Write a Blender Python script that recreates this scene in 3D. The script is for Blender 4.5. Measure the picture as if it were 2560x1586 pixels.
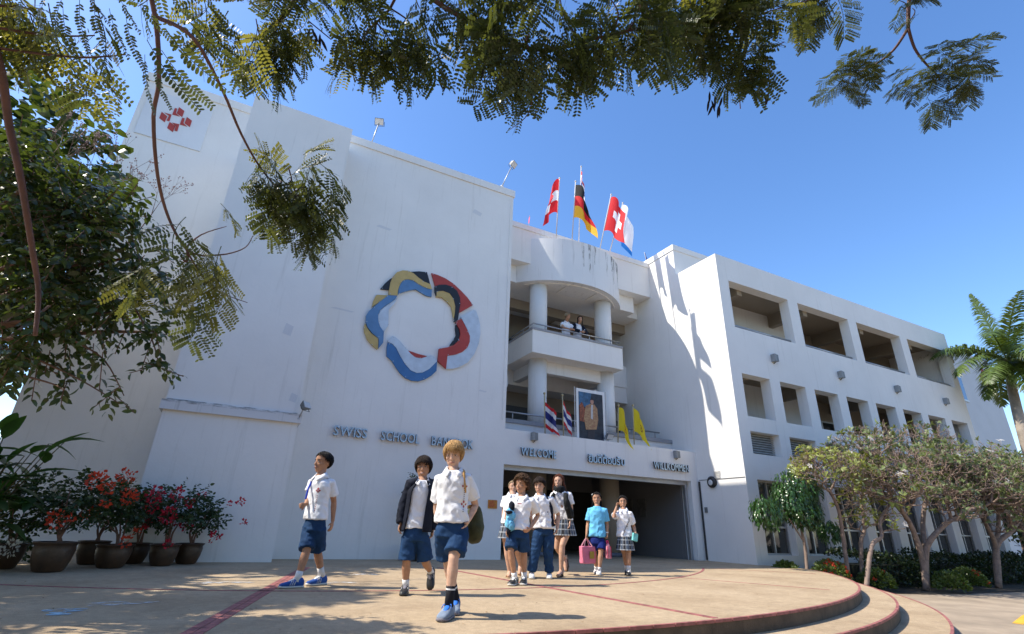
import bpy, bmesh, math, random
import numpy as np
from mathutils import Vector, Matrix, noise
from mathutils.bvhtree import BVHTree
PI = math.pi
rad = math.radians
for o in list(bpy.data.objects):
    bpy.data.objects.remove(o)
scene = bpy.context.scene
COL = scene.collection

# ---------------------------------------------------------------- camera
CAM_Z = 0.75
FPX = 1271.687          # focal length in pixels of a 2560 px wide frame
CAM_R = Matrix(((0.88636, -0.20230, -0.41650), (-0.46203, -0.32481, -0.82522), (0.03108, 0.92388, -0.38142)))
CAM_R = CAM_R.to_quaternion().normalized().to_matrix()
cam_data = bpy.data.cameras.new('camera')
cam_data.sensor_width = 36.0
cam_data.lens = FPX / 2560 * 36
cam_data.clip_end = 3000
cam_data.clip_start = 0.05
cam = bpy.data.objects.new('camera', cam_data)
COL.objects.link(cam)
cam.matrix_world = Matrix.Translation((0, 0, CAM_Z)) @ CAM_R.to_4x4()
scene.camera = cam

# ---------------------------------------------------------------- light
SUN = Vector((0.79, -0.26, -1.0)).normalized()       # direction in which the light travels
SUN_EL = math.asin(-SUN.z)
SUN_AZ = math.atan2(-SUN.x, -SUN.y)                   # clockwise from +Y
world = bpy.data.worlds.new('World')
scene.world = world
world.use_nodes = True
wn = world.node_tree.nodes
wl = world.node_tree.links
wn.clear()
sky = wn.new('ShaderNodeTexSky')
sky.sky_type = 'NISHITA'
sky.sun_disc = False
sky.sun_elevation = SUN_EL
sky.sun_rotation = SUN_AZ
sky.air_density = 1.0
sky.dust_density = 0.6
sky.ozone_density = 2.2
bg = wn.new('ShaderNodeBackground')
bg.inputs['Strength'].default_value = 0.15
wo = wn.new('ShaderNodeOutputWorld')
hs = wn.new('ShaderNodeHueSaturation')
hs.inputs['Saturation'].default_value = 1.2
hs.inputs['Value'].default_value = 1.08
hs.inputs['Hue'].default_value = 0.505
wl.new(sky.outputs[0], hs.inputs['Color'])
wl.new(hs.outputs[0], bg.inputs[0])
wl.new(bg.outputs[0], wo.inputs[0])
sun_data = bpy.data.lights.new('sun', 'SUN')
sun_data.energy = 3.8
sun_data.angle = rad(0.53)
sun_data.color = (1.0, 0.93, 0.81)
sun_obj = bpy.data.objects.new('sun', sun_data)
COL.objects.link(sun_obj)
sun_obj.location = (-20, 10, 40)
sun_obj.rotation_euler = SUN.to_track_quat('-Z', 'Y').to_euler()
scene.view_settings.view_transform = 'Standard'
scene.view_settings.look = 'None'
scene.view_settings.exposure = 0.86
scene.view_settings.gamma = 1.0
scene.render.engine = 'CYCLES'
scene.render.resolution_x = 1024
scene.render.resolution_y = 634
try:
    scene.cycles.use_denoising = True
    scene.cycles.max_bounces = 8
    scene.cycles.diffuse_bounces = 5
except Exception:
    pass

# ---------------------------------------------------------------- points in the place
def ray(px, py):
    return CAM_R @ Vector((px - 1280, -(py - 793), -FPX))
def at(px, py, y):
    """point on the vertical plane at depth y (metres in front of the camera)"""
    r = ray(px, py)
    return Vector((0, 0, CAM_Z)) + r * (y / r.y)
def at_dist(px, py, dist):
    r = ray(px, py).normalized()
    return Vector((0, 0, CAM_Z)) + r * dist

# ---------------------------------------------------------------- materials
MATS = {}
def nodes_of(m):
    m.use_nodes = True
    nt = m.node_tree
    return nt, nt.nodes, nt.links, nt.nodes.get('Principled BSDF')
def mat(name, col, rough=0.6, var=0.0, vscale=4.0, bump=0.0, bscale=60.0, metal=0.0, spec=0.5, trans=0.0, col2=None, coat=0.0):
    """plain procedural material: base colour varied by noise, fine bump"""
    if name in MATS:
        return MATS[name]
    m = bpy.data.materials.new(name)
    nt, n, l, p = nodes_of(m)
    p.inputs['Base Color'].default_value = (*col, 1)
    p.inputs['Roughness'].default_value = rough
    p.inputs['Metallic'].default_value = metal
    p.inputs['Specular IOR Level'].default_value = spec
    if coat:
        p.inputs['Coat Weight'].default_value = coat
    tc = n.new('ShaderNodeTexCoord')
    if var or col2:
        nz = n.new('ShaderNodeTexNoise')
        nz.inputs['Scale'].default_value = vscale
        nz.inputs['Detail'].default_value = 6
        nz.inputs['Roughness'].default_value = 0.6
        l.new(tc.outputs['Object'], nz.inputs['Vector'])
        rp = n.new('ShaderNodeValToRGB')
        a = col2 if col2 else tuple(max(0, c * (1 - var)) for c in col)
        b = col if col2 else tuple(min(1, c * (1 + var)) for c in col)
        rp.color_ramp.elements[0].color = (*a, 1)
        rp.color_ramp.elements[1].color = (*b, 1)
        rp.color_ramp.elements[0].position = 0.3
        rp.color_ramp.elements[1].position = 0.7
        l.new(nz.outputs['Fac'], rp.inputs[0])
        l.new(rp.outputs[0], p.inputs['Base Color'])
    if bump:
        nb = n.new('ShaderNodeTexNoise')
        nb.inputs['Scale'].default_value = bscale
        nb.inputs['Detail'].default_value = 5
        l.new(tc.outputs['Object'], nb.inputs['Vector'])
        bp = n.new('ShaderNodeBump')
        bp.inputs['Strength'].default_value = bump
        bp.inputs['Distance'].default_value = 0.02
        l.new(nb.outputs['Fac'], bp.inputs['Height'])
        l.new(bp.outputs[0], p.inputs['Normal'])
    if trans:
        p.inputs['Transmission Weight'].default_value = trans
    MATS[name] = m
    return m
def leaf_mat(name, col, rough=0.45, transl=0.35, var=0.35, col_t=None):
    """leaf: glossy top, light shining through, colour differs from leaf to leaf"""
    if name in MATS:
        return MATS[name]
    m = bpy.data.materials.new(name)
    nt, n, l, p = nodes_of(m)
    p.inputs['Roughness'].default_value = rough
    geo = n.new('ShaderNodeNewGeometry')
    inf = n.new('ShaderNodeObjectInfo')
    add = n.new('ShaderNodeMath'); add.operation = 'ADD'
    l.new(geo.outputs['Random Per Island'], add.inputs[0])
    l.new(inf.outputs['Random'], add.inputs[1])
    fr = n.new('ShaderNodeMath'); fr.operation = 'FRACT'
    l.new(add.outputs[0], fr.inputs[0])
    rp = n.new('ShaderNodeValToRGB')
    rp.color_ramp.elements[0].color = (*[c * (1 - var) for c in col], 1)
    rp.color_ramp.elements[1].color = (*[min(1, c * (1 + var)) for c in col], 1)
    l.new(fr.outputs[0], rp.inputs[0])
    l.new(rp.outputs[0], p.inputs['Base Color'])
    tr = n.new('ShaderNodeBsdfTranslucent')
    ct = col_t if col_t else (min(1, col[0] * 2.2), min(1, col[1] * 2.0), col[2] * 0.8)
    tr.inputs['Color'].default_value = (*ct, 1)
    mx = n.new('ShaderNodeMixShader')
    mx.inputs[0].default_value = transl
    out = n.get('Material Output')
    l.new(p.outputs[0], mx.inputs[1]); l.new(tr.outputs[0], mx.inputs[2])
    l.new(mx.outputs[0], out.inputs['Surface'])
    MATS[name] = m
    return m
def wall_mat(name, col, dirt=(0.45, 0.43, 0.38), streak=0.5, warm=0.0):
    """painted render: patchy repainting, faint vertical rain streaks, hairline dirt"""
    if name in MATS:
        return MATS[name]
    m = bpy.data.materials.new(name)
    nt, n, l, p = nodes_of(m)
    p.inputs['Roughness'].default_value = 0.75
    p.inputs['Specular IOR Level'].default_value = 0.25
    tc = n.new('ShaderNodeTexCoord')
    big = n.new('ShaderNodeTexNoise'); big.inputs['Scale'].default_value = 0.55; big.inputs['Detail'].default_value = 7; big.inputs['Roughness'].default_value = 0.62
    l.new(tc.outputs['Object'], big.inputs['Vector'])
    r1 = n.new('ShaderNodeValToRGB')
    r1.color_ramp.elements[0].position = 0.3; r1.color_ramp.elements[1].position = 0.7
    r1.color_ramp.elements[0].color = (*[c * 0.90 for c in col], 1); r1.color_ramp.elements[1].color = (*col, 1)
    l.new(big.outputs['Fac'], r1.inputs[0])
    mp = n.new('ShaderNodeMapping'); mp.inputs['Scale'].default_value = (3.0, 3.0, 0.16)
    l.new(tc.outputs['Object'], mp.inputs['Vector'])
    st = n.new('ShaderNodeTexNoise'); st.inputs['Scale'].default_value = 2.2; st.inputs['Detail'].default_value = 8; st.inputs['Roughness'].default_value = 0.7
    l.new(mp.outputs[0], st.inputs['Vector'])
    r2 = n.new('ShaderNodeValToRGB')
    r2.color_ramp.elements[0].position = 0.56; r2.color_ramp.elements[1].position = 0.82
    r2.color_ramp.elements[0].color = (0, 0, 0, 1); r2.color_ramp.elements[1].color = (streak, streak, streak, 1)
    l.new(st.outputs['Fac'], r2.inputs[0])
    mx = n.new('ShaderNodeMixRGB'); mx.inputs[2].default_value = (*dirt, 1)
    l.new(r2.outputs[0], mx.inputs[0]); l.new(r1.outputs[0], mx.inputs[1])
    # small scuffs
    sc = n.new('ShaderNodeTexNoise'); sc.inputs['Scale'].default_value = 5.0; sc.inputs['Detail'].default_value = 10; sc.inputs['Roughness'].default_value = 0.75
    l.new(tc.outputs['Object'], sc.inputs['Vector'])
    r3 = n.new('ShaderNodeValToRGB')
    r3.color_ramp.elements[0].position = 0.66; r3.color_ramp.elements[1].position = 0.78
    r3.color_ramp.elements[0].color = (0, 0, 0, 1); r3.color_ramp.elements[1].color = (0.35, 0.35, 0.35, 1)
    l.new(sc.outputs['Fac'], r3.inputs[0])
    m2 = n.new('ShaderNodeMixRGB'); m2.inputs[2].default_value = (*[d * 0.9 for d in dirt], 1)
    l.new(r3.outputs[0], m2.inputs[0]); l.new(mx.outputs[0], m2.inputs[1])
    vo = n.new('ShaderNodeTexVoronoi'); vo.feature = 'DISTANCE_TO_EDGE'; vo.inputs['Scale'].default_value = 0.42
    wv = n.new('ShaderNodeMixRGB'); wv.blend_type = 'LINEAR_LIGHT'; wv.inputs[0].default_value = 0.45
    l.new(tc.outputs['Object'], wv.inputs[1]); l.new(sc.outputs['Color'], wv.inputs[2]); l.new(wv.outputs[0], vo.inputs['Vector'])
    r4 = n.new('ShaderNodeValToRGB'); r4.color_ramp.elements[0].position = 0.0; r4.color_ramp.elements[1].position = 0.004
    r4.color_ramp.elements[0].color = (0.30, 0.30, 0.30, 1); r4.color_ramp.elements[1].color = (0, 0, 0, 1)
    l.new(vo.outputs['Distance'], r4.inputs[0])
    mk = n.new('ShaderNodeMath'); mk.operation = 'MULTIPLY'
    r5 = n.new('ShaderNodeValToRGB'); r5.color_ramp.elements[0].position = 0.56; r5.color_ramp.elements[1].position = 0.68
    l.new(big.outputs['Fac'], r5.inputs[0]); l.new(r4.outputs[0], mk.inputs[0]); l.new(r5.outputs[0], mk.inputs[1])
    m3 = n.new('ShaderNodeMixRGB'); m3.inputs[2].default_value = (*[d * 0.7 for d in dirt], 1)
    l.new(mk.outputs[0], m3.inputs[0]); l.new(m2.outputs[0], m3.inputs[1])
    l.new(m3.outputs[0], p.inputs['Base Color'])
    bn = n.new('ShaderNodeTexNoise'); bn.inputs['Scale'].default_value = 14; bn.inputs['Detail'].default_value = 8
    l.new(tc.outputs['Object'], bn.inputs['Vector'])
    bp = n.new('ShaderNodeBump'); bp.inputs['Strength'].default_value = 0.12; bp.inputs['Distance'].default_value = 0.02
    l.new(bn.outputs['Fac'], bp.inputs['Height']); l.new(bp.outputs[0], p.inputs['Normal'])
    MATS[name] = m
    return m

# ---------------------------------------------------------------- mesh helpers
class MB:
    """collects vertices and faces for one mesh"""
    def __init__(s):
        s.v = []; s.f = []; s.m = []; s.cur = 0
    def add(s, vs, fs):
        o = len(s.v)
        s.v.extend([tuple(v) for v in vs])
        s.f.extend([tuple(i + o for i in f) for f in fs])
        s.m.extend([s.cur] * len(fs))
        return s
    def box(s, x0, x1, y0, y1, z0, z1):
        return s.add([(x0, y0, z0), (x1, y0, z0), (x1, y1, z0), (x0, y1, z0), (x0, y0, z1), (x1, y0, z1), (x1, y1, z1), (x0, y1, z1)],
                     [(0, 3, 2, 1), (4, 5, 6, 7), (0, 1, 5, 4), (1, 2, 6, 5), (2, 3, 7, 6), (3, 0, 4, 7)])
    def obox(s, c, ux, uy, uz, hx, hy, hz):
        """oriented box: centre, three axes, three half sizes"""
        c = Vector(c); vs = []
        for a, b, d in ((-1, -1, -1), (1, -1, -1), (1, 1, -1), (-1, 1, -1), (-1, -1, 1), (1, -1, 1), (1, 1, 1), (-1, 1, 1)):
            vs.append(c + Vector(ux) * a * hx + Vector(uy) * b * hy + Vector(uz) * d * hz)
        return s.add(vs, [(0, 3, 2, 1), (4, 5, 6, 7), (0, 1, 5, 4), (1, 2, 6, 5), (2, 3, 7, 6), (3, 0, 4, 7)])
    def tube(s, pts, rads, n=8, caps=True, squash=1.0, up=None):
        pts = [Vector(p) for p in pts]
        if not hasattr(rads, '__len__'):
            rads = [rads] * len(pts)
        o = len(s.v); ref = None
        for i, p in enumerate(pts):
            a = pts[max(0, i - 1)]; b = pts[min(len(pts) - 1, i + 1)]
            t = (b - a)
            if t.length < 1e-9: t = Vector((0, 0, 1))
            t.normalize()
            if ref is None:
                ref = Vector(up) if up is not None else (Vector((0, 0, 1)) if abs(t.z) < 0.9 else Vector((0, 1, 0)))
            u = ref - t * ref.dot(t)
            if u.length < 1e-6: u = t.orthogonal()
            u.normalize(); w = t.cross(u); ref = u
            for k in range(n):
                an = 2 * PI * k / n
                s.v.append(tuple(p + u * math.cos(an) * rads[i] + w * math.sin(an) * rads[i] * squash))
        for i in range(len(pts) - 1):
            for k in range(n):
                a = o + i * n + k; b = o + i * n + (k + 1) % n
                s.f.append((a, b, b + n, a + n)); s.m.append(s.cur)
        if caps:
            s.f.append(tuple(o + k for k in range(n - 1, -1, -1))); s.m.append(s.cur)
            e = o + (len(pts) - 1) * n
            s.f.append(tuple(e + k for k in range(n))); s.m.append(s.cur)
        return s
    def cyl(s, c, r, z0, z1, n=24):
        return s.tube([(c[0], c[1], z0), (c[0], c[1], z1)], r, n, up=(1, 0, 0))
    def ell(s, c, r, axes=None, nu=14, nv=10):
        """ellipsoid; axes = three unit vectors"""
        c = Vector(c)
        ax = axes if axes else (Vector((1, 0, 0)), Vector((0, 1, 0)), Vector((0, 0, 1)))
        vs = [c + ax[2] * r[2]]; fs = []
        for j in range(1, nv):
            th = PI * j / nv
            for i in range(nu):
                ph = 2 * PI * i / nu
                vs.append(c + ax[0] * r[0] * math.sin(th) * math.cos(ph) + ax[1] * r[1] * math.sin(th) * math.sin(ph) + ax[2] * r[2] * math.cos(th))
        vs.append(c - ax[2] * r[2]); last = len(vs) - 1
        for i in range(nu):
            fs.append((0, 1 + i, 1 + (i + 1) % nu))
            fs.append((last, last - nu + (i + 1) % nu, last - nu + i))
        for j in range(nv - 2):
            for i in range(nu):
                a = 1 + j * nu + i; b = 1 + j * nu + (i + 1) % nu
                fs.append((a, a + nu, b + nu, b))
        return s.add(vs, fs)
    def prism(s, poly, axis, d0, d1):
        """polygon in 2D extruded: axis 'y' (poly in x,z) or 'z' (poly in x,y)"""
        n = len(poly)
        if axis == 'y':
            a = [(p[0], d0, p[1]) for p in poly]; b = [(p[0], d1, p[1]) for p in poly]
        elif axis == 'z':
            a = [(p[0], p[1], d0) for p in poly]; b = [(p[0], p[1], d1) for p in poly]
        else:
            a = [(d0, p[0], p[1]) for p in poly]; b = [(d1, p[0], p[1]) for p in poly]
        fs = [tuple(range(n)), tuple(range(2 * n - 1, n - 1, -1))]
        for i in range(n):
            j = (i + 1) % n
            fs.append((i, i + n, j + n, j))
        return s.add(a + b, fs)
    def loft(s, rings, caps=True):
        o = len(s.v); n = len(rings[0])
        for r in rings: s.v.extend([tuple(p) for p in r])
        for i in range(len(rings) - 1):
            for k in range(n):
                a = o + i * n + k; b = o + i * n + (k + 1) % n
                s.f.append((a, b, b + n, a + n)); s.m.append(s.cur)
        if caps:
            s.f.append(tuple(o + k for k in range(n - 1, -1, -1))); s.m.append(s.cur)
            e = o + (len(rings) - 1) * n
            s.f.append(tuple(e + k for k in range(n))); s.m.append(s.cur)
        return s
    def lathe(s, prof, c=(0, 0, 0), n=28, wob=0.0):
        rings = []
        for r, z in prof:
            rings.append([(c[0] + r * math.cos(2 * PI * k / n), c[1] + r * math.sin(2 * PI * k / n), c[2] + z) for k in range(n)])
        return s.loft(rings)
    def holes(s, x0, x1, z0, z1, hs, y0, y1):
        """wall slab in x,z with rectangular openings hs=[(x0,x1,z0,z1)], between y0 and y1"""
        xs = sorted(set([x0, x1] + [min(max(h[i], x0), x1) for h in hs for i in (0, 1)]))
        zs = sorted(set([z0, z1] + [min(max(h[i], z0), z1) for h in hs for i in (2, 3)]))
        nx, nz = len(xs) - 1, len(zs) - 1
        def solid(i, j):
            if i < 0 or j < 0 or i >= nx or j >= nz: return False
            cx = (xs[i] + xs[i + 1]) / 2; cz = (zs[j] + zs[j + 1]) / 2
            return not any(h[0] < cx < h[1] and h[2] < cz < h[3] for h in hs)
        idx = {}
        def V(i, j, y):
            k = (i, j, y)
            if k not in idx:
                idx[k] = len(s.v); s.v.append((xs[i], y, zs[j]))
            return idx[k]
        def F(*q):
            s.f.append(tuple(q)); s.m.append(s.cur)
        for i in range(nx):
            for j in range(nz):
                if not solid(i, j): continue
                F(V(i, j, y0), V(i + 1, j, y0), V(i + 1, j + 1, y0), V(i, j + 1, y0))
                F(V(i, j, y1), V(i, j + 1, y1), V(i + 1, j + 1, y1), V(i + 1, j, y1))
                if not solid(i - 1, j): F(V(i, j, y0), V(i, j + 1, y0), V(i, j + 1, y1), V(i, j, y1))
                if not solid(i + 1, j): F(V(i + 1, j, y0), V(i + 1, j, y1), V(i + 1, j + 1, y1), V(i + 1, j + 1, y0))
                if not solid(i, j - 1): F(V(i, j, y0), V(i, j, y1), V(i + 1, j, y1), V(i + 1, j, y0))
                if not solid(i, j + 1): F(V(i, j + 1, y0), V(i + 1, j + 1, y0), V(i + 1, j + 1, y1), V(i, j + 1, y1))
        return s
    def mesh(s, name):
        me = bpy.data.meshes.new(name)
        me.from_pydata(s.v, [], s.f)
        return me
def obj(name, mb, material, parent=None, smooth=False, loc=None, bevel=0.0, recalc=True):
    me = mb.mesh(name) if isinstance(mb, MB) else mb
    if isinstance(mb, MB):
        if recalc:
            b = bmesh.new(); b.from_mesh(me)
            bmesh.ops.recalc_face_normals(b, faces=b.faces)
            b.to_mesh(me); b.free()
        ms = material if isinstance(material, (list, tuple)) else [material]
        for m in ms: me.materials.append(m)
        if len(ms) > 1:
            me.polygons.foreach_set('material_index', mb.m)
        if smooth:
            me.polygons.foreach_set('use_smooth', [True] * len(me.polygons))
    o = bpy.data.objects.new(name, me)
    COL.objects.link(o)
    if parent is not None: o.parent = parent
    if loc is not None: o.location = loc
    if bevel:
        bv = o.modifiers.new('bevel', 'BEVEL'); bv.width = bevel; bv.segments = 2; bv.limit_method = 'ANGLE'; bv.angle_limit = rad(40)
    return o
def tag(o, label=None, cat=None, group=None, kind=None):
    if label: o['label'] = label
    if cat: o['category'] = cat
    if group: o['group'] = group
    if kind: o['kind'] = kind
    return o
def thing(name, label, cat, loc=(0, 0, 0), group=None, rotz=0.0):
    o = bpy.data.objects.new(name, None)
    o.empty_display_size = 0.2
    COL.objects.link(o)
    o.location = loc
    o.rotation_euler = (0, 0, rotz)
    return tag(o, label, cat, group)
def link_copy(me, name, parent=None, matrix=None, loc=None):
    o = bpy.data.objects.new(name, me)
    COL.objects.link(o)
    if parent is not None: o.parent = parent
    if matrix is not None: o.matrix_local = matrix
    if loc is not None: o.location = loc
    return o
def smooth_path(pts, n=6):
    """Catmull-Rom through points"""
    P = [Vector(p) for p in pts]
    if len(P) < 3: return P
    out = []
    for i in range(len(P) - 1):
        p0 = P[max(0, i - 1)]; p1 = P[i]; p2 = P[i + 1]; p3 = P[min(len(P) - 1, i + 2)]
        for k in range(n):
            t = k / n
            out.append(0.5 * ((2 * p1) + (p2 - p0) * t + (2 * p0 - 5 * p1 + 4 * p2 - p3) * t * t + (3 * p1 - p0 - 3 * p2 + p3) * t ** 3))
    out.append(P[-1])
    return out
def rvec(r):
    while True:
        v = Vector((r.uniform(-1, 1), r.uniform(-1, 1), r.uniform(-1, 1)))
        if 0.05 < v.length < 1: return v
# ================================================================ the setting
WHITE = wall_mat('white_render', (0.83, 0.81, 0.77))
HALL = wall_mat('hall_render', (0.20, 0.19, 0.185), streak=0.2)  # the hall's shade is put into the grey of its white walls
WHITE_SHADED = wall_mat('white_render_shaded', (0.33, 0.275, 0.21), streak=0.2)  # white render with indoor shade and warm bounce put into its colour
GREY_LEDGE = wall_mat('grey_cement_ledge', (0.33, 0.33, 0.34), dirt=(0.12, 0.12, 0.11), streak=0.7)
METAL = mat('brushed_steel', (0.42, 0.42, 0.42), rough=0.35, metal=1.0, var=0.1)
ALU = mat('aluminium_frame', (0.45, 0.46, 0.47), rough=0.45, metal=0.7, var=0.1)
DARK = mat('dark_interior_shade', (0.035, 0.033, 0.03), rough=0.6, var=0.2)  # near-black colour stands in for deep interior shade
GLASS = mat('window_glass', (0.03, 0.035, 0.035), rough=0.05, spec=0.8, var=0.2, vscale=0.6)
BLACK = mat('black_metal', (0.02, 0.02, 0.022), rough=0.5)

CC = (3.0, 16.6)        # centre of the terrace's circles
def concrete_mat():
    m = bpy.data.materials.new('washed_concrete')
    nt, n, l, p = nodes_of(m)
    p.inputs['Roughness'].default_value = 0.85
    p.inputs['Specular IOR Level'].default_value = 0.3
    tc = n.new('ShaderNodeTexCoord')
    a = n.new('ShaderNodeTexNoise'); a.inputs['Scale'].default_value = 0.9; a.inputs['Detail'].default_value = 9; a.inputs['Roughness'].default_value = 0.65
    l.new(tc.outputs['Object'], a.inputs['Vector'])
    r = n.new('ShaderNodeValToRGB')
    r.color_ramp.elements[0].position = 0.28; r.color_ramp.elements[1].position = 0.72
    r.color_ramp.elements[0].color = (0.30, 0.215, 0.13, 1); r.color_ramp.elements[1].color = (0.47, 0.36, 0.235, 1)
    e = r.color_ramp.elements.new(0.5); e.color = (0.40, 0.30, 0.19, 1)
    l.new(a.outputs['Fac'], r.inputs[0])
    b = n.new('ShaderNodeTexNoise'); b.inputs['Scale'].default_value = 120; b.inputs['Detail'].default_value = 4
    l.new(tc.outputs['Object'], b.inputs['Vector'])
    mx = n.new('ShaderNodeMixRGB'); mx.blend_type = 'OVERLAY'; mx.inputs[0].default_value = 0.75
    l.new(r.outputs[0], mx.inputs[1]); l.new(b.outputs['Fac'], mx.inputs[2])
    # worn, stained patches
    s = n.new('ShaderNodeTexNoise'); s.inputs['Scale'].default_value = 2.3; s.inputs['Detail'].default_value = 12; s.inputs['Roughness'].default_value = 0.75
    l.new(tc.outputs['Object'], s.inputs['Vector'])
    r2 = n.new('ShaderNodeValToRGB'); r2.color_ramp.elements[0].position = 0.55; r2.color_ramp.elements[1].position = 0.75
    r2.color_ramp.elements[1].color = (0.65, 0.65, 0.65, 1)
    l.new(s.outputs['Fac'], r2.inputs[0])
    m2 = n.new('ShaderNodeMixRGB'); m2.inputs[2].default_value = (0.27, 0.20, 0.14, 1)
    l.new(r2.outputs[0], m2.inputs[0]); l.new(mx.outputs[0], m2.inputs[1])
    g2 = n.new('ShaderNodeTexNoise'); g2.inputs['Scale'].default_value = 11; g2.inputs['Detail'].default_value = 10; g2.inputs['Roughness'].default_value = 0.8
    l.new(tc.outputs['Object'], g2.inputs['Vector'])
    m3 = n.new('ShaderNodeMixRGB'); m3.blend_type = 'OVERLAY'; m3.inputs[0].default_value = 0.6
    l.new(m2.outputs[0], m3.inputs[1]); l.new(g2.outputs['Fac'], m3.inputs[2])
    l.new(m3.outputs[0], p.inputs['Base Color'])
    bp = n.new('ShaderNodeBump'); bp.inputs['Strength'].default_value = 0.35; bp.inputs['Distance'].default_value = 0.01
    l.new(b.outputs['Fac'], bp.inputs['Height']); l.new(bp.outputs[0], p.inputs['Normal'])
    return m
CONC = concrete_mat()
RED_TILE = mat('red_clay_tile', (0.30, 0.105, 0.095), rough=0.75, var=0.45, vscale=9, bump=0.2, bscale=50)
RISER = mat('stained_shaded_riser', (0.085, 0.06, 0.04), rough=0.85, var=0.5, vscale=3, bump=0.3)  # moss stain plus the risers' shade, both put into the dark colour
ASPHALT = mat('worn_paving', (0.33, 0.26, 0.185), rough=0.9, var=0.25, vscale=1.5, bump=0.4, bscale=40)
SOIL = mat('planting_soil', (0.035, 0.028, 0.018), rough=0.95, var=0.5, vscale=3, bump=0.6, bscale=20)

# ground, one sheet to the horizon
g = MB(); g.add([(-900, -900, -0.46), (900, -900, -0.46), (900, 900, -0.46), (-900, 900, -0.46)], [(0, 1, 2, 3)])
tag(obj('ground', g, ASPHALT), kind='structure')

def arc_pts(R, a0, a1, n=96):
    """angles in degrees measured from the direction toward the camera (-Y), positive to +X"""
    return [(CC[0] + R * math.sin(rad(a0 + (a1 - a0) * i / n)), CC[1] - R * math.cos(rad(a0 + (a1 - a0) * i / n))) for i in range(n + 1)]
def tier(name, R, z0, z1, a1, xback, yback):
    pts = arc_pts(R, -62, a1)
    poly = pts + [(xback, yback), (-9.0, yback)]
    top = MB(); n = len(poly)
    top.add([(p[0], p[1], z1) for p in poly], [tuple(range(n))])
    o = tag(obj(name, top, CONC, recalc=False), kind='structure')
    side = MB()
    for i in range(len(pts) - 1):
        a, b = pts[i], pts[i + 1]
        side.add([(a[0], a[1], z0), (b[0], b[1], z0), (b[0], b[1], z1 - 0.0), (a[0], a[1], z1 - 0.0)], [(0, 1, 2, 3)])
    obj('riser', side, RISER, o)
    # red nosing tiles set in the edge
    for i in range(len(pts) - 1):
        a = rad(-62 + (a1 + 62) * (i + 0.02) / 96); b = rad(-62 + (a1 + 62) * (i + 0.98) / 96)
        e = MB(); q = []
        for r, z in ((R - 0.028, z1 - 0.022), (R + 0.008, z1 - 0.022), (R + 0.008, z1 + 0.004), (R - 0.028, z1 + 0.004)):
            q.append([(CC[0] + r * math.sin(t), CC[1] - r * math.cos(t), z) for t in (a, (a + b) / 2, b)])
        vs = [p for row in q for p in row]
        fs = []
        for k in range(4):
            k2 = (k + 1) % 4
            for j in range(2):
                fs.append((k * 3 + j, k * 3 + j + 1, k2 * 3 + j + 1, k2 * 3 + j))
        fs += [(0, 3, 6, 9), (2, 11, 8, 5)]
        e.add(vs, fs)
        obj('nosing_tile', e, RED_TILE, o)
    return o
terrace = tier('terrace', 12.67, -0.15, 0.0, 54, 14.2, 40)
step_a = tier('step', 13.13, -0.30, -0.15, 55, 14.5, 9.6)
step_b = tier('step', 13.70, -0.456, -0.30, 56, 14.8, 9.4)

# red tile bands laid in the terrace: the ring and the rays, tile by tile
def band_tile(parent, p, d, ln, w):
    d = Vector((d[0], d[1], 0)).normalized(); q = Vector((-d.y, d.x, 0))
    e = MB(); e.obox((p[0], p[1], 0.0), d, q, (0, 0, 1), ln / 2, w / 2, 0.004)
    return obj('tile', e, RED_TILE, parent)
def ray_band(ang, r0, r1, rows, w, ln):
    d = Vector((math.sin(rad(ang)), -math.cos(rad(ang)), 0)); q = Vector((-d.y, d.x, 0))
    n = int((r1 - r0) / ln)
    for i in range(n):
        r = r0 + (i + 0.5) * ln
        for k in range(rows):
            c = Vector((CC[0], CC[1], 0)) + d * r + q * ((k - (rows - 1) / 2) * (w + 0.008))
            band_tile(terrace, c, d, ln - 0.006, w)
ray_band(-14.3, 6.6, 12.6, 2, 0.068, 0.15)
ray_band(6.2, 6.6, 12.6, 2, 0.04, 0.15)
ray_band(26.7, 9.9, 12.6, 1, 0.022, 0.3)
ray_band(46.0, 9.9, 12.6, 1, 0.022, 0.3)
nt = 210
for i in range(nt):
    a = -38 + 84 * (i + 0.5) / nt
    p = (CC[0] + 9.93 * math.sin(rad(a)), CC[1] - 9.93 * math.cos(rad(a)))
    band_tile(terrace, p, (math.cos(rad(a)), math.sin(rad(a))), 9.93 * rad(84 / nt) - 0.006, 0.05)

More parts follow.
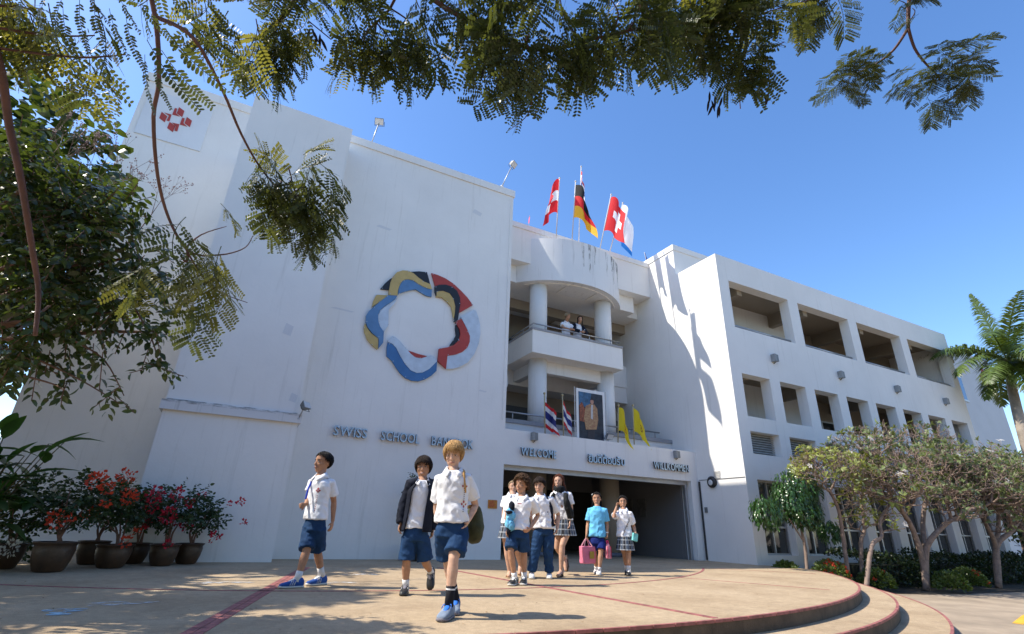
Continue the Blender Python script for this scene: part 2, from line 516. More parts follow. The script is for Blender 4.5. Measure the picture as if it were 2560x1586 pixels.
# chalk scribbles left on the terrace
def chalk_mat(name, col):
    m = bpy.data.materials.new(name); nt_, n, l, p = nodes_of(m); p.inputs['Base Color'].default_value = (*col, 1); p.inputs['Roughness'].default_value = 0.95
    tc = n.new('ShaderNodeTexCoord'); nz = n.new('ShaderNodeTexNoise'); nz.inputs['Scale'].default_value = 9; nz.inputs['Detail'].default_value = 8; l.new(tc.outputs['Object'], nz.inputs['Vector'])
    r = n.new('ShaderNodeValToRGB'); r.color_ramp.elements[0].position = 0.42; r.color_ramp.elements[1].position = 0.66; l.new(nz.outputs['Fac'], r.inputs[0]); l.new(r.outputs[0], p.inputs['Alpha'])
    return m
for k, (cx, cy, w, h, c) in enumerate(((-1.02, 5.86, 0.13, 0.20, (0.35, 0.55, 0.66)), (-0.72, 6.25, 0.26, 0.12, (0.62, 0.66, 0.66)), (0.1, 7.9, 0.4, 0.10, (0.62, 0.62, 0.60)), (1.5, 7.7, 0.2, 0.10, (0.62, 0.6, 0.56)), (2.0, 8.8, 0.3, 0.12, (0.62, 0.6, 0.56)))):
    q = []
    for i in range(18):
        a = 2 * PI * i / 18; f = 1 + 0.25 * math.sin(3 * a + k) + 0.15 * math.sin(5 * a); q.append((cx + w * f * math.cos(a), cy + h * f * math.sin(a)))
    mb = MB(); mb.add([(p[0], p[1], 0.005) for p in q], [tuple(range(18))]); obj('chalk_mark', mb, chalk_mat('chalk_%d' % k, c), terrace, recalc=False)

# ================================================================ the school building
MY = 12.3                # main facade plane
bld = thing('school_building', 'white three storey school with blank tall facade, curved balcony canopy and long arcaded wing', 'building', (6, 14, 0))
BO = Vector((6, 14, 0))
def part(name, mb, m, parent=None, **k):
    o = obj(name, mb, m, parent if parent is not None else bld, **k)
    if parent is None or parent is bld:
        o.location = -BO
    return o
# blank main block
mb = MB(); mb.box(-1.46, 6.12, MY, 22, 0.0 - 0.3, 10.62)
main_block = part('main_wall', mb, WHITE)
mb = MB(); mb.box(-1.45, 6.16, MY - 0.035, 22.04, 10.60, 10.84)
part('coping', mb, WHITE)
# taller tower set back behind the panel
TY = 15.0
mb = MB(); mb.box(-4.66, -1.47, TY, 22, -0.3, 12.55); part('tower_wall', mb, WHITE)
mb = MB(); mb.box(-4.70, -1.46, TY - 0.035, 22.04, 12.54, 12.82); part('coping', mb, WHITE)
# tall flat panel standing proud of the main wall, with a ledge low down
mb = MB(); mb.box(-1.47, 0.87, 11.42, MY - 0.003, 2.76, 10.32)
part('wall_panel', mb, WHITE)
mb = MB(); mb.box(-1.47, 0.90, 11.40, MY - 0.003, -0.2, 2.58)
part('wall_panel_base', mb, WHITE)
mb = MB(); mb.box(-1.53, 0.95, 11.33, MY - 0.003, 2.58, 2.76)
part('ledge', mb, wall_mat('weathered_ledge', (0.70, 0.70, 0.70), dirt=(0.10, 0.10, 0.09), streak=0.8))

# thin conduit and repair patches on the facade
mb = MB(); mb.tube([(6.02, MY - 0.02, 3.4), (6.02, MY - 0.02, 10.5)], 0.012, 6); part('conduit', mb, WHITE)
PATCH = wall_mat('repair_patch', (0.70, 0.70, 0.70), streak=0.2)
for x, z, w, h in ((0.35, 4.55, 0.10, 0.14), (0.72, 3.1, 0.08, 0.10), (-0.6, 6.8, 0.12, 0.07)):
    mb = MB(); mb.add([(x - w, 11.4165, z - h * 0.7), (x + w * 0.7, 11.4165, z - h), (x + w, 11.4165, z + h * 0.6), (x - w * 0.6, 11.4165, z + h)], [(0, 1, 2, 3)]); part('repair_patch', mb, PATCH, recalc=False)
for x, z, w, h in ((2.2, 8.2, 0.22, 0.05), (4.9, 9.6, 0.16, 0.10), (5.4, 4.1, 0.12, 0.03), (1.5, 5.6, 0.3, 0.03)):
    mb = MB(); mb.add([(x - w, MY - 0.0035, z - h * 0.4), (x + w * 0.7, MY - 0.0035, z - h), (x + w, MY - 0.0035, z + h * 0.3), (x - w * 0.6, MY - 0.0035, z + h)], [(0, 1, 2, 3)]); part('repair_patch', mb, PATCH, recalc=False)
# entrance beam and jamb
XW = 13.03
mb = MB(); mb.box(6.12, XW, MY + 0.002, MY + 0.42, 2.26, 3.18)
part('entrance_beam', mb, WHITE)
mb = MB(); mb.box(12.72, XW, MY + 0.004, MY + 0.42, 0, 2.26)
part('door_jamb', mb, WHITE)
mb = MB(); mb.box(6.12, 12.72, MY + 0.16, MY + 0.30, 2.14, 2.26); mb.box(12.60, 12.66, MY + 0.16, MY + 0.26, 0, 2.14); mb.box(6.13, 6.2, MY + 0.16, MY + 0.26, 0, 2.14)
part('roller_shutter_frame', mb, ALU)
# entrance hall: walls, ceiling, pillars
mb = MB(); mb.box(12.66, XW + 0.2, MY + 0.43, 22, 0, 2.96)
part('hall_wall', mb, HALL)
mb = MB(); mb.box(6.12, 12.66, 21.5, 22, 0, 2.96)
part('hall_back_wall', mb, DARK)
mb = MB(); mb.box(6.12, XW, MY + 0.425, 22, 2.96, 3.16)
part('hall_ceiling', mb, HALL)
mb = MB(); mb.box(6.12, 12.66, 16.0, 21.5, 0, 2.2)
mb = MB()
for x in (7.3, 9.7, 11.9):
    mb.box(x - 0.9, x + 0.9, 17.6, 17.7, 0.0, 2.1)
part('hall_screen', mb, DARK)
mb = MB(); mb.box(6.12, 12.66, 15.2, 15.6, 2.45, 2.96); mb.box(6.12, 12.66, 17.5, 17.75, 2.1, 2.96)
part('hall_beam', mb, HALL)
PILL = [(8.08, 14.0), (10.83, 14.0)]
for px_, py_ in PILL:
    mb = MB(); mb.cyl((px_, py_), 0.31, 0, 2.96, 40); part('hall_pillar', mb, WHITE_SHADED, smooth=False)
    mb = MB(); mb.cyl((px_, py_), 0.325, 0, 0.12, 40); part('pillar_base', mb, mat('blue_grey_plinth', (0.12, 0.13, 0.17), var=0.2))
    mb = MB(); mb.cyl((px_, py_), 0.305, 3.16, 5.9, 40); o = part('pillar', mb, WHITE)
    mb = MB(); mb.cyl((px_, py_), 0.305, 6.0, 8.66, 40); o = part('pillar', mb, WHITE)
for o in bld.children:
    if 'pillar' in o.name:
        for p in o.data.polygons: p.use_smooth = len(p.vertices) == 4
# lower terrace parapet with grey ledge and rail
mb = MB(); mb.box(6.12, XW - 0.002, 13.3, 13.5, 3.16, 3.56)
part('parapet', mb, WHITE)
mb = MB(); mb.box(6.12, XW - 0.002, 13.26, 13.54, 3.56, 3.68)
part('ledge', mb, GREY_LEDGE)
def rail(pts, z, r=0.022, posts=(), zb=None):
    mb = MB(); mb.tube([(p[0], p[1], z) for p in pts], r, 10)
    for q in posts: mb.tube([(q[0], q[1], zb), (q[0], q[1], z)], r * 0.7, 8)
    return part('handrail', mb, METAL, smooth=True)
rail([(6.15, 13.4), (12.6, 13.4)], 3.90, 0.025, [(6.9 + 1.1 * i, 13.4) for i in range(6)], 3.66)
# floors of the recess behind the balconies
mb = MB(); mb.box(6.12, XW - 0.002, 15.5, 22, 5.36, 5.98); part('floor_slab', mb, WHITE)
mb = MB(); mb.box(6.12, XW - 0.002, 15.46, 15.64, 5.98, 6.86); part('parapet', mb, WHITE)
# projecting balcony
BX0, BX1, BY = 7.45, 11.05, 13.25
mb = MB(); mb.box(BX0 + 0.12, BX1 - 0.12, BY + 0.12, 15.44, 5.86, 6.0); part('balcony_floor', mb, WHITE)
mb = MB()
mb.box(BX0, BX1, BY, BY + 0.12, 5.86, 6.62)
part('balcony_front', mb, WHITE)
for x in (BX0, BX1 - 0.12):
    mb = MB(); mb.box(x, x + 0.12, BY + 0.12, 15.44, 5.86, 6.62); part('balcony_side', mb, WHITE)
mb = MB(); mb.box(BX0 - 0.02, BX1 + 0.02, BY - 0.02, BY + 0.15, 6.62, 6.70)
mb.box(BX0 - 0.02, BX0 + 0.15, BY + 0.15, 15.44, 6.62, 6.70); mb.box(BX1 - 0.15, BX1 + 0.02, BY + 0.15, 15.44, 6.62, 6.70)
part('ledge', mb, GREY_LEDGE)
rail([(BX0 + 0.06, 15.4), (BX0 + 0.06, BY + 0.06), (BX1 - 0.06, BY + 0.06), (BX1 - 0.06, 13.9)], 6.86, 0.024, [(BX0 + 0.06, 14.0), (BX0 + 0.5, BY + 0.06), (8.6, BY + 0.06), (9.7, BY + 0.06), (10.6, BY + 0.06)], 6.68)
mb = MB(); mb.box(PILL[0][0], PILL[1][0], 13.88, 14.12, 5.46, 5.858); mb.box(PILL[0][0] - 0.12, PILL[0][0] + 0.12, 14.12, 15.5, 5.46, 5.858); mb.box(PILL[1][0] - 0.12, PILL[1][0] + 0.12, 14.12, 15.5, 5.46, 5.858)
part('balcony_beam', mb, WHITE)
mb = MB(); mb.box(6.12, 7.3, 14.6, 14.85, 5.0, 5.36); part('cross_beam', mb, WHITE)
# roof band, step below it, curved canopy
mb = MB(); mb.box(6.12, XW - 0.002, 13.75, 22, 9.26, 10.56); part('roof_band', mb, WHITE)
mb = MB(); mb.box(6.12, XW - 0.002, 13.71, 14.1, 10.56, 10.76); part('coping', mb, WHITE)
mb = MB(); mb.box(6.12, XW - 0.55, 14.15, 22, 8.62, 9.258); part('soffit_band', mb, WHITE)
mb = MB(); mb.box(XW - 0.55, XW - 0.002, 14.6, 22, 8.62, 9.258); part('soffit_band', mb, WHITE)
ax, ay, aw, ad = 9.52, 14.15, 2.28, 1.14
R_ = (aw * aw + ad * ad) / (2 * ad); cy = ay - ad + R_
a_max = math.asin(aw / R_)
arc = [(ax + R_ * math.sin(-a_max + 2 * a_max * i / 64), cy - R_ * math.cos(-a_max + 2 * a_max * i / 64)) for i in range(65)]
mb = MB(); mb.prism(arc + [(ax + aw, 14.149), (ax - aw, 14.149)], 'z', 8.60, 10.26)
can = part('canopy', mb, wall_mat('canopy_render', (0.79, 0.79, 0.78), dirt=(0.12, 0.115, 0.10), streak=0.75))
for p in can.data.polygons: p.use_smooth = len(p.vertices) == 4
bv = can.modifiers.new('edge', 'EDGE_SPLIT'); bv.split_angle = rad(40)
mb = MB()
for x in (8.9, 10.15):
    mb.box(x - 0.03, x + 0.03, 13.35, 14.1, 8.57, 8.60)
inner = [(ax + (R_ - 0.22) * math.sin(-a_max * 0.9 + 1.8 * a_max * i / 40), cy - (R_ - 0.22) * math.cos(-a_max * 0.9 + 1.8 * a_max * i / 40), 8.59) for i in range(41)]
mb.tube(inner, 0.02, 6)
part('soffit_joint', mb, WHITE)
# rain drips down the canopy and a mould line along the low ledge
def stain_mat(name, col, sx, sz):
    m = bpy.data.materials.new(name); nt_, n, l, p = nodes_of(m); p.inputs['Base Color'].default_value = (*col, 1); p.inputs['Roughness'].default_value = 0.9
    tc = n.new('ShaderNodeTexCoord'); mp = n.new('ShaderNodeMapping'); mp.inputs['Scale'].default_value = (sx, sx, sz); l.new(tc.outputs['Object'], mp.inputs[0])
    nz = n.new('ShaderNodeTexNoise'); nz.inputs['Scale'].default_value = 3; nz.inputs['Detail'].default_value = 9; nz.inputs['Roughness'].default_value = 0.7; l.new(mp.outputs[0], nz.inputs['Vector'])
    r = n.new('ShaderNodeValToRGB'); r.color_ramp.elements[0].position = 0.45; r.color_ramp.elements[1].position = 0.72; r.color_ramp.elements[1].color = (0.75, 0.75, 0.75, 1)
    l.new(nz.outputs['Fac'], r.inputs[0]); l.new(r.outputs[0], p.inputs['Alpha']); return m
DRIP = stain_mat('rain_drip', (0.24, 0.23, 0.21), 9, 1.2); MOULD = stain_mat('mould_line', (0.03, 0.03, 0.028), 1.5, 6)
rs = random.Random(12)
for k in range(20):
    xx = rs.choice((rs.uniform(9.3, 9.9), rs.uniform(10.4, 11.4), rs.uniform(10.7, 11.4))); w = rs.uniform(0.03, 0.10); h = rs.uniform(0.35, 1.15)
    q = []
    for x_, z_ in ((xx - w, 10.255), (xx + w, 10.255), (xx + w * 0.5, 10.255 - h), (xx - w * 0.4, 10.255 - h)):
        a_ = math.asin((x_ - ax) / (R_ + 0.006)); q.append((x_, cy - (R_ + 0.006) * math.cos(a_), z_))
    mb = MB(); mb.add(q, [(0, 1, 2, 3)]); part('rain_drip', mb, DRIP, recalc=False)
mb = MB(); mb.add([(-1.52, 11.327, 2.715), (0.94, 11.327, 2.725), (0.94, 11.327, 2.765), (-1.52, 11.327, 2.765)], [(0, 1, 2, 3)]); part('mould_line', mb, MOULD, recalc=False)
mb = MB(); mb.add([(-1.46, 11.417, 2.765), (0.86, 11.417, 2.765), (0.86, 11.417, 2.80), (-1.46, 11.417, 2.795)], [(0, 1, 2, 3)]); part('mould_line', mb, MOULD, recalc=False)
# upper gallery: ceiling beams, rear wall, and a near-black wall for its shade
mb = MB(); mb.box(6.12, XW, 17.6, 17.8, 5.98, 7.7); part('gallery_shade_wall', mb, DARK)
mb = MB(); mb.box(6.12, XW, 19.2, 19.4, 5.98, 8.62); part('gallery_rear_wall', mb, WHITE_SHADED)
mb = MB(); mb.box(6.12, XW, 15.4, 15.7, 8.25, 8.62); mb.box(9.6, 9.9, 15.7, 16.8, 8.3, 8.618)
part('ceiling_beam', mb, WHITE_SHADED)
mb = MB(); mb.box(6.12, XW, 16.8, 17.1, 7.6, 8.62); part('ceiling_beam', mb, WHITE_SHADED)
mb = MB(); mb.box(6.12, XW, 16.0, 16.2, 3.16, 4.75); part('gallery_shade_wall', mb, DARK)  # dark wall put in for the lower gallery's shade
mb = MB(); mb.box(6.12, XW, 16.4, 16.7, 4.75, 5.36); part('ceiling_beam', mb, WHITE_SHADED)
# wing: side wall, tower, arcaded front
WY = 10.5
WX1 = 27.85
TH = 0.36
holes = []
for i in range(4): holes.append((13.51 + 3.6 * i, 16.57 + 3.6 * i, 7.05, 8.75))
for i in range(8):
    x = 13.51 + 1.8 * i
    holes += [(x, x + 1.31, 4.12, 5.48), (x, x + 1.31, 3.0, 3.67), (x, x + 1.31, 0.24, 2.26)]
mb = MB(); mb.holes(XW, WX1, -0.45, 9.66, holes, WY, WY + TH)
part('wing_front', mb, WHITE)
mb = MB(); mb.box(XW, XW + 0.3, WY + TH, 12.36, -0.45, 9.66)
part('wing_side_wall', mb, WHITE)
mb = MB(); mb.box(XW + 0.001, 19.5, 12.36, 22, -0.3, 10.74); part('stair_tower', mb, WHITE)
mb = MB(); mb.box(XW - 0.03, 19.53, 12.33, 22.03, 10.72, 10.95); part('coping', mb, WHITE)
mb = MB(); mb.box(WX1 - 0.3, WX1 - 0.001, WY + TH, 18, -0.45, 9.66); part('wing_end_wall', mb, WHITE)
# corridors inside the wing
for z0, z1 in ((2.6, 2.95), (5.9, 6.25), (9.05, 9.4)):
    mb = MB(); mb.box(XW + 0.3, WX1 - 0.3, WY + TH, 18, z0, z1); part('floor_slab', mb, WHITE_SHADED)
mb = MB(); mb.box(XW + 0.3, WX1 - 0.3, 12.9, 13.1, 6.25, 9.05); part('corridor_wall', mb, WHITE_SHADED)
mb = MB(); mb.box(XW + 0.3, WX1 - 0.3, 12.6, 12.8, 2.95, 5.9); part('corridor_wall', mb, WHITE_SHADED)
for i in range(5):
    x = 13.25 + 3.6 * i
    mb = MB(); mb.box(x - 0.12 + 1.2, x + 0.12 + 1.2, WY + TH, 12.9, 8.55, 9.05); part('ceiling_beam', mb, WHITE_SHADED)
    mb = MB(); mb.box(x - 0.1 + 0.9, x + 0.1 + 0.9, WY + TH, 12.6, 5.45, 5.9); part('ceiling_beam', mb, WHITE_SHADED)
for i in range(4):
    x = 13.51 + 3.6 * i
    mb = MB(); mb.tube([(x + 0.003, WY + 0.18, 7.19), (x + 3.057, WY + 0.18, 7.19)], 0.035, 10)
    for k in range(4): mb.tube([(x + 0.3 + 0.8 * k, WY + 0.18, 7.051), (x + 0.3 + 0.8 * k, WY + 0.18, 7.19)], 0.018, 8)
    part('handrail', mb, METAL, smooth=True)
for i in range(7):         # dark class-room windows and doors behind the corridor
    x = 13.9 + 1.95 * i
    w = part('corridor_window', MB().box(x, x + 1.5, 12.56, 12.598, 3.9, 5.08), GLASS)
    f = MB(); f.box(x + 0.72, x + 0.78, 12.54, 12.558, 3.9, 5.05); f.box(x, x + 1.5, 12.54, 12.5575, 5.05, 5.11)
    obj('window_frame', f, ALU, w)
for i in range(4):
    x = 13.8 + 3.6 * i
    part('corridor_window', MB().box(x, x + 2.2, 12.86, 12.898, 6.9, 8.34), GLASS)
# louvred vents
LOUV = mat('louvre_grey', (0.50, 0.49, 0.46), rough=0.6, var=0.12)
for i in range(8):
    x = 13.51 + 1.8 * i
    v = part('louvre_vent', MB().box(x + 0.002, x + 1.308, WY + 0.32, WY + 0.35, 3.002, 3.668), DARK)
    for k in range(9):
        z = 3.02 + 0.072 * k
        s_ = MB(); s_.add([(x + 0.004, WY + 0.22, z), (x + 1.306, WY + 0.22, z), (x + 1.306, WY + 0.31, z + 0.062), (x + 0.004, WY + 0.31, z + 0.062),
                           (x + 0.004, WY + 0.225, z - 0.012), (x + 1.306, WY + 0.225, z - 0.012), (x + 1.306, WY + 0.315, z + 0.05), (x + 0.004, WY + 0.315, z + 0.05)],
                          [(0, 1, 2, 3), (7, 6, 5, 4), (0, 4, 5, 1), (1, 5, 6, 2), (2, 6, 7, 3), (3, 7, 4, 0)])
        obj('slat', s_, LOUV, v)
# ground floor windows
CURT = mat('pale_curtain', (0.35, 0.36, 0.35), rough=0.9, var=0.3, vscale=2)
for i in range(8):
    x = 13.51 + 1.8 * i
    w = MB(); w.box(x, x + 1.31, WY + 0.28, WY + 0.30, 0.24, 2.26)
    w = part('window', w, GLASS)
    f = MB()
    for a, b, c, d in ((0, 1.31, 0, 0.05), (0, 1.31, 1.97, 2.02), (0, 1.31, 0.72, 0.77), (0, 0.05, 0.05, 1.97), (1.26, 1.31, 0.05, 1.97), (0.63, 0.68, 0.05, 1.97)):
        y0 = 0.22 if c in (0, 1.97, 0.72) else 0.225
        f.box(x + a, x + b, WY + y0, WY + 0.278, 0.24 + c, 0.24 + d)
    obj('window_frame', f, ALU, w)
    mb = MB(); mb.box(x, x + 1.31, WY + 0.36, WY + 0.6, 0.1, 2.4)
    obj('curtain', mb, CURT, w)
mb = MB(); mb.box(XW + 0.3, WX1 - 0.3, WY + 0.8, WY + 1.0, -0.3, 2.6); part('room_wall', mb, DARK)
# groove line and fittings on the wing's side wall
mb = MB(); mb.tube([(XW - 0.008, WY + 0.02, 2.30), (XW - 0.008, MY - 0.05, 2.30)], 0.012, 6); part('cable', mb, mat('grey_cable', (0.25, 0.25, 0.25)))
mb = MB(); mb.tube([(XW - 0.02, MY - 0.06, 0.02), (XW - 0.02, MY - 0.06, 2.26)], 0.03, 8); part('downpipe', mb, BLACK)
# ================================================================ fittings on the building
def paint(name, col, rough=0.55, var=0.12):
    return mat(name, col, rough=rough, var=var, vscale=5, bump=0.08, bscale=30)
RED_P = paint('red_paint', (0.40, 0.045, 0.03)); BLUE_P = paint('blue_paint', (0.05, 0.16, 0.36)); BLUE2_P = paint('mid_blue_paint', (0.10, 0.22, 0.40))
BLK_P = paint('black_paint', (0.012, 0.013, 0.018)); YEL_P = paint('ochre_paint', (0.52, 0.37, 0.13)); PALE_P = paint('pale_grey_paint', (0.52, 0.60, 0.68))
LET = mat('polished_steel_letter', (0.46, 0.60, 0.70), rough=0.35, metal=0.3, var=0.2, vscale=6)  # sky reflection put into the pale blue base colour
LET_S = mat('dark_letter_edge', (0.07, 0.06, 0.05), rough=0.5, metal=0.3, var=0.3)  # letter sides coloured dark brown against the pale faces

# lettering -------------------------------------------------------
def glyph(ch, depth):
    c = bpy.data.curves.new('glyph', 'FONT')
    c.body = ch; c.extrude = depth; c.size = 1.0; c.resolution_u = 3; c.offset = 0.008
    o = bpy.data.objects.new('glyph', c); COL.objects.link(o)
    dg = bpy.context.evaluated_depsgraph_get()
    me = bpy.data.meshes.new_from_object(o.evaluated_get(dg))
    bpy.data.objects.remove(o)
    return me
def word(chars, label, x0, x1, zb, h, y, bold=0.0, real=None):
    """letters as separate metal solids standing off the wall"""
    t = thing('wall_lettering', label, 'lettering', (x0, y, zb))
    ms = []
    for ch in chars:
        me = glyph(ch, 0.03 / h)
        xs = [v.co.x for v in me.vertices]
        ms.append((me, min(xs), max(xs)))
    tot = sum(b - a for _, a, b in ms); gap = (x1 - x0 - tot * h) / max(1, len(ms) - 1)
    sx = 1.0
    if gap < 0.012:
        gap = 0.025; sx = (x1 - x0 - gap * (len(ms) - 1)) / (tot * h)
    x = 0.0
    for me, a, b in ms:
        zmin = 0
        for v in me.vertices:
            px, pz, pd = v.co.x, v.co.y, v.co.z
            v.co = ((px - a) * h * sx, -pd * h, pz * h)
        me.update(); me.materials.append(LET); me.materials.append(LET_S)
        for p in me.polygons: p.material_index = 0 if p.normal.y < -0.7 else 1
        o = link_copy(me, 'letter', t, loc=(x, 0, 0))
        x += (b - a) * h * sx + gap
    return t
HL = 0.31
word('SWISS', 'steel letters spelling SWISS on the blank facade', 1.745, 2.50, 2.545, HL, MY - 0.06)
word('SCHOOL', 'steel letters spelling SCHOOL on the blank facade', 2.83, 3.77, 2.545, HL, MY - 0.06)
word('BANGKOK', 'steel letters spelling BANGKOK on the blank facade', 4.08, 5.19, 2.545, HL, MY - 0.06)
word('WELCOME', 'steel letters spelling WELCOME on the entrance beam', 6.58, 7.69, 2.52, HL * 0.96, MY - 0.06)
word(['\u0e22\u0e34', '\u0e19', '\u0e14\u0e35', '\u0e15\u0e49', '\u0e2d', '\u0e19', '\u0e23\u0e31', '\u0e1a'], 'steel Thai letters of welcome on the middle of the entrance beam', 8.76, 10.06, 2.52, 0.30, MY - 0.06)
word('WILLKOMMEN', 'steel letters spelling WILLKOMMEN on the entrance beam by the wing', 11.17, 12.60, 2.52, HL * 0.96, MY - 0.06)

# ring of painted panels -----------------------------------------
def RZ(p):
    w = at(880 + p[0] * 0.20507, 660 + p[1] * 0.20507, MY)
    return Vector((w.x, 0, w.z))
ring_c = RZ((850, 760))
ring = thing('ring_sculpture', 'large ring of curved red, blue, black, ochre and grey panels bolted to the blank facade', 'sculpture', (ring_c.x, MY, ring_c.z))
def spl(pts):
    out = smooth_path([Vector((p[0], p[1], 0)) for p in list(pts) + [pts[0]]], 3)
    return [(p.x, p.y) for p in out[:-1]]
RING = [
 (BLK_P, 0.030, [(340, 315), (395, 248), (460, 192), (600, 130), (720, 105), (810, 100), (908, 110), (948, 262), (860, 220), (700, 180), (560, 250), (445, 325)]),
 (YEL_P, 0.055, [(440, 390), (445, 330), (460, 240), (490, 170), (540, 115), (610, 92), (680, 98), (740, 128), (800, 180), (870, 230), (948, 262), (965, 322), (910, 310), (850, 285), (790, 250), (740, 215), (680, 200), (630, 205), (590, 235), (565, 290), (550, 340), (545, 400)]),
 (BLUE2_P, 0.040, [(555, 375), (560, 320), (580, 260), (620, 210), (680, 198), (740, 212), (800, 255), (860, 290), (915, 312), (965, 322), (962, 410), (905, 400), (850, 370), (770, 320), (700, 330), (630, 350)]),
 (YEL_P, 0.030, [(290, 385), (440, 392), (400, 430), (330, 475), (235, 535), (255, 460)]),
 (YEL_P, 0.031, [(155, 725), (175, 780), (230, 855), (317, 920), (312, 1040), (300, 1050), (240, 1000), (180, 930), (145, 840), (138, 780)]),
 (BLUE2_P, 0.055, [(430, 395), (545, 400), (520, 440), (460, 485), (400, 520), (340, 570), (312, 630), (310, 700), (330, 770), (380, 840), (372, 970), (315, 1040), (318, 920), (240, 855), (185, 785), (160, 720), (165, 640), (200, 585), (260, 535), (330, 475), (390, 430)]),
 (PALE_P, 0.040, [(545, 425), (520, 480), (440, 570), (435, 760), (385, 838), (345, 790), (318, 720), (310, 650), (338, 580), (400, 525), (470, 480)]),
 (BLUE_P, 0.040, [(430, 965), (480, 982), (530, 1032), (580, 1132), (640, 1232), (710, 1307), (780, 1337), (850, 1332), (930, 1290), (1028, 1195), (1022, 1310), (960, 1370), (880, 1415), (800, 1438), (720, 1430), (640, 1395), (580, 1340), (530, 1270), (480, 1190), (415, 1130), (418, 1020)]),
 (PALE_P, 0.055, [(480, 890), (520, 905), (570, 945), (640, 1030), (700, 1100), (760, 1150), (830, 1162), (900, 1140), (950, 1125), (1000, 1150), (1028, 1195), (930, 1290), (850, 1332), (780, 1337), (710, 1307), (640, 1232), (580, 1132), (530, 1032), (480, 982), (432, 962), (430, 940)]),
 (RED_P, 0.032, [(665, 1060), (730, 1080), (800, 1105), (915, 1132), (880, 1150), (820, 1160), (760, 1148), (710, 1110)]),
 (PALE_P, 0.040, [(1320, 660), (1475, 568), (1500, 580), (1530, 660), (1550, 750), (1555, 860), (1535, 980), (1480, 1110), (1400, 1210), (1300, 1265), (1220, 1285), (1135, 1288), (1150, 1128), (1250, 1115), (1330, 1080), (1390, 1030), (1420, 970), (1425, 890), (1400, 810)]),
 (RED_P, 0.056, [(1265, 705), (1320, 680), (1360, 750), (1400, 830), (1425, 890), (1422, 960), (1395, 1030), (1330, 1085), (1250, 1115), (1152, 1130), (1135, 1285), (1035, 1195), (1050, 1045), (1160, 1025), (1230, 1000), (1290, 940), (1310, 870), (1300, 810), (1255, 730)]),
 (BLK_P, 0.033, [(1255, 740), (1295, 810), (1305, 870), (1290, 930), (1240, 985), (1180, 1005), (1225, 940), (1260, 880), (1250, 800)]),
 (RED_P, 0.032, [(962, 122), (1040, 145), (1130, 185), (1230, 250), (1330, 345), (1400, 420), (1465, 510), (1380, 560), (1293, 608), (1310, 520), (1305, 430), (1270, 340), (1200, 285), (1100, 265), (1005, 280)]),
 (BLK_P, 0.054, [(1000, 285), (1050, 268), (1130, 265), (1210, 290), (1270, 340), (1305, 420), (1310, 500), (1295, 590), (1280, 690), (1235, 718), (1245, 620), (1250, 530), (1230, 440), (1180, 370), (1100, 340), (1020, 345), (1020, 405), (1000, 350)]),
 (YEL_P, 0.042, [(1020, 342), (1100, 338), (1170, 360), (1225, 425), (1250, 520), (1245, 600), (1230, 690), (1215, 600), (1200, 530), (1150, 470), (1085, 415), (1015, 410)]),
]
BOLT = mat('bolt_head', (0.5, 0.5, 0.5), rough=0.4, metal=0.8)
for m_, th_, poly in RING:
    q = [RZ(p) - ring_c for p in poly]
    mb = MB(); mb.prism([(p.x, p.z) for p in q], 'y', -th_ - 0.02, -0.012)
    o = obj('panel', mb, m_, ring)
    b = MB()
    cx = sum(p.x for p in q) / len(q); cz = sum(p.z for p in q) / len(q)
    for p in q[::3]:
        c = Vector((p.x * 0.93 + cx * 0.07, -th_ - 0.02, p.z * 0.93 + cz * 0.07))
        b.tube([c + Vector((0, 0.01, 0)), c + Vector((0, -0.008, 0))], 0.012, 6)
    obj('bolt', b, BOLT, o)

# crest plaque on the far left of the wall ------------------------
def LZ(p):
    w = at(300 + p[0] * 0.18519, 180 + p[1] * 0.18519, TY)
    return Vector((w.x, 0, w.z))
lc = LZ((750, 660))
crest = thing('wall_plaque', 'square white plaque with a cross of red diamond shapes high on the set back tower', 'plaque', (lc.x, TY, lc.z))
mb = MB(); mb.box(-0.81, 0.81, -0.03, -0.003, -0.80, 0.80)
obj('plate', mb, wall_mat('plaque_white', (0.74, 0.76, 0.78), streak=0.2), crest, bevel=0.004)
for poly in ([(565, 552), (640, 612), (605, 692), (532, 635)], [(600, 562), (697, 590), (668, 680), (632, 668), (662, 605)],
             [(800, 490), (870, 540), (840, 622), (768, 570)], [(742, 502), (772, 508), (758, 570), (808, 614), (708, 588)],
             [(905, 622), (972, 672), (943, 757), (873, 705)], [(842, 632), (875, 640), (858, 705), (908, 750), (808, 722)],
             [(672, 690), (750, 740), (715, 825), (638, 770)], [(703, 697), (803, 720), (775, 815), (737, 805), (754, 742)]):
    q = [LZ(p) - lc for p in poly]
    mb = MB(); mb.prism([(p.x, p.z) for p in q], 'y', -0.045, -0.031)
    obj('red_shape', mb, RED_P, crest)

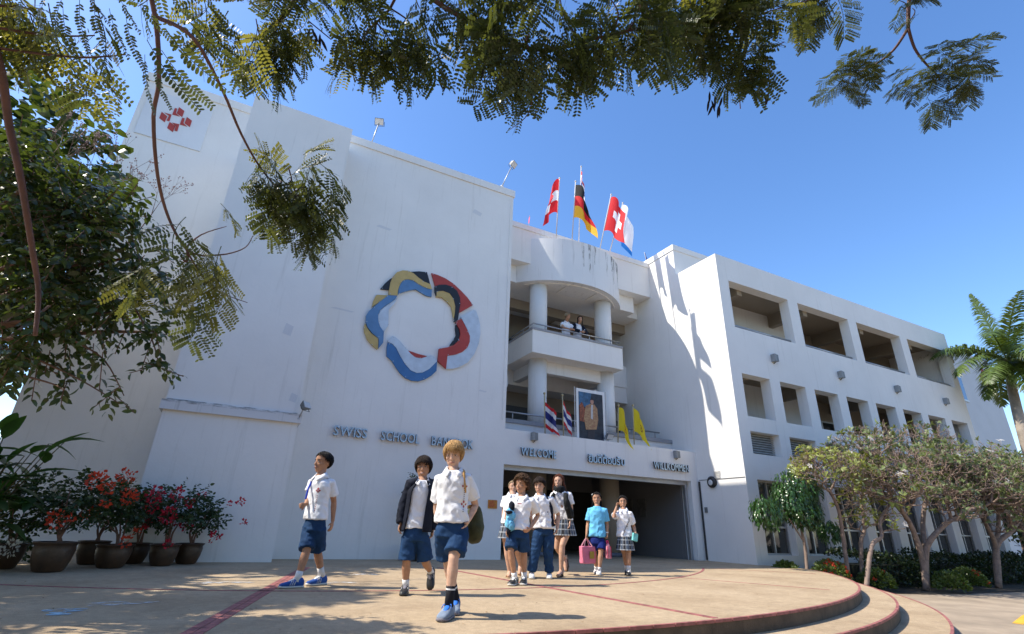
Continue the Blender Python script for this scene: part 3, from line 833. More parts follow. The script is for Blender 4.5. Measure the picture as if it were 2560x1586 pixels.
# flood lights ----------------------------------------------------
LGREY = mat('lamp_housing', (0.16, 0.17, 0.17), rough=0.5, var=0.3)
LENS = mat('lamp_lens', (0.55, 0.57, 0.58), rough=0.15, var=0.2)
def flood(head, base, aim, label, s=1.0):
    head = Vector(head); base = Vector(base)
    t = thing('floodlight', label, 'lamp', base)
    h = head - base
    mb = MB(); mb.tube([(0, 0, 0), h * 0.96], 0.018 * s, 8); mb.tube([(0, 0, -0.01), (0, 0, 0.015)], 0.05 * s, 8)
    obj('arm', mb, ALU, t, smooth=True)
    d = Vector(aim).normalized(); r = d.cross(Vector((0, 0, 1))).normalized(); u = r.cross(d)
    w, d0, hh = 0.13 * s, 0.07 * s, 0.10 * s
    mb = MB()
    f = [h + r * a * w + u * b * hh + d * d0 for a, b in ((-1, -1), (1, -1), (1, 1), (-1, 1))]
    k = [h + r * a * w * 0.6 + u * b * hh * 0.6 - d * d0 for a, b in ((-1, -1), (1, -1), (1, 1), (-1, 1))]
    mb.add(f + k, [(0, 1, 2, 3), (7, 6, 5, 4), (0, 4, 5, 1), (1, 5, 6, 2), (2, 6, 7, 3), (3, 7, 4, 0)])
    hd = obj('housing', mb, LGREY, t)
    mb = MB(); mb.obox(h + d * (d0 + 0.006), r, u, d, w * 0.88, hh * 0.85, 0.004)
    obj('lens', mb, LENS, hd)
    mb = MB()
    for sg in (-1, 1): mb.tube([h + r * sg * (w + 0.01) - d * 0.02, h + r * sg * (w + 0.01) - u * hh * 1.3, h - u * hh * 1.35], 0.008 * s, 6)
    obj('bracket', mb, BLACK, t)
    return t
flood(at(949, 304, 12.6), at(927, 363, 12.5), (-0.2, -0.6, -0.7), 'grey floodlight on a thin pole above the facade, beside the tall panel')
flood(at(1282, 411, 12.6), at(1255, 466, 12.5), (0.4, -0.6, -0.6), 'grey floodlight on a leaning thin pole at the facade corner by the flags')
flood(at(762, 1016, 11.2), at(746, 1048, 11.36), (0.6, -0.6, 0.4), 'small floodlight standing on the low ledge of the tall panel', 0.8)
flood(at(1523, 1090, 12.45), at(1521, 1112, 12.5), (0, -0.8, -0.6), 'dark floodlight on the entrance beam beside the portrait banner', 0.9)
def box_lamp(c, label, s=1.0, group=None):
    t = thing('wall_lamp', label, 'lamp', c, group)
    mb = MB(); mb.box(-0.10 * s, -0.005, -0.16 * s, 0, -0.13 * s, 0.13 * s); obj('housing', mb, mat('lamp_light_grey', (0.24, 0.25, 0.25), var=0.2), t, bevel=0.006)
    mb = MB(); mb.box(0.0, 0.10 * s, -0.15 * s, 0, -0.12 * s, 0.12 * s); obj('lens', mb, LGREY, t, bevel=0.006)
    mb = MB(); mb.tube([(0.03, -0.05, -0.13 * s), (0.0, -0.03, -0.17 * s), (0, 0.0, -0.17 * s)], 0.01, 6); obj('cable', mb, BLACK, t)
    return t
for i in range(4):
    box_lamp((15.16 + 3.605 * i, WY, 6.24), 'grey box lamp below the %s large opening counted from the sunlit side wall' % ('first', 'second', 'third', 'fourth')[i], 1.0, 'box lamps along the wing')
p_ = at(1333, 1094, MY); box_lamp((p_.x, MY, 3.05), 'small box lamp on the entrance beam above WELCOME', 0.85)
p_ = at(1688, 1134, MY); box_lamp((p_.x, MY, 3.02), 'small box lamp on the entrance beam above WILLKOMMEN', 0.85)
# round bulkhead lamp, vent, intercom on the wing's side wall
t = thing('bulkhead_lamp', 'round black bulkhead lamp on the side wall of the wing', 'lamp', (XW, 11.72, 2.22))
mb = MB(); mb.tube([(0, 0, 0), (-0.06, 0, 0), (-0.10, 0, 0)], [0.17, 0.17, 0.12], 24); obj('casing', mb, BLACK, t)
mb = MB(); mb.tube([(-0.09, 0.0, -0.02), (-0.125, 0, -0.02)], [0.10, 0.05], 20); obj('globe', mb, LENS, t)
t = thing('vent_grille', 'small white louvred vent beside the round lamp', 'vent', (XW, 11.5, 2.42))
mb = MB(); mb.box(-0.02, -0.002, -0.12, 0.12, -0.12, 0.12); obj('frame', mb, WHITE, t)
for k in range(5):
    mb = MB(); mb.box(-0.035, -0.021, -0.11, 0.11, -0.10 + 0.045 * k, -0.075 + 0.045 * k); obj('slat', mb, LOUV, t)
mb = MB(); mb.box(-0.03, -0.002, -0.05, 0.05, -0.08, 0.08); mb.box(-0.05, -0.03, -0.02, 0.02, -0.03, 0.03)
tag(obj('intercom', mb, LGREY, loc=(XW, 12.08, 1.42)), 'small grey intercom on the wall by the shutter edge', 'intercom')
# orange notice
t = thing('notice_plate', 'small orange notice fixed to the facade by the doorway', 'sign', at(1231, 1261, MY - 0.004))
mb = MB(); mb.box(-0.125, 0.125, -0.015, 0.0, -0.10, 0.10); obj('plate', mb, mat('orange_print', (0.62, 0.30, 0.03), var=0.0, col2=(0.45, 0.12, 0.02), vscale=18), t)
mb = MB()
for z_ in (0.06, 0.03, 0.0, -0.03, -0.06): mb.box(-0.10, 0.09 - abs(z_), -0.018, -0.0155, z_ - 0.006, z_ + 0.006)
obj('print_line', mb, mat('red_print', (0.5, 0.05, 0.03)), t)
# small framed notices on the hall wall
for k, yy in enumerate((14.6, 15.3, 16.0)):
    mb = MB(); mb.box(-0.03, -0.004, -0.22, 0.22, -0.3, 0.3)
    tag(obj('framed_notice', mb, mat('dark_notice', (0.14, 0.13, 0.12), var=0.3, vscale=9), loc=(12.66, yy, 1.5)), 'framed dark notice on the hall side wall, %s from the shutter' % ('first', 'second', 'third')[k], 'notice', 'notices in the entrance hall')

# flags -----------------------------------------------------------
def cloth_mat(name, col):
    return leaf_mat(name, col, rough=0.8, transl=0.35, var=0.04, col_t=tuple(min(1, c * 1.1) for c in col))
F_RED = cloth_mat('flag_red', (0.62, 0.02, 0.025)); F_WHITE = cloth_mat('flag_white', (0.78, 0.78, 0.78)); F_BLACK = cloth_mat('flag_black', (0.012, 0.012, 0.014))
F_GOLD = cloth_mat('flag_gold', (0.75, 0.42, 0.03)); F_NAVY = cloth_mat('flag_navy', (0.03, 0.04, 0.20)); F_YEL = cloth_mat('flag_yellow', (0.80, 0.62, 0.02)); F_SKY = cloth_mat('flag_sky_blue', (0.03, 0.25, 0.70))
F_EMB = cloth_mat('flag_emblem', (0.25, 0.12, 0.02))
def flag(base, top, label, mats_, fn, v0, v1, L, dirx, diry, droop, folds, seed, pole_m=None, r=0.018, amp=0.11):
    """pole with a limp cloth: v runs down the hoist, u along the fly"""
    base = Vector(base); top = Vector(top)
    t = thing('flag', label, 'flag', base)
    ax_ = top - base
    mb = MB(); mb.tube([(0, 0, 0), ax_], r, 10); mb.ell(ax_, (r * 2, r * 2, r * 2.2))
    obj('pole', mb, pole_m or mat('white_pole', (0.55, 0.52, 0.48), rough=0.5, var=0.1), t, smooth=True)
    nu, nv = 26, 20; mb = MB(); vs = []
    d = Vector((dirx, diry, 0)).normalized(); q = Vector((-d.y, d.x, 0)); rnd = random.Random(seed); ph = rnd.random() * 6
    for j in range(nv + 1):
        v = j / nv
        hp = ax_ * (1 - (v0 + (v1 - v0) * v))
        for i in range(nu + 1):
            u = i / nu
            ang = rad(droop) * min(1, u * 2.2) * (0.82 + 0.25 * (1 - v))
            out = L * (u * math.cos(ang)); dn = L * u * math.sin(ang)
            w = amp * (u ** 0.6) * math.sin(folds * PI * u + ph + 0.8 * v)
            w2 = amp * 0.6 * u * math.sin(5 * v + ph * 2 + 3 * u)
            vs.append(hp + d * (out + w2 * 0.5 + r) + q * w + Vector((0, 0, -dn + 0.03 * math.sin(7 * u + ph))))
    fs = []; ms = []
    for j in range(nv):
        for i in range(nu):
            a = j * (nu + 1) + i
            fs.append((a, a + 1, a + nu + 2, a + nu + 1)); ms.append(fn((i + 0.5) / nu, (j + 0.5) / nv))
    mb.add(vs, fs); mb.m = ms
    obj('cloth', mb, mats_, t, smooth=True, recalc=False)
    return t
band3 = lambda u, v: 0 if v < 0.333 else (1 if v < 0.667 else 2)
thai = lambda u, v: 0 if v < 1 / 6 or v > 5 / 6 else (1 if v < 2 / 6 or v > 4 / 6 else 2)
def swiss(u, v):
    a, b = abs(u - 0.5), abs(v - 0.5)
    return 1 if (a < 0.09 and b < 0.3) or (b < 0.09 and a < 0.3) else 0
def emb(cu, cv):
    def f(u, v):
        r_ = math.hypot((u - cu) * 1.2, v - cv)
        return 1 if (0.09 < r_ < 0.16 or r_ < 0.05) else 0
    return f
flag(at(1390, 600, 13.35), at(1399, 446, 13.35), 'red white red striped flag hanging limp on the canopy roof', [F_RED, F_WHITE, F_RED], band3, 0.05, 0.60, 1.5, -0.9, -0.4, 56, 2.2, 3, amp=0.20)
flag(at(1430, 603, 13.15), at(1439, 454, 13.15), 'black red gold striped flag hanging limp on the canopy roof', [F_BLACK, F_RED, F_GOLD], band3, 0.06, 0.62, 1.4, 0.7, -0.7, 64, 2.0, 5, amp=0.20)
flag(at(1447, 604, 14.2), at(1453, 417, 14.2), 'red white and blue striped flag on the tallest pole behind the gold striped flag', [F_RED, F_WHITE, F_NAVY], thai, 0.08, 0.42, 0.9, -0.2, -0.9, 76, 1.8, 9, amp=0.07)
flag(at(1500, 622, 13.45), at(1528, 487, 13.45), 'red flag with a white cross on a leaning pole on the canopy roof', [F_RED, F_WHITE], swiss, 0.05, 0.68, 1.2, 0.45, -0.8, 58, 1.5, 2, amp=0.14)
flag(at(1523, 636, 13.8), at(1557, 508, 13.8), 'plain white flag with blue lower edge on a leaning pole behind the cross flag', [F_WHITE, F_SKY], lambda u, v: 1 if v > 0.86 else 0, 0.05, 0.70, 1.2, 0.3, -0.5, 68, 1.5, 7, amp=0.10)
flag(at(1322, 563, 14.0), at(1324, 541, 14.0), 'tiny pink flag on a short stick behind the roof coping', [cloth_mat('flag_pink', (0.75, 0.12, 0.18))], lambda u, v: 0, 0.0, 0.7, 0.14, -0.6, -0.7, 60, 2, 4, r=0.008, amp=0.03)
flag(at(1618, 662, 14.3), at(1611, 632, 14.3), 'tiny dark flag at the corner of the roof by the stair tower', [F_NAVY], lambda u, v: 0, 0.0, 0.8, 0.16, 0.8, -0.3, 70, 2, 6, r=0.008, amp=0.03)
GOLDP = mat('gold_pole', (0.42, 0.34, 0.18), rough=0.45, var=0.15)
ty = 12.52
flag(at(1363, 1092, ty), at(1361, 984, ty), 'red white and blue striped flag wrapped round its gold pole on the entrance beam', [F_RED, F_WHITE, F_NAVY], thai, 0.22, 0.80, 0.46, 0.6, -0.8, 40, 3.0, 11, GOLDP, amp=0.13)
flag(at(1409, 1098, ty), at(1406, 988, ty), 'red white and blue striped flag spread out beside the portrait banner', [F_RED, F_WHITE, F_NAVY], thai, 0.16, 0.70, 0.50, 0.9, 0.3, 46, 1.2, 13, GOLDP, amp=0.05)
flag(at(1545, 1112, ty), at(1546, 1014, ty), 'narrow hanging yellow flag with a red emblem beside the portrait banner', [F_YEL, cloth_mat('flag_red_emblem', (0.6, 0.15, 0.02))], emb(0.55, 0.45), 0.05, 0.64, 0.75, 0.6, -0.7, 68, 1.6, 15, GOLDP, amp=0.10)
flag(at(1586, 1120, ty), at(1582, 1014, ty), 'yellow flag with a dark round emblem hanging on the pole by the wing', [F_YEL, F_EMB], emb(0.55, 0.45), 0.07, 0.62, 0.72, 0.75, -0.5, 60, 1.5, 17, GOLDP, amp=0.09)

# portrait banner: a plain standing figure in a gold coat ---------
pc = Vector((9.13, 12.55, 3.18))
por = thing('portrait_banner', 'tall framed banner of a standing figure in a gold coat on the terrace', 'banner', (pc.x, 12.55, 3.16))
w2, h2 = 0.525, 1.56
mb = MB(); mb.box(-w2, w2, 0.0, 0.03, 0.0, h2); obj('frame', mb, mat('white_frame', (0.74, 0.73, 0.70), var=0.08), por, bevel=0.004)
def plate(name, poly, m_, k):
    poly = [(p[0] * 1.24, p[1] * 1.10) for p in poly]
    mb = MB(); mb.prism(poly, 'y', -0.004 - 0.003 * k, -0.0015 - 0.003 * k + 0.0008); return obj(name, mb, m_, por)
plate('printed_sheet', [(-0.36, 0.02), (0.36, 0.02), (0.36, 1.33), (-0.36, 1.33)], mat('print_dark', (0.02, 0.025, 0.035), var=0.6, vscale=6), 0)
plate('printed_sky', [(-0.36, 0.95), (-0.05, 0.9), (0.02, 1.33), (-0.36, 1.33)], mat('print_blue', (0.04, 0.11, 0.20), var=0.6, vscale=7), 1)
plate('printed_throne', [(-0.34, 0.52), (-0.2, 0.5), (-0.18, 0.85), (-0.27, 1.05), (-0.34, 0.95)], mat('print_red', (0.25, 0.07, 0.03), var=0.6, vscale=20), 2)
plate('printed_legs', [(-0.12, 0.05), (0.08, 0.05), (0.10, 0.42), (-0.12, 0.42)], mat('print_legs', (0.03, 0.025, 0.03), var=0.5), 3)
plate('printed_coat', [(-0.17, 0.30), (0.14, 0.34), (0.20, 0.60), (0.18, 0.92), (0.10, 1.02), (-0.03, 1.02), (-0.16, 0.95), (-0.22, 0.62)], mat('print_gold', (0.48, 0.31, 0.14), var=0.0, col2=(0.25, 0.10, 0.06), vscale=16), 4)
plate('printed_shirt', [(-0.02, 0.62), (0.04, 0.60), (0.05, 1.0), (0.0, 1.0)], mat('print_white', (0.5, 0.48, 0.46), var=0.2), 5)
plate('printed_face', [(0.025 + 0.052 * math.cos(a * PI / 8), 1.09 + 0.075 * math.sin(a * PI / 8)) for a in range(16)], mat('print_skin', (0.42, 0.22, 0.15), var=0.2), 6)
plate('printed_hair', [(0.025 + 0.056 * math.cos(a * PI / 8), 1.11 + 0.075 * math.sin(a * PI / 8)) for a in range(1, 8)], mat('print_hair', (0.02, 0.018, 0.02)), 7)
for x in (-w2 - 0.05, w2 + 0.06):
    mb = MB(); mb.tube([(x, 0.02, -0.02), (x, 0.02, h2 + 0.03)], 0.014, 8); obj('pole', mb, mat('white_pole', (0.6, 0.6, 0.6)), por)
# ================================================================ plants
CAMP = Vector((0, 0, CAM_Z))
BARK = mat('brown_bark', (0.16, 0.09, 0.06), rough=0.85, var=0.35, vscale=8, bump=0.5, bscale=40)
BARK_RED = mat('reddish_twig', (0.12, 0.055, 0.04), rough=0.7, var=0.3, vscale=14, bump=0.3, bscale=60)
BARK_GREY = mat('grey_knobbly_bark', (0.235, 0.17, 0.135), rough=0.8, var=0.35, vscale=10, bump=0.5, bscale=50)

# one leaf blade, unit length along +Y, folded along the midrib, normal +Z
def leaf_mesh(name, w, m_, fold=0.25, curl=0.15, shape='ell'):
    ts = [0, 0.18, 0.42, 0.68, 0.88, 1.0]
    ws = {'ell': [0.02, 0.62, 1.0, 0.85, 0.45, 0.0], 'obo': [0.02, 0.28, 0.62, 1.0, 0.78, 0.0], 'lance': [0.05, 0.8, 1.0, 0.7, 0.35, 0.0]}[shape]
    v = []; f = []
    for t, q in zip(ts, ws):
        z = -curl * t * t
        v += [(-w * q, t, z + fold * w * q), (0, t, z), (w * q, t, z + fold * w * q)]
    for i in range(5):
        a = i * 3
        f += [(a, a + 1, a + 4, a + 3), (a + 1, a + 2, a + 5, a + 4)]
    me = bpy.data.meshes.new(name); me.from_pydata(v, [], f); me.materials.append(m_)
    me.polygons.foreach_set('use_smooth', [True] * len(f))
    return me
def frame(pos, d, up, s):
    d = Vector(d).normalized(); up = Vector(up)
    x = d.cross(up)
    if x.length < 1e-4: x = d.orthogonal()
    x.normalize(); z = x.cross(d)
    return Matrix(((x.x * s, d.x * s, z.x * s, pos[0]), (x.y * s, d.y * s, z.y * s, pos[1]), (x.z * s, d.z * s, z.z * s, pos[2]), (0, 0, 0, 1)))
LV = np.array([(0, 0, 0), (-0.5, 0.3, 0.10), (0.5, 0.3, 0.10), (-0.42, 0.68, 0.06), (0.42, 0.68, 0.06), (0, 1, -0.10)], float)
def cloud(name, mats4, width, m_, parent):
    """many leaves in one mesh (only what is past counting)"""
    if not mats4: return None
    M = np.array([[list(r) for r in m] for m in mats4])
    base = LV * np.array([width, 1, 1.0])
    P = np.einsum('nij,kj->nki', M[:, :3, :3], base) + M[:, None, :3, 3]
    n = len(mats4); P = P.reshape(-1, 3)
    me = bpy.data.meshes.new(name)
    o6 = (np.arange(n) * 6)[:, None]
    tri = np.concatenate([o6 + np.array([0, 2, 1]), o6 + np.array([3, 4, 5])], 1).reshape(-1, 3)
    quad = (o6 + np.array([1, 2, 4, 3]))
    loops = np.concatenate([tri.ravel(), quad.ravel()])
    starts = np.concatenate([np.arange(len(tri)) * 3, len(tri) * 3 + np.arange(n) * 4])
    tot = np.concatenate([np.full(len(tri), 3), np.full(n, 4)])
    me.vertices.add(len(P)); me.vertices.foreach_set('co', P.ravel())
    me.loops.add(len(loops)); me.loops.foreach_set('vertex_index', loops.astype(np.int32))
    me.polygons.add(len(starts)); me.polygons.foreach_set('loop_start', starts.astype(np.int32)); me.polygons.foreach_set('loop_total', tot.astype(np.int32))
    me.update(calc_edges=True); me.validate()
    me.materials.append(m_)
    o = bpy.data.objects.new(name, me); COL.objects.link(o); o.parent = parent
    o['kind'] = 'stuff'
    return o
def dress(t, mats4, leaf_me, width, m_, keep, base):
    """the nearest leaves become parts, the rest one foliage mesh; matrices are in world space"""
    B = Vector(base)
    order = sorted(mats4, key=lambda m: (m.translation - CAMP).length)
    inv = Matrix.Translation(-B)
    for m in order[:keep]:
        link_copy(leaf_me, 'leaf', t, matrix=inv @ m)
    cloud('foliage', [inv @ m for m in order[keep:]], width, m_, t)
def branch(mb, pts, r0, r1, n=7, sm=4):
    q = smooth_path(pts, sm); k = len(q)
    mb.tube(q, [r0 + (r1 - r0) * i / (k - 1) for i in range(k)], n)
    return q
def crown(rnd, blobs, per, leaf_len, droop=0.3, shell=0.55, twig=0.25, per_twig=7, upn=0.6):
    """twigs spread through the blobs, leaves set along each twig"""
    tw = []; out = []
    for c, r in blobs:
        c = Vector(c)
        for _ in range(int(per * r * r)):
            v = rvec(rnd); v = v.normalized() * (shell + (1 - shell) * rnd.random() ** 0.5 if rnd.random() < 0.75 else rnd.random()) 
            p = c + v * r
            d = (v.normalized() * 0.8 + rvec(rnd) * 0.7 + Vector((0, 0, -droop))).normalized()
            L = twig * rnd.uniform(0.6, 1.3)
            e = p + d * L * 0.5; s = p - d * L * 0.5
            tw.append((s, e))
            for k in range(per_twig):
                f = (k + 0.5) / per_twig
                side = (1 if k % 2 else -1)
                a = d.cross(Vector((0, 0, 1)))
                if a.length < 1e-3: a = Vector((1, 0, 0))
                a.normalize()
                ld = (a * side * 0.9 + d * 0.7 + rvec(rnd) * 0.35 + Vector((0, 0, -droop * 0.8))).normalized()
                up = (Vector((0, 0, 1)) * upn + rvec(rnd) * 0.8)
                out.append(frame(s.lerp(e, f), ld, up, leaf_len * rnd.uniform(0.65, 1.15)))
    return tw, out

# ---------------------------------------------------------------- feathery tree overhead
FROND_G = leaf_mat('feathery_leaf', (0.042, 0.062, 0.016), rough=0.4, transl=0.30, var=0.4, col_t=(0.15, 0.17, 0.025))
FROND_Y = leaf_mat('feathery_leaf_yellow', (0.09, 0.11, 0.022), rough=0.45, transl=0.42, var=0.4, col_t=(0.30, 0.28, 0.035))  # yellower leaf tone mixed into some sprays
def frond_mesh(name, L, npin, plen, nleaf, ll, m_, seed):
    """twice-divided leaf along +Y: stalk, side stalks, small oval leaflets"""
    r = random.Random(seed); v = []; f = []; mb = MB()
    def leaflet(p, d, up, s):
        d = d.normalized(); x = d.cross(up).normalized(); o = len(v); w = s * 0.235
        for a, b in ((0, 0.0), (0.25, 1), (0.6, 1.1), (0.9, 0.65), (1.0, 0.0), (0.9, -0.65), (0.6, -1.1), (0.25, -1)):
            q = p + d * s * a + x * w * b; v.append(tuple(q))
        f.append(tuple(range(o, o + 8)))
    def stalk(a, b, w):
        d = (b - a).normalized(); x = d.cross(Vector((0, 0, 1)))
        if x.length < 1e-3: x = Vector((1, 0, 0))
        x.normalize(); z = x.cross(d); o = len(v)
        for p, ww in ((a, w), (b, w * 0.6)):
            v.extend([tuple(p + x * ww), tuple(p - x * ww * 0.5 + z * ww), tuple(p - x * ww * 0.5 - z * ww)])
        f.extend([(o, o + 1, o + 4, o + 3), (o + 1, o + 2, o + 5, o + 4), (o + 2, o, o + 3, o + 5)])
    def spine(t): return Vector((0.03 * math.sin(t * 3), t * L, -0.22 * L * t * t))
    for i in range(6): stalk(spine(i / 6), spine((i + 1) / 6), 0.0024)
    for i in range(npin):
        t = 0.12 + 0.88 * (i + 0.5) / npin
        for sd in (-1, 1):
            p = spine(t + (0.012 if sd > 0 else 0))
            pl = plen * (0.65 + 0.5 * math.sin(PI * min(1, t * 0.85 + 0.15))) * r.uniform(0.85, 1.1)
            d = Vector((sd * 0.93, 0.38 + 0.3 * t, -0.12 + r.uniform(-0.15, 0.12))).normalized()
            def ps(q): return p + d * pl * q + Vector((0, 0.02 * q, -0.16 * pl * q * q))
            stalk(ps(0), ps(0.55), 0.0011); stalk(ps(0.55), ps(1), 0.0009)
            tw = r.uniform(-1.0, 1.0); d = (d + Vector((0, 0, r.uniform(-0.5, 0.15)))).normalized()
            for k in range(nleaf):
                q = 0.1 + 0.9 * (k + 0.5) / nleaf
                for s2 in (-1, 1):
                    if r.random() < 0.05: continue
                    side = Vector((-d.y, d.x, tw)).normalized() * s2
                    ld = side * 0.92 + d * 0.32 + Vector((0, 0, -0.10 + r.uniform(-0.12, 0.12)))
                    leaflet(ps(q), ld, Vector((r.uniform(-.2, .2), r.uniform(-.2, .2), 1)), ll * r.uniform(0.85, 1.1) * (1 - 0.35 * abs(q - 0.45)))
    me = bpy.data.meshes.new(name); me.from_pydata(v, [], f); me.materials.append(m_)
    return me
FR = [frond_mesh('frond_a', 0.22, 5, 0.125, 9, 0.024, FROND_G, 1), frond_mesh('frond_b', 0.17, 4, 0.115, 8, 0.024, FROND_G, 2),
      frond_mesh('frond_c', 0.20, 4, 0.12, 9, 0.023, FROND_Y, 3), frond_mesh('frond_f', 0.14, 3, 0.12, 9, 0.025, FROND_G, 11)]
FRH = [frond_mesh('frond_d', 0.34, 9, 0.12, 14, 0.018, FROND_G, 4), frond_mesh('frond_e', 0.30, 8, 0.11, 13, 0.018, FROND_G, 5)]
def strand_mesh(name, L, n, ll, m_, seed):
    """one long side stalk with paired oval leaflets"""
    r = random.Random(seed); v = []; f = []
    def sp(t): return Vector((0.012 * math.sin(4 * t), t * L, -0.10 * L * t * t))
    for i in range(8):
        a, b = sp(i / 8), sp((i + 1) / 8); o = len(v); w = 0.0014
        for p in (a, b): v.extend([(p.x + w, p.y, p.z), (p.x - w, p.y, p.z + w), (p.x - w, p.y, p.z - w)])
        f.extend([(o, o + 1, o + 4, o + 3), (o + 1, o + 2, o + 5, o + 4), (o + 2, o, o + 3, o + 5)])
    for k in range(n):
        t = 0.10 + 0.9 * (k + 0.5) / n
        for s2 in (-1, 1):
            if r.random() < 0.06: continue
            p = sp(t + 0.01 * s2); d = Vector((s2 * 0.9, 0.42, r.uniform(-0.25, 0.2))).normalized(); x = d.cross(Vector((r.uniform(-.5, .5), r.uniform(-.3, .3), 1))).normalized(); o = len(v)
            s_ = ll * r.uniform(0.85, 1.1) * (1 - 0.45 * abs(t - 0.4)); w = s_ * 0.20
            for a, b in ((0, 0.0), (0.22, 0.9), (0.6, 1.1), (0.9, 0.7), (1.0, 0.0), (0.9, -0.7), (0.6, -1.1), (0.22, -0.9)): v.append(tuple(p + d * s_ * a + x * w * b))
            f.append(tuple(range(o, o + 8)))
    me = bpy.data.meshes.new(name); me.from_pydata(v, [], f); me.materials.append(m_); return me
STR = [strand_mesh('strand_a', 0.30, 17, 0.033, FROND_G, 1), strand_mesh('strand_b', 0.26, 15, 0.033, FROND_G, 2)]
def D(x, y): return x * 1.04875, y * 1.04875
def dp(x, y, dist): return at_dist(*D(x, y), dist)
rt_base = Vector((-4.2, -2.0, -0.46))
rt = thing('feathery_tree', 'tall feathery leaved tree whose drooping twigs hang into view above the terrace', 'tree', rt_base)
mb = MB(); branch(mb, [(0, 0, -0.05), (0.1, 0.1, 1.6), (0.0, 0.4, 3.4), (0.4, 0.9, 5.2)], 0.26, 0.16, 12)
obj('trunk', mb, BARK, rt, smooth=True)
top = Vector((0.4, 0.9, 5.2))
LIMB_PTS = []
def limb(pts, r0, r1, m_=BARK_RED, n=7):
    LIMB_PTS.extend(smooth_path([Vector(p) for p in pts], 4))
    mb = MB(); branch(mb, [Vector(p) - rt_base for p in pts], r0, r1, n)
    return obj('branch', mb, m_, rt, smooth=True)
W_ = top + rt_base
limb([W_, (-3.0, 0.6, 4.6), (-1.9, 1.4, 3.6), dp(-260, -200, 2.5), dp(-60, -20, 2.3)], 0.09, 0.022)
limb([dp(-60, -20, 2.3), dp(0, 160, 2.25), dp(22, 300, 2.25), dp(50, 430, 2.2), dp(78, 600, 2.2), dp(92, 700, 2.2), dp(84, 800, 2.15)], 0.013, 0.006)
limb([W_, (-2.2, 0.4, 4.6), (-0.9, 1.2, 3.9), dp(300, -320, 2.1), dp(330, -120, 1.85)], 0.08, 0.014)
limb([dp(330, -120, 1.85), dp(370, 40, 1.75), dp(379, 190, 1.7), dp(366, 280, 1.7), dp(376, 420, 1.75), dp(402, 520, 1.8), dp(442, 592, 1.8), dp(480, 610, 1.8)], 0.0065, 0.003)
limb([dp(480, 610, 1.8), dp(540, 606, 1.8), dp(585, 590, 1.8), dp(603, 562, 1.8)], 0.003, 0.001)
limb([dp(442, 592, 1.8), dp(470, 640, 1.8), dp(510, 690, 1.8), dp(590, 722, 1.8)], 0.003, 0.001)
limb([dp(442, 592, 1.8), dp(480, 560, 1.8), dp(540, 540, 1.8)], 0.003, 0.001)
limb([dp(370, 40, 1.75), dp(460, 90, 1.9), dp(530, 215, 2.0), dp(575, 320, 2.1), dp(622, 402, 2.2), dp(680, 470, 2.25)], 0.006, 0.003)
limb([W_, (-1.2, 0.5, 5.0), (0.3, 1.2, 4.8), dp(800, -260, 3.3), dp(760, -90, 3.2)], 0.08, 0.016)
limb([dp(760, -90, 3.2), dp(690, 20, 3.1), dp(625, 85, 3.1), dp(585, 95, 3.1)], 0.014, 0.009)
limb([dp(625, 85, 3.1), dp(640, 130, 3.1), dp(660, 170, 3.1)], 0.006, 0.002)
limb([(0.3, 1.2, 4.8), (0.6, 1.6, 4.6), dp(900, -240, 3.0), dp(960, -60, 2.9)], 0.05, 0.016)
limb([dp(960, -60, 2.9), dp(1060, 18, 2.7), dp(1180, 78, 2.6), dp(1262, 116, 2.5), dp(1330, 116, 2.5), dp(1420, 92, 2.6), dp(1560, 60, 2.7)], 0.013, 0.005)
limb([dp(1262, 116, 2.5), dp(1270, 200, 2.4), dp(1260, 270, 2.4), dp(1215, 310, 2.4)], 0.005, 0.001)
limb([dp(1330, 116, 2.5), dp(1380, 190, 2.5), dp(1400, 240, 2.5)], 0.005, 0.001)
limb([dp(960, -60, 2.9), dp(930, 20, 3.0), dp(870, 85, 3.1), dp(880, 140, 3.1), dp(930, 180, 3.1)], 0.008, 0.003)
limb([(0.6, 1.6, 4.6), (1.8, 2.0, 4.9), dp(1500, -260, 3.9), dp(1560, -80, 3.8)], 0.045, 0.018)
limb([dp(1560, -80, 3.8), dp(1640, 10, 3.8), dp(1720, 60, 3.7), dp(1760, 140, 3.6), dp(1790, 180, 3.6)], 0.015, 0.006)
limb([(1.8, 2.0, 4.9), (3.2, 2.6, 5.6), dp(2210, -260, 5.9), dp(2190, -80, 5.8)], 0.04, 0.020)
limb([dp(2190, -80, 5.8), dp(2168, 0, 5.7), dp(2165, 68, 5.6)], 0.018, 0.013)
limb([dp(2165, 68, 5.6), dp(2130, 120, 5.6), dp(2085, 155, 5.6), dp(2030, 180, 5.6)], 0.012, 0.006)
limb([dp(2165, 68, 5.6), dp(2180, 115, 5.6), dp(2205, 150, 5.6), dp(2235, 180, 5.6)], 0.012, 0.006)
limb([W_, (-4.6, 2.0, 5.6), (-5.2, 5.0, 6.2), (-5.4, 8.0, 6.6)], 0.12, 0.04, BARK)
limb([W_, (-2.6, -1.5, 6.0), (0, -2.5, 6.6), (2.5, -2.5, 6.8)], 0.12, 0.04, BARK)
rf = random.Random(42)
fronds = []
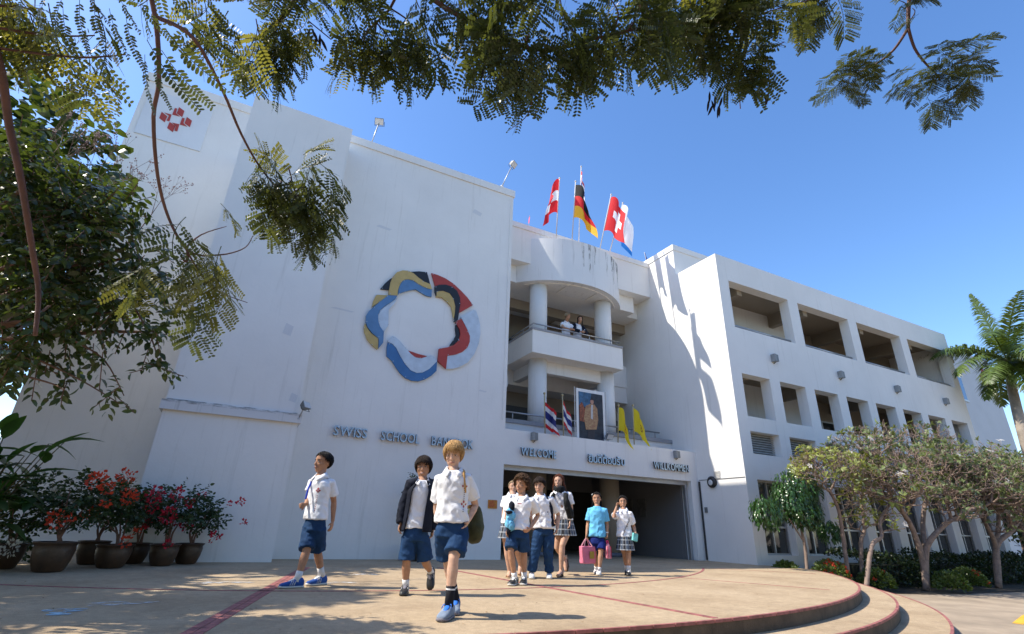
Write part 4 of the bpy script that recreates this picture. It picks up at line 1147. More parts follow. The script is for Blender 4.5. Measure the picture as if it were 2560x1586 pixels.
def spray(x, y, dist, n, spread, kinds, size=1.0, down=0.5, toward=None, jit=0.10):
    """leaves fanning out from a twig end; spread in picture-independent radians round the hanging direction"""
    c = dp(x, y, dist)
    near = min(LIMB_PTS, key=lambda q: (q - c).length)
    if 0.02 < (near - c).length < 1.2:
        mb_ = MB(); mid = near.lerp(c, 0.5) + rvec(rf) * 0.05
        mb_.tube([q - rt_base for q in smooth_path([near, mid, c], 4)], [0.0045, 0.0043, 0.0041, 0.004, 0.0037, 0.0034, 0.003, 0.0027, 0.0025], 5); obj('twig', mb_, BARK_RED, rt, smooth=True)
    for i in range(n):
        a = rf.uniform(0, 2 * PI)
        d = Vector((math.cos(a), math.sin(a), -down + rf.uniform(-0.45, 0.3))) * 1.0
        if toward is not None: d = d * spread + Vector(toward).normalized()
        me = kinds[rf.randrange(len(kinds))]
        up = Vector((rf.uniform(-.35, .35), rf.uniform(-.35, .35), 1))
        p = c + Vector((rf.uniform(-jit, jit), rf.uniform(-jit, jit), rf.uniform(-jit, jit) * 0.7))
        fronds.append((me, frame(p, d, up, size * rf.uniform(0.8, 1.15))))
CR = CAM_R @ Vector((1, 0, 0)); CU = CAM_R @ Vector((0, 1, 0)); CF = CAM_R @ Vector((0, 0, -1))
def hang(dx, dy, z=0.0):       # a direction seen going dx right, dy down
    return CR * dx - CU * dy + CF * z
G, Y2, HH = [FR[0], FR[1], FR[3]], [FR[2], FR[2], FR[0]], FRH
# near strands top left, hung one by one
for (x0, y0, x1, y1, dist) in ((445, 45, 575, 162, 1.35), (395, 70, 548, 228, 1.35), (350, 95, 470, 258, 1.3), (385, 120, 500, 250, 1.4), (345, 130, 352, 262, 1.3), (368, 150, 395, 255, 1.3), (300, 40, 335, 165, 1.4), (260, 20, 300, 150, 1.5),
        (225, 0, 245, 130, 1.5), (190, -5, 200, 118, 1.55), (150, -10, 120, 105, 1.55), (110, -10, 75, 90, 1.6), (330, 0, 420, 105, 1.4), (280, -20, 330, 90, 1.45), (200, -30, 260, 70, 1.5), (60, -20, 30, 70, 1.7), (400, -10, 500, 70, 1.45), (150, 20, 175, 140, 1.6), (95, 10, 100, 100, 1.7)):
    a = dp(x0, y0, dist); b = dp(x1, y1, dist)
    fronds.append((STR[rf.randrange(2)], frame(a, b - a, -CF + CU * 0.4 + CR * rf.uniform(-.4, .4), (b - a).length / 0.28)))
for (x, y, n) in ((30, 10, 4), (110, 40, 3), (225, 85, 2), (20, 40, 2), (480, -10, 3), (560, -10, 4)):
    spray(x, y, 2.4, n, 0.9, Y2, 0.9, 0.4, hang(-0.1, 0.8, 0.2))
spray(300, 130, 2.3, 1, 0.3, Y2, 0.7, 0.2, hang(-0.9, 0.3)); spray(610, 45, 3.0, 5, 0.9, G, 0.95, 0.5, hang(0.1, 0.8)); spray(655, 120, 3.0, 5, 0.8, Y2, 0.9, 0.5, hang(0.2, 1)); spray(640, 90, 3.0, 4, 0.9, G, 0.9, 0.5, hang(-0.1, 0.8)); spray(690, 130, 3.0, 3, 0.7, Y2, 0.8, 0.5, hang(0.6, 0.7)); spray(660, 0, 3.0, 4, 1.0, Y2, 0.9, 0.3); spray(740, -5, 3.1, 6, 1.0, G, 0.9, 0.3); spray(810, -20, 3.2, 5, 1.0, G, 0.9, 0.3)
spray(900, 0, 3.0, 6, 1, G, 1.0, 0.4); spray(890, 80, 3.0, 6, 0.9, G, 1.0, 0.5, hang(-0.1, 0.5)); spray(940, 110, 3.0, 6, 0.9, G, 1.0, 0.5, hang(0.2, 0.7)); spray(1000, 20, 2.9, 7, 0.9, G, 1.0, 0.5, hang(0, 0.8)); spray(880, 120, 3.0, 4, 0.8, Y2, 0.85, 0.4, hang(-0.5, 0.6)); spray(985, 90, 2.9, 5, 0.8, G, 0.95, 0.5, hang(0.1, 0.9))
spray(1080, -10, 2.7, 6, 0.9, G, 1.0, 0.4, hang(0.1, 0.8)); spray(1180, 20, 2.6, 6, 0.9, G, 1.0, 0.5, hang(0, 0.6)); spray(1130, -30, 2.7, 6, 1, G, 1.0, 0.3)
spray(1262, 80, 2.45, 5, 1.0, G, 0.9, 0.5, hang(-0.1, 0.5)); spray(1230, 125, 2.4, 6, 0.9, G, 0.85, 0.5, hang(-0.5, 0.7)); spray(1250, 165, 2.4, 6, 0.7, G, 0.85, 0.6, hang(-0.1, 1)); spray(1370, 130, 2.5, 7, 0.7, G, 0.85, 0.6, hang(0.2, 1)); spray(1325, 95, 2.5, 5, 0.9, G, 0.85, 0.5, hang(0.3, 0.7)); spray(1180, 80, 2.5, 5, 0.8, G, 0.85, 0.5, hang(-0.3, 0.8)); spray(1225, 200, 2.4, 3, 0.6, G, 0.75, 0.6, hang(-0.3, 1))
spray(1330, -30, 2.7, 6, 1, G, 1, 0.3); spray(1450, -10, 2.7, 6, 1, G, 1, 0.4); spray(1430, 50, 2.65, 5, 0.8, G, 1.0, 0.6, hang(0.2, 0.9)); spray(1550, -10, 2.8, 7, 1, G, 1, 0.4); spray(1550, 40, 2.75, 6, 0.8, G, 0.95, 0.6, hang(0.1, 0.8)); spray(1500, 60, 2.7, 4, 0.7, Y2, 0.9, 0.6, hang(0.1, 1))
spray(1650, 0, 3.5, 8, 1, G, 1.25, 0.4); spray(1720, 30, 3.5, 9, 1, G, 1.25, 0.5); spray(1765, 135, 3.5, 10, 0.9, G, 1.1, 0.5, hang(0, 0.5)); spray(1740, -10, 3.5, 7, 1, Y2, 1.2, 0.4); spray(1690, 90, 3.5, 6, 0.9, G, 1.0, 0.5, hang(-0.1, 0.6)); spray(1810, 20, 3.6, 6, 1, Y2, 1.1, 0.4); spray(1610, 50, 3.3, 6, .9, G, 1.1, .5, hang(0, .8))
spray(1940, -15, 4.5, 9, 1, HH, 0.9, 0.5); spray(2000, -20, 4.5, 7, 1, HH, 0.85, 0.4); spray(2140, 0, 5.4, 6, 1, HH, 0.6, 0.4); spray(2175, 20, 5.4, 4, 1, HH, 0.55, 0.4)
spray(2028, 172, 5.5, 26, 1, HH, 0.62, 0.0, jit=0.12); spray(2238, 178, 5.5, 36, 1, HH, 0.70, 0.0, jit=0.16)
spray(690, 430, 2.25, 7, 0.8, G, 0.72, 0.6, hang(0.2, 0.7)); spray(730, 455, 2.25, 9, 0.8, G, 0.75, 0.6, hang(0.2, 0.9)); spray(688, 400, 2.25, 4, 0.7, Y2, 0.62, 0.1, hang(0.1, -0.7)); spray(665, 430, 2.25, 5, 0.8, G, 0.7, 0.6, hang(-0.2, 0.6)); spray(765, 440, 2.25, 7, 0.8, G, 0.7, 0.6, hang(0.5, 0.6)); spray(740, 500, 2.25, 7, 0.8, G, 0.7, 0.6, hang(0.1, 1)); spray(700, 470, 2.25, 5, .9, G, .7, .6, hang(-.1, .7))
spray(450, 585, 1.8, 4, 0.8, Y2, 0.62, 0.6, hang(-0.3, 0.8)); spray(490, 640, 1.8, 4, 0.7, Y2, 0.62, 0.6, hang(0.2, 1)); spray(515, 550, 1.8, 3, 0.8, Y2, 0.5, 0.4, hang(0.5, 0.5)); spray(430, 610, 1.8, 4, 0.8, Y2, 0.62, 0.6, hang(-0.6, 0.6))
rf.shuffle(fronds)
print('FRONDS', len(fronds))
for me, m in fronds[:290]:
    link_copy(me, 'frond', rt, matrix=Matrix.Translation(-rt_base) @ m)
rest = fronds[290:]
# the unseen part of the crown, up and to the left, that dapples the terrace, plus masses added behind the camera to cut skylight
rr = random.Random(5)
offl = []
for c, r, n in (((-5.5, 7.7, 6.2), 0.7, 80), ((-5.3, 9.4, 5.4), 0.6, 100), ((-5.9, 8.6, 8.0), 0.8, 110), ((-4.9, 8.4, 7.4), 0.5, 50), ((-6.4, 10.4, 6.6), 0.8, 120), ((-5.6, 10.8, 4.6), 0.7, 100), ((-5.2, 11.6, 6.6), 0.6, 80), ((-7.6, 9.4, 7.4), 0.7, 80), ((-3.4, 0.0, 6.4), 1.6, 110), ((-1.0, -1.6, 6.8), 2.0, 130), ((2.0, -2.6, 6.8), 2.0, 130), ((4.6, -2.2, 6.6), 1.8, 110), ((-5.6, -2.5, 6.4), 2.0, 120), ((0.4, -4.6, 6.2), 2.2, 130)):
    for _ in range(n):
        p = Vector(c) + rvec(rr) * r
        offl.append((FR[rr.randrange(2)], p, rr.uniform(0, 6.28), 1.5))
v_ = []; 
def merge_fronds(name, items, parent, base):
    mats_ = []
    allv = []; allf = []; off = 0
    for me, M in items:
        n = len(me.vertices); co = np.empty(n * 3); me.vertices.foreach_get('co', co); co = co.reshape(-1, 3)
        A = np.array([list(r) for r in M]); allv.append(co @ A[:3, :3].T + A[:3, 3])
        allf.extend([tuple(i + off for i in p.vertices) for p in me.polygons]); off += n
    me = bpy.data.meshes.new(name); me.from_pydata(np.concatenate(allv).tolist(), [], allf); me.materials.append(FROND_G)
    o = bpy.data.objects.new(name, me); COL.objects.link(o); o.parent = parent; o['kind'] = 'stuff'
    return o
# light stand-in for the far crown: simple leaves of frond size
mats4 = []
for me, p, a, s in offl:
    for k in range(7):
        d = Vector((math.cos(a + k), math.sin(a + k), rr.uniform(-0.5, 0.1)))
        mats4.append(Matrix.Translation(-rt_base) @ frame(p + d * 0.12 + rvec(rr) * 0.1, d, (0, 0, 1), 0.30))
cloud('foliage', mats4, 0.30, FROND_G, rt)
if rest:
    merge_fronds('foliage', [(me, Matrix.Translation(-rt_base) @ m) for me, m in rest], rt, rt_base)
# dark seed pods hanging from twigs
PODM = mat('dark_pod', (0.02, 0.014, 0.012), rough=0.6)
pod_me = leaf_mesh('pod', 0.10, PODM, 0.3, 0.1)
for x, y, dist, n in ((1710, 235, 3.6, 9), (1820, 215, 3.6, 4), (745, 85, 3.1, 8), (1050, 175, 3.0, 5), (1175, 150, 2.5, 4), (1845, 60, 3.7, 4)):
    for _ in range(n):
        p = dp(x + rf.uniform(-22, 22), y + rf.uniform(-18, 18), dist)
        link_copy(pod_me, 'seed_pod', rt, matrix=Matrix.Translation(-rt_base) @ frame(p, hang(rf.uniform(-.5, .5), 1), -CF, 0.075))
for x0, y0, x1, y1, dist in ((1745, 190, 1705, 235, 3.6), (1760, 195, 1765, 260, 3.6), (1830, 120, 1870, 100, 3.6), (1820, 170, 1845, 160, 3.6), (735, 50, 790, 95, 3.1)):
    mb = MB(); mb.tube([dp(x0, y0, dist) - rt_base, dp(x1, y1, dist) - rt_base], 0.003, 5)
    obj('twig', mb, BARK_RED, rt)

# ---------------------------------------------------------------- glossy tree at the left edge
GLOSS = leaf_mat('glossy_leaf', (0.032, 0.055, 0.013), rough=0.28, transl=0.22, var=0.6, col_t=(0.16, 0.22, 0.025))
GL_ME = leaf_mesh('leaf', 0.24, GLOSS, 0.3, 0.2)
lt_base = Vector((-3.5, 6.4, 0.0))
lt = thing('broadleaf_tree', 'glossy dark leaved tree spreading in front of the blank wall', 'tree', lt_base)
rl = random.Random(11)
blobs = [(at_dist(px, py, d), r) for px, py, d, r in ((20, 400, 6.4, .45), (60, 470, 6.3, .55), (170, 530, 6.2, .50), (290, 520, 6.1, .30), (60, 650, 6.3, .6), (200, 660, 6.0, .55), (330, 620, 5.9, .30), (390, 700, 5.8, .28), (130, 800, 6.0, .50), (290, 770, 5.9, .36), (375, 830, 5.7, .22), (395, 920, 5.7, .14), (40, 900, 6, .32), (160, 960, 5.8, .12), (290, 990, 5.6, .10), (310, 1030, 5.6, .07), (230, 920, 5.7, .10))]
tw, lv = crown(rl, blobs, 310, 0.090, 0.45, 0.25, 0.28, 8)
lv += [m for c, r in [(Vector((-3.6, 7.2, 3.2)), 0.9), (Vector((-4.0, 6.0, 3.6)), 0.8), (Vector((-4.4, 7.4, 4.4)), 0.9), (Vector((-4.9, 9.2, 1.6)), 1.2), (Vector((-5.2, 9.4, 3.4)), 1.2), (Vector((-4.6, 10.2, 0.9)), 0.9), (Vector((-5.6, 7.6, 2.2)), 1.3)] for m in crown(rl, [(c, r)], 90, 0.15, 0.3, 0.3, 0.26, 7)[1]]  # wide leaf masses out of view, added to keep light off the wall
dress(lt, lv, GL_ME, 0.46, GLOSS, 290, lt_base)
mb = MB(); branch(mb, [(0, 0, -0.02), (0.1, 0.0, 0.9), (0.3, -0.1, 1.6)], 0.09, 0.06, 10); obj('trunk', mb, BARK, lt, smooth=True)
fork = lt_base + Vector((0.3, -0.1, 1.6))
for tgt in ((60, 470), (200, 660), (330, 640), (290, 780), (130, 800), (375, 830), (60, 650)):
    e = at_dist(*tgt, 6.0); mb = MB()
    branch(mb, [fork - lt_base, fork.lerp(e, 0.4) + Vector((0, 0, 0.18)) - lt_base, fork.lerp(e, 0.75) + Vector((0, 0, 0.12)) - lt_base, e - lt_base], 0.045, 0.010)
    obj('branch', mb, BARK, lt, smooth=True)
mb = MB()
for s, e in tw[::2]: mb.tube([s - lt_base, e - lt_base], 0.004, 4, caps=False)
for a, b, c in (((95, 900), (200, 950), (300, 1010)), ((180, 850), (260, 900), (310, 990)), ((60, 940), (130, 960), (160, 975)), ((330, 760), (380, 850), (400, 930))):
    branch(mb, [at_dist(*a, 5.9) - lt_base, at_dist(*b, 5.75) - lt_base, at_dist(*c, 5.6) - lt_base], 0.010, 0.004, 5)
obj('twig', mb, BARK, lt)['kind'] = 'stuff'
t2b = Vector((-7.0, 6.4, 0.0))  # unseen tree added to darken the left wall and ground
t2 = thing('broadleaf_tree', 'unseen second glossy leaved tree added left of the blank wall to shade it', 'tree', t2b)
mb = MB(); branch(mb, [(0, 0, -0.02), (0.1, 0.1, 1.4), (0.2, 0.0, 3.2)], 0.16, 0.08, 10); obj('trunk', mb, BARK, t2, smooth=True)
l2 = crown(rl, [(Vector((-6.9, 8.2, 4.2)), 1.5), (Vector((-6.6, 9.4, 3.0)), 1.5), (Vector((-6.5, 10.4, 2.0)), 1.6), (Vector((-6.6, 10.6, 5.0)), 1.3)], 45, 0.24, 0.3, 0.3, 0.4, 7)[1]
cloud('foliage', [Matrix.Translation(-t2b) @ m for m in l2], 0.46, GLOSS, t2)
# bare flowering shrub tips rising behind it
bs_base = Vector((-4.2, 9.2, 0.0))
bs = thing('bare_shrub', 'leafless twiggy shrub with tiny seed heads against the sky', 'shrub', bs_base)
rb = random.Random(3); mb = MB(); mb2 = MB()
def twigs(p, d, L, r, dep):
    e = p + d * L
    mb.tube([p - bs_base, e - bs_base], [r, r * 0.7], 4, caps=False)
    if dep == 0:
        for _ in range(2): mb2.ell(e - bs_base + rvec(rb) * 0.03, (0.010, 0.010, 0.012), nu=5, nv=4)
        return
    for _ in range(rb.choice((2, 3))):
        twigs(e, (d + rvec(rb) * 0.6 + Vector((0, 0, 0.12))).normalized(), L * rb.uniform(0.6, 0.85), r * 0.62, dep - 1)
for px, py in ((60, 520), (140, 560), (250, 600), (40, 480), (330, 600)):
    e = at(px, py, 9.2); mb.tube([(0, 0, 0), (e - bs_base) * 0.6 + Vector((-0.2, 0, 0)), e - bs_base], [0.03, 0.02, 0.012], 6)
    twigs(e, Vector((0.25, 0, 1)).normalized(), 0.55, 0.010, 4)
obj('twig', mb, BARK, bs)['kind'] = 'stuff'; obj('seed_head', mb2, mat('seed_head', (0.28, 0.16, 0.14), var=0.3), bs)

# ---------------------------------------------------------------- potted bougainvilleas
POT = mat('brown_glazed_pot', (0.055, 0.030, 0.015), rough=0.42, var=0.5, vscale=5, bump=0.2, bscale=25, spec=0.5)
BG_L = leaf_mat('bougainvillea_leaf', (0.032, 0.06, 0.016), rough=0.45, transl=0.25, var=0.45)
BRACT = {'orange red': leaf_mat('bract_orange_red', (0.62, 0.06, 0.02), rough=0.7, transl=0.4, var=0.25, col_t=(0.8, 0.10, 0.03)),
         'crimson': leaf_mat('bract_crimson', (0.50, 0.02, 0.04), rough=0.7, transl=0.4, var=0.25, col_t=(0.7, 0.03, 0.06)),
         'white': leaf_mat('bract_white', (0.70, 0.68, 0.62), rough=0.7, transl=0.4, var=0.1, col_t=(0.8, 0.8, 0.7))}
BG_ME = leaf_mesh('leaf', 0.30, BG_L, 0.25, 0.15)
def potted(x, y, w, h, R, hc, col, seed, label, flowers, side=0.0, skew=0.0):
    t = thing('potted_bougainvillea', label, 'potted plant', (x, y, 0), 'potted bougainvilleas along the wall')
    r = random.Random(seed)
    p = MB(); p.lathe([(w * 0.30, 0), (w * 0.36, 0.02), (w * 0.45, h * 0.4), (w * 0.49, h * 0.75), (w * 0.47, h * 0.86), (w * 0.5, h * 0.93), (w * 0.53, h * 0.97), (w * 0.53, h), (w * 0.45, h), (w * 0.44, h * 0.9), (0.01, h * 0.9)], n=30)
    pt = obj('pot', p, POT, t, smooth=True)
    s = MB(); s.tube([(0, 0, h * 0.9), (0, 0, h * 0.93)], w * 0.43, 20); obj('soil', s, SOIL, pt)
    st = MB()
    for k in range(4):
        a = r.uniform(0, 6.28); st_e = Vector((math.cos(a) * R * 0.5 + side, math.sin(a) * R * 0.5, hc + r.uniform(-0.1, 0.2)))
        branch(st, [(0.02 * k, 0, h * 0.9), (0.05 * math.cos(a), 0.05, h + 0.15), st_e * 0.55 + Vector((0, 0, h * 0.4)), st_e], 0.020, 0.006, 6)
    obj('stem', st, BARK, t, smooth=True)
    B = Vector((x, y, 0))
    bl = [(B + Vector((side, 0, hc)), R), (B + Vector((side + R * 0.55, -0.05, hc - R * 0.2)), R * 0.62), (B + Vector((side - R * 0.55, 0.05, hc - R * 0.1)), R * 0.62), (B + Vector((side + skew, 0, hc + R * 0.5)), R * 0.55)]
    tw, lv = crown(r, bl, 620, 0.068, 0.1, 0.45, 0.16, 6)
    lv = [m for m in lv if m.translation.z > h * 0.75]
    dress(t, lv, BG_ME, 0.6, BG_L, 110, B)
    fm = []
    for fx, fz, fy, fr, n in flowers:
        c = B + Vector((fx, fy, fz))
        for _ in range(n * 2):
            v = rvec(r)
            fm.append(frame(c + v * fr, v + Vector((0, -0.3, 0.2)), rvec(r), 0.045 * r.uniform(0.7, 1.2)))
    inv = Matrix.Translation(-B)
    cloud('flower', [inv @ m for m in fm], 0.8, BRACT[col], t)
    return t
potted(-1.99, 9.60, 0.48, 0.37, 0.40, 0.90, 'orange red', 1, 'broad potted bougainvillea with orange red clusters at the near end of the row', [(0.3, 1.18, -0.35, 0.13, 40), (0.42, 1.08, -0.3, 0.08, 18), (-0.02, 0.66, -0.35, 0.10, 24), (0.15, 0.68, -0.35, 0.04, 6), (0.45, 0.88, -0.3, 0.05, 8)], 0.1)
potted(-1.78, 10.9, 0.42, 0.34, 0.38, 0.90, 'orange red', 2, 'potted bougainvillea half hidden behind its neighbours against the beige wall', [(0.2, 1.3, -0.35, 0.14, 44), (0.25, 1.07, -0.4, 0.05, 10)], 0.1)
potted(-1.40, 10.2, 0.47, 0.32, 0.37, 0.86, 'orange red', 3, 'potted bougainvillea with bright orange clusters and a trailing crimson spray', [(0.05, 0.98, -0.4, 0.11, 34), (-0.38, 0.70, -0.3, 0.11, 28), (0.15, 0.38, -0.3, 0.07, 14), (0.25, 0.5, -0.3, 0.05, 8)], -0.1)
potted(-1.24, 11.1, 0.42, 0.31, 0.37, 0.86, 'crimson', 4, 'potted bougainvillea with a bare leaning stem right against the panel', [(-0.05, 1.0, -0.3, 0.08, 18), (0.1, 0.62, -0.3, 0.07, 14)], 0.0)
potted(-0.79, 10.6, 0.42, 0.32, 0.38, 0.88, 'crimson', 5, 'potted bougainvillea with crimson and red clusters and one bloom at the pot rim', [(-0.30, 1.08, -0.35, 0.11, 28), (0.0, 1.08, -0.35, 0.09, 20), (-0.3, 0.88, -0.35, 0.11, 26), (-0.05, 0.75, -0.4, 0.12, 34), (0.05, 0.33, -0.25, 0.06, 14), (0.2, 0.95, -0.3, 0.06, 12)], 0.0, 0.25)
potted(-0.465, 11.0, 0.42, 0.32, 0.34, 0.76, 'crimson', 6, 'small potted bougainvillea with crimson sprays reaching out at the end of the row', [(0.62, 1.02, -0.1, 0.06, 14), (0.75, 0.68, -0.1, 0.04, 8), (0.35, 0.42, -0.2, 0.09, 18), (0.0, 1.1, -0.3, 0.05, 10), (0.45, 0.98, -0.2, 0.04, 6), (-0.1, 0.6, -0.3, 0.07, 14), (-0.25, 0.65, -0.3, 0.05, 10)], 0.12)
potted(-2.62, 10.1, 0.44, 0.32, 0.46, 0.85, 'white', 7, 'potted bougainvillea with white blooms beside the tall leafy clump', [(0.42, 1.0, -0.4, 0.06, 12), (0.62, 0.84, -0.4, 0.07, 14), (0.60, 0.58, -0.4, 0.06, 14), (0.15, 0.28, -0.4, 0.10, 22), (0.0, 0.2, -0.4, 0.06, 10)], 0.1)
# low dark plants at the foot of the wall, and the tall leafy clump
rc = random.Random(21)
CANNA = leaf_mat('canna_leaf', (0.035, 0.085, 0.02), rough=0.35, transl=0.3, var=0.35)
CAN_ME = leaf_mesh('leaf', 0.20, CANNA, 0.25, 0.35, 'lance')
cb = Vector((-3.0, 9.5, 0.0))
cn = thing('canna_clump', 'clump of tall stems with big paddle leaves by the white flowered pot', 'plant', cb)
for k in range(16):
    a = rc.uniform(-2.6, 1.2); L = rc.uniform(0.9, 1.75); ln = rc.uniform(0.1, 0.5)
    e = Vector((math.cos(a) * ln + 0.25, math.sin(a) * 0.3, L))
    mb = MB(); branch(mb, [(rc.uniform(-.2, .2), rc.uniform(-.15, .15), 0), e * 0.5 + Vector((0, 0, 0.1)), e], 0.014, 0.006, 6); obj('stem', mb, mat('canna_stem', (0.10, 0.08, 0.03), rough=0.5, var=0.3), cn, smooth=True)
    for j in range(3):
        d = Vector((rc.uniform(-0.5, 1.0), rc.uniform(-0.8, 0.3), rc.uniform(-0.25, 0.5)))
        link_copy(CAN_ME, 'leaf', cn, matrix=frame(e * (1 - 0.18 * j), d, (0, 0, 1), rc.uniform(0.36, 0.58)))
lp = thing('low_shrub', 'low dark leafy shrub filling the corner below the wall', 'shrub', (-3.4, 10.4, 0))
tw, lv = crown(rc, [(Vector((-3.4 + i * 0.42, 10.6 + 0.5 * (i % 2), 0.3)), 0.38) for i in range(3)], 200, 0.09, 0.1, 0.4, 0.2, 6)
dress(lp, lv, BG_ME, 0.6, BG_L, 60, (-3.4, 10.4, 0))
# tall potted shrub behind the jacket boy
ps = thing('potted_shrub', 'dark leaved shrub in a black tub against the facade below the lettering', 'potted plant', (3.78, 11.85, 0))
mb = MB(); mb.lathe([(0.20, 0), (0.25, 0.25), (0.26, 0.30), (0.22, 0.30), (0.01, 0.28)]); obj('pot', mb, BLACK, ps, smooth=True)
tw, lv = crown(rc, [(Vector((3.78, 11.85, 1.2)), 0.42), (Vector((3.72, 11.85, 1.55)), 0.32), (Vector((3.84, 11.85, 0.8)), 0.3)], 260, 0.075, 0.1, 0.4, 0.2, 6)
dress(ps, lv, BG_ME, 0.55, BG_L, 80, (3.78, 11.85, 0))
mb = MB(); branch(mb, [(0, 0, 0.28), (0.02, 0, 0.9), (-0.03, 0, 1.6)], 0.022, 0.008); obj('stem', mb, BARK, ps)

# ---------------------------------------------------------------- planting bed on the right
bed = MB(); poly = arc_pts(13.74, 50, 88, 30)
poly = [(13.95, 9.32), (14.2, 8.7), (14.7, 8.1), (15.6, 7.75), (17.0, 7.6), (20, 7.5), (60, 7.2), (60, 10.49), (14.22, 10.49)]
bed.add([(p[0], p[1], -0.448) for p in poly], [tuple(range(len(poly)))])
tag(obj('planting_bed', bed, SOIL, recalc=False), kind='structure')
PLU_L = {'y': leaf_mat('frangipani_leaf_pale', (0.22, 0.26, 0.055), rough=0.45, transl=0.35, var=0.4, col_t=(0.45, 0.42, 0.08)), 'g': leaf_mat('frangipani_leaf', (0.145, 0.185, 0.07), rough=0.42, transl=0.3, var=0.5, col_t=(0.30, 0.34, 0.07))}
PLU_ME = {k: leaf_mesh('leaf', 0.155, m_, 0.2, 0.25, 'obo') for k, m_ in PLU_L.items()}
PETAL = leaf_mat('frangipani_petal', (0.78, 0.74, 0.68), rough=0.7, transl=0.3, var=0.06, col_t=(0.8, 0.7, 0.6))
PET_ME = leaf_mesh('petal', 0.26, PETAL, 0.2, 0.3, 'obo')
def plumeria(name_label, base, trunks, seed, kind, depth, L0, leafp, flowers, rosette=(4, 7), leaf=0.2):
    base = Vector(base); r = random.Random(seed)
    t = thing('frangipani_tree', name_label, 'tree', base)
    tips = []
    def grow(mb, p, d, L, rr_, dep):
        e = p + d * L
        mid = p.lerp(e, 0.5) + rvec(r) * L * 0.12
        q = smooth_path([p, mid, e], 3)
        mb.tube([x - base for x in q], [rr_ * (1 - 0.22 * i / (len(q) - 1)) for i in range(len(q))], 6, caps=True)
        if dep == 0: tips.append((e, d)); return
        k = r.choice((2, 2, 3)); a0 = r.uniform(0, 6.28)
        u = d.orthogonal().normalized(); w = d.cross(u)
        for i in range(k):
            a = a0 + 2 * PI * i / k + r.uniform(-0.4, 0.4)
            nd = (d * 0.72 + (u * math.cos(a) + w * math.sin(a)) * r.uniform(0.6, 0.85) + Vector((0, 0, 0.14))).normalized()
            if nd.z < -0.1: nd.z = 0.05
            grow(mb, e, nd, L * r.uniform(0.70, 0.92), max(0.007, rr_ * 0.72), dep - 1)
    for tr in trunks:
        pts, r0, r1 = tr
        mb = MB(); q = branch(mb, [Vector(p) - base for p in pts], r0, r1, 9)
        obj('trunk', mb, BARK_GREY, t, smooth=True)
        e = Vector(pts[-1]); d = (e - Vector(pts[-2])).normalized()
        mb = MB()
        for i in range(3):
            a = 2 * PI * i / 3 + r.uniform(0, 1); u = d.orthogonal().normalized(); w = d.cross(u)
            grow(mb, e, (d * 0.6 + (u * math.cos(a) + w * math.sin(a)) * 0.75 + Vector((0, 0, 0.2))).normalized(), L0, r1 * 0.85, depth)
        ql = [x + base for x in q]
        for f_ in (0.62, 0.74, 0.86, 0.95):
            k_ = int(f_ * (len(ql) - 1)); dd_ = Vector((r.uniform(-1, 1), r.uniform(-1, 0.4), r.uniform(-0.05, 0.45))).normalized()
            grow(mb, ql[k_], dd_, L0 * 0.8, r1 * 0.55, max(2, depth - 2))
        obj('limbs', mb, BARK_GREY, t, smooth=True)
    lv = []
    for e, d in tips:
        if r.random() > leafp: continue
        for k in range(r.randint(*rosette)):
            a = r.uniform(0, 6.28); u = d.orthogonal().normalized(); w = d.cross(u)
            ld = (u * math.cos(a) + w * math.sin(a)) * 0.95 + d * r.uniform(0.2, 0.7) + Vector((0, 0, 0.1))
            lv.append(frame(e, ld, d + rvec(r) * 0.3, leaf * r.uniform(0.6, 1.15)))
    B = base; dress(t, lv, PLU_ME[kind], 0.31, PLU_L[kind], 240, B)
    r.shuffle(tips)
    for e, d in tips[:flowers]:
        for k in range(3):
            c = e + rvec(r) * 0.06 + Vector((0, 0, 0.08)); n = (rvec(r) * 0.5 + Vector((0, -0.5, 0.6))).normalized(); u = n.orthogonal().normalized(); w = n.cross(u)
            fl = MB()
            for j in range(5):
                a = 2 * PI * j / 5; link = u * math.cos(a) + w * math.sin(a); s2 = n.cross(link)
                fl.add([c - B, c - B + link * 0.045 + s2 * 0.028 + n * 0.008, c - B + link * 0.085 + n * 0.004, c - B + link * 0.045 - s2 * 0.018 + n * 0.008], [(0, 1, 2, 3)])
            obj('flower', fl, PETAL, t, recalc=False)
    return t
k9 = 860 / 2408
def Q9(x, y, Y): return at(1700 + x * k9, 1046 + y * k9, Y)
b1 = Q9(1165, 1060, 8.9); b1.z = -0.45
plumeria('slender frangipani with pale yellowish leaves and two thin trunks beside the weeping tree', b1,
    [([b1, Q9(1150, 900, 8.9), Q9(1112, 650, 8.85), Q9(1050, 510, 8.8)], 0.055, 0.036), ([b1 + Vector((0.55, 0, 0)), Q9(1265, 880, 8.9), Q9(1290, 780, 8.95), Q9(1268, 560, 9.0)], 0.055, 0.036)], 4, 'y', 6, 0.32, 0.34, 4, (4, 7), 0.14)
b2 = Q9(1280, 1130, 8.3); b2.z = -0.45
plumeria('leaning frangipani stem with a few leaves in front of the tall windows', b2, [([b2, Q9(1340, 900, 8.3), Q9(1410, 830, 8.35), Q9(1400, 720, 8.4), Q9(1470, 600, 8.4)], 0.055, 0.034)], 14, 'y', 4, 0.36, 0.8, 2, (4, 6), 0.17)
b3 = Q9(1700, 1100, 8.3); b3.z = -0.45
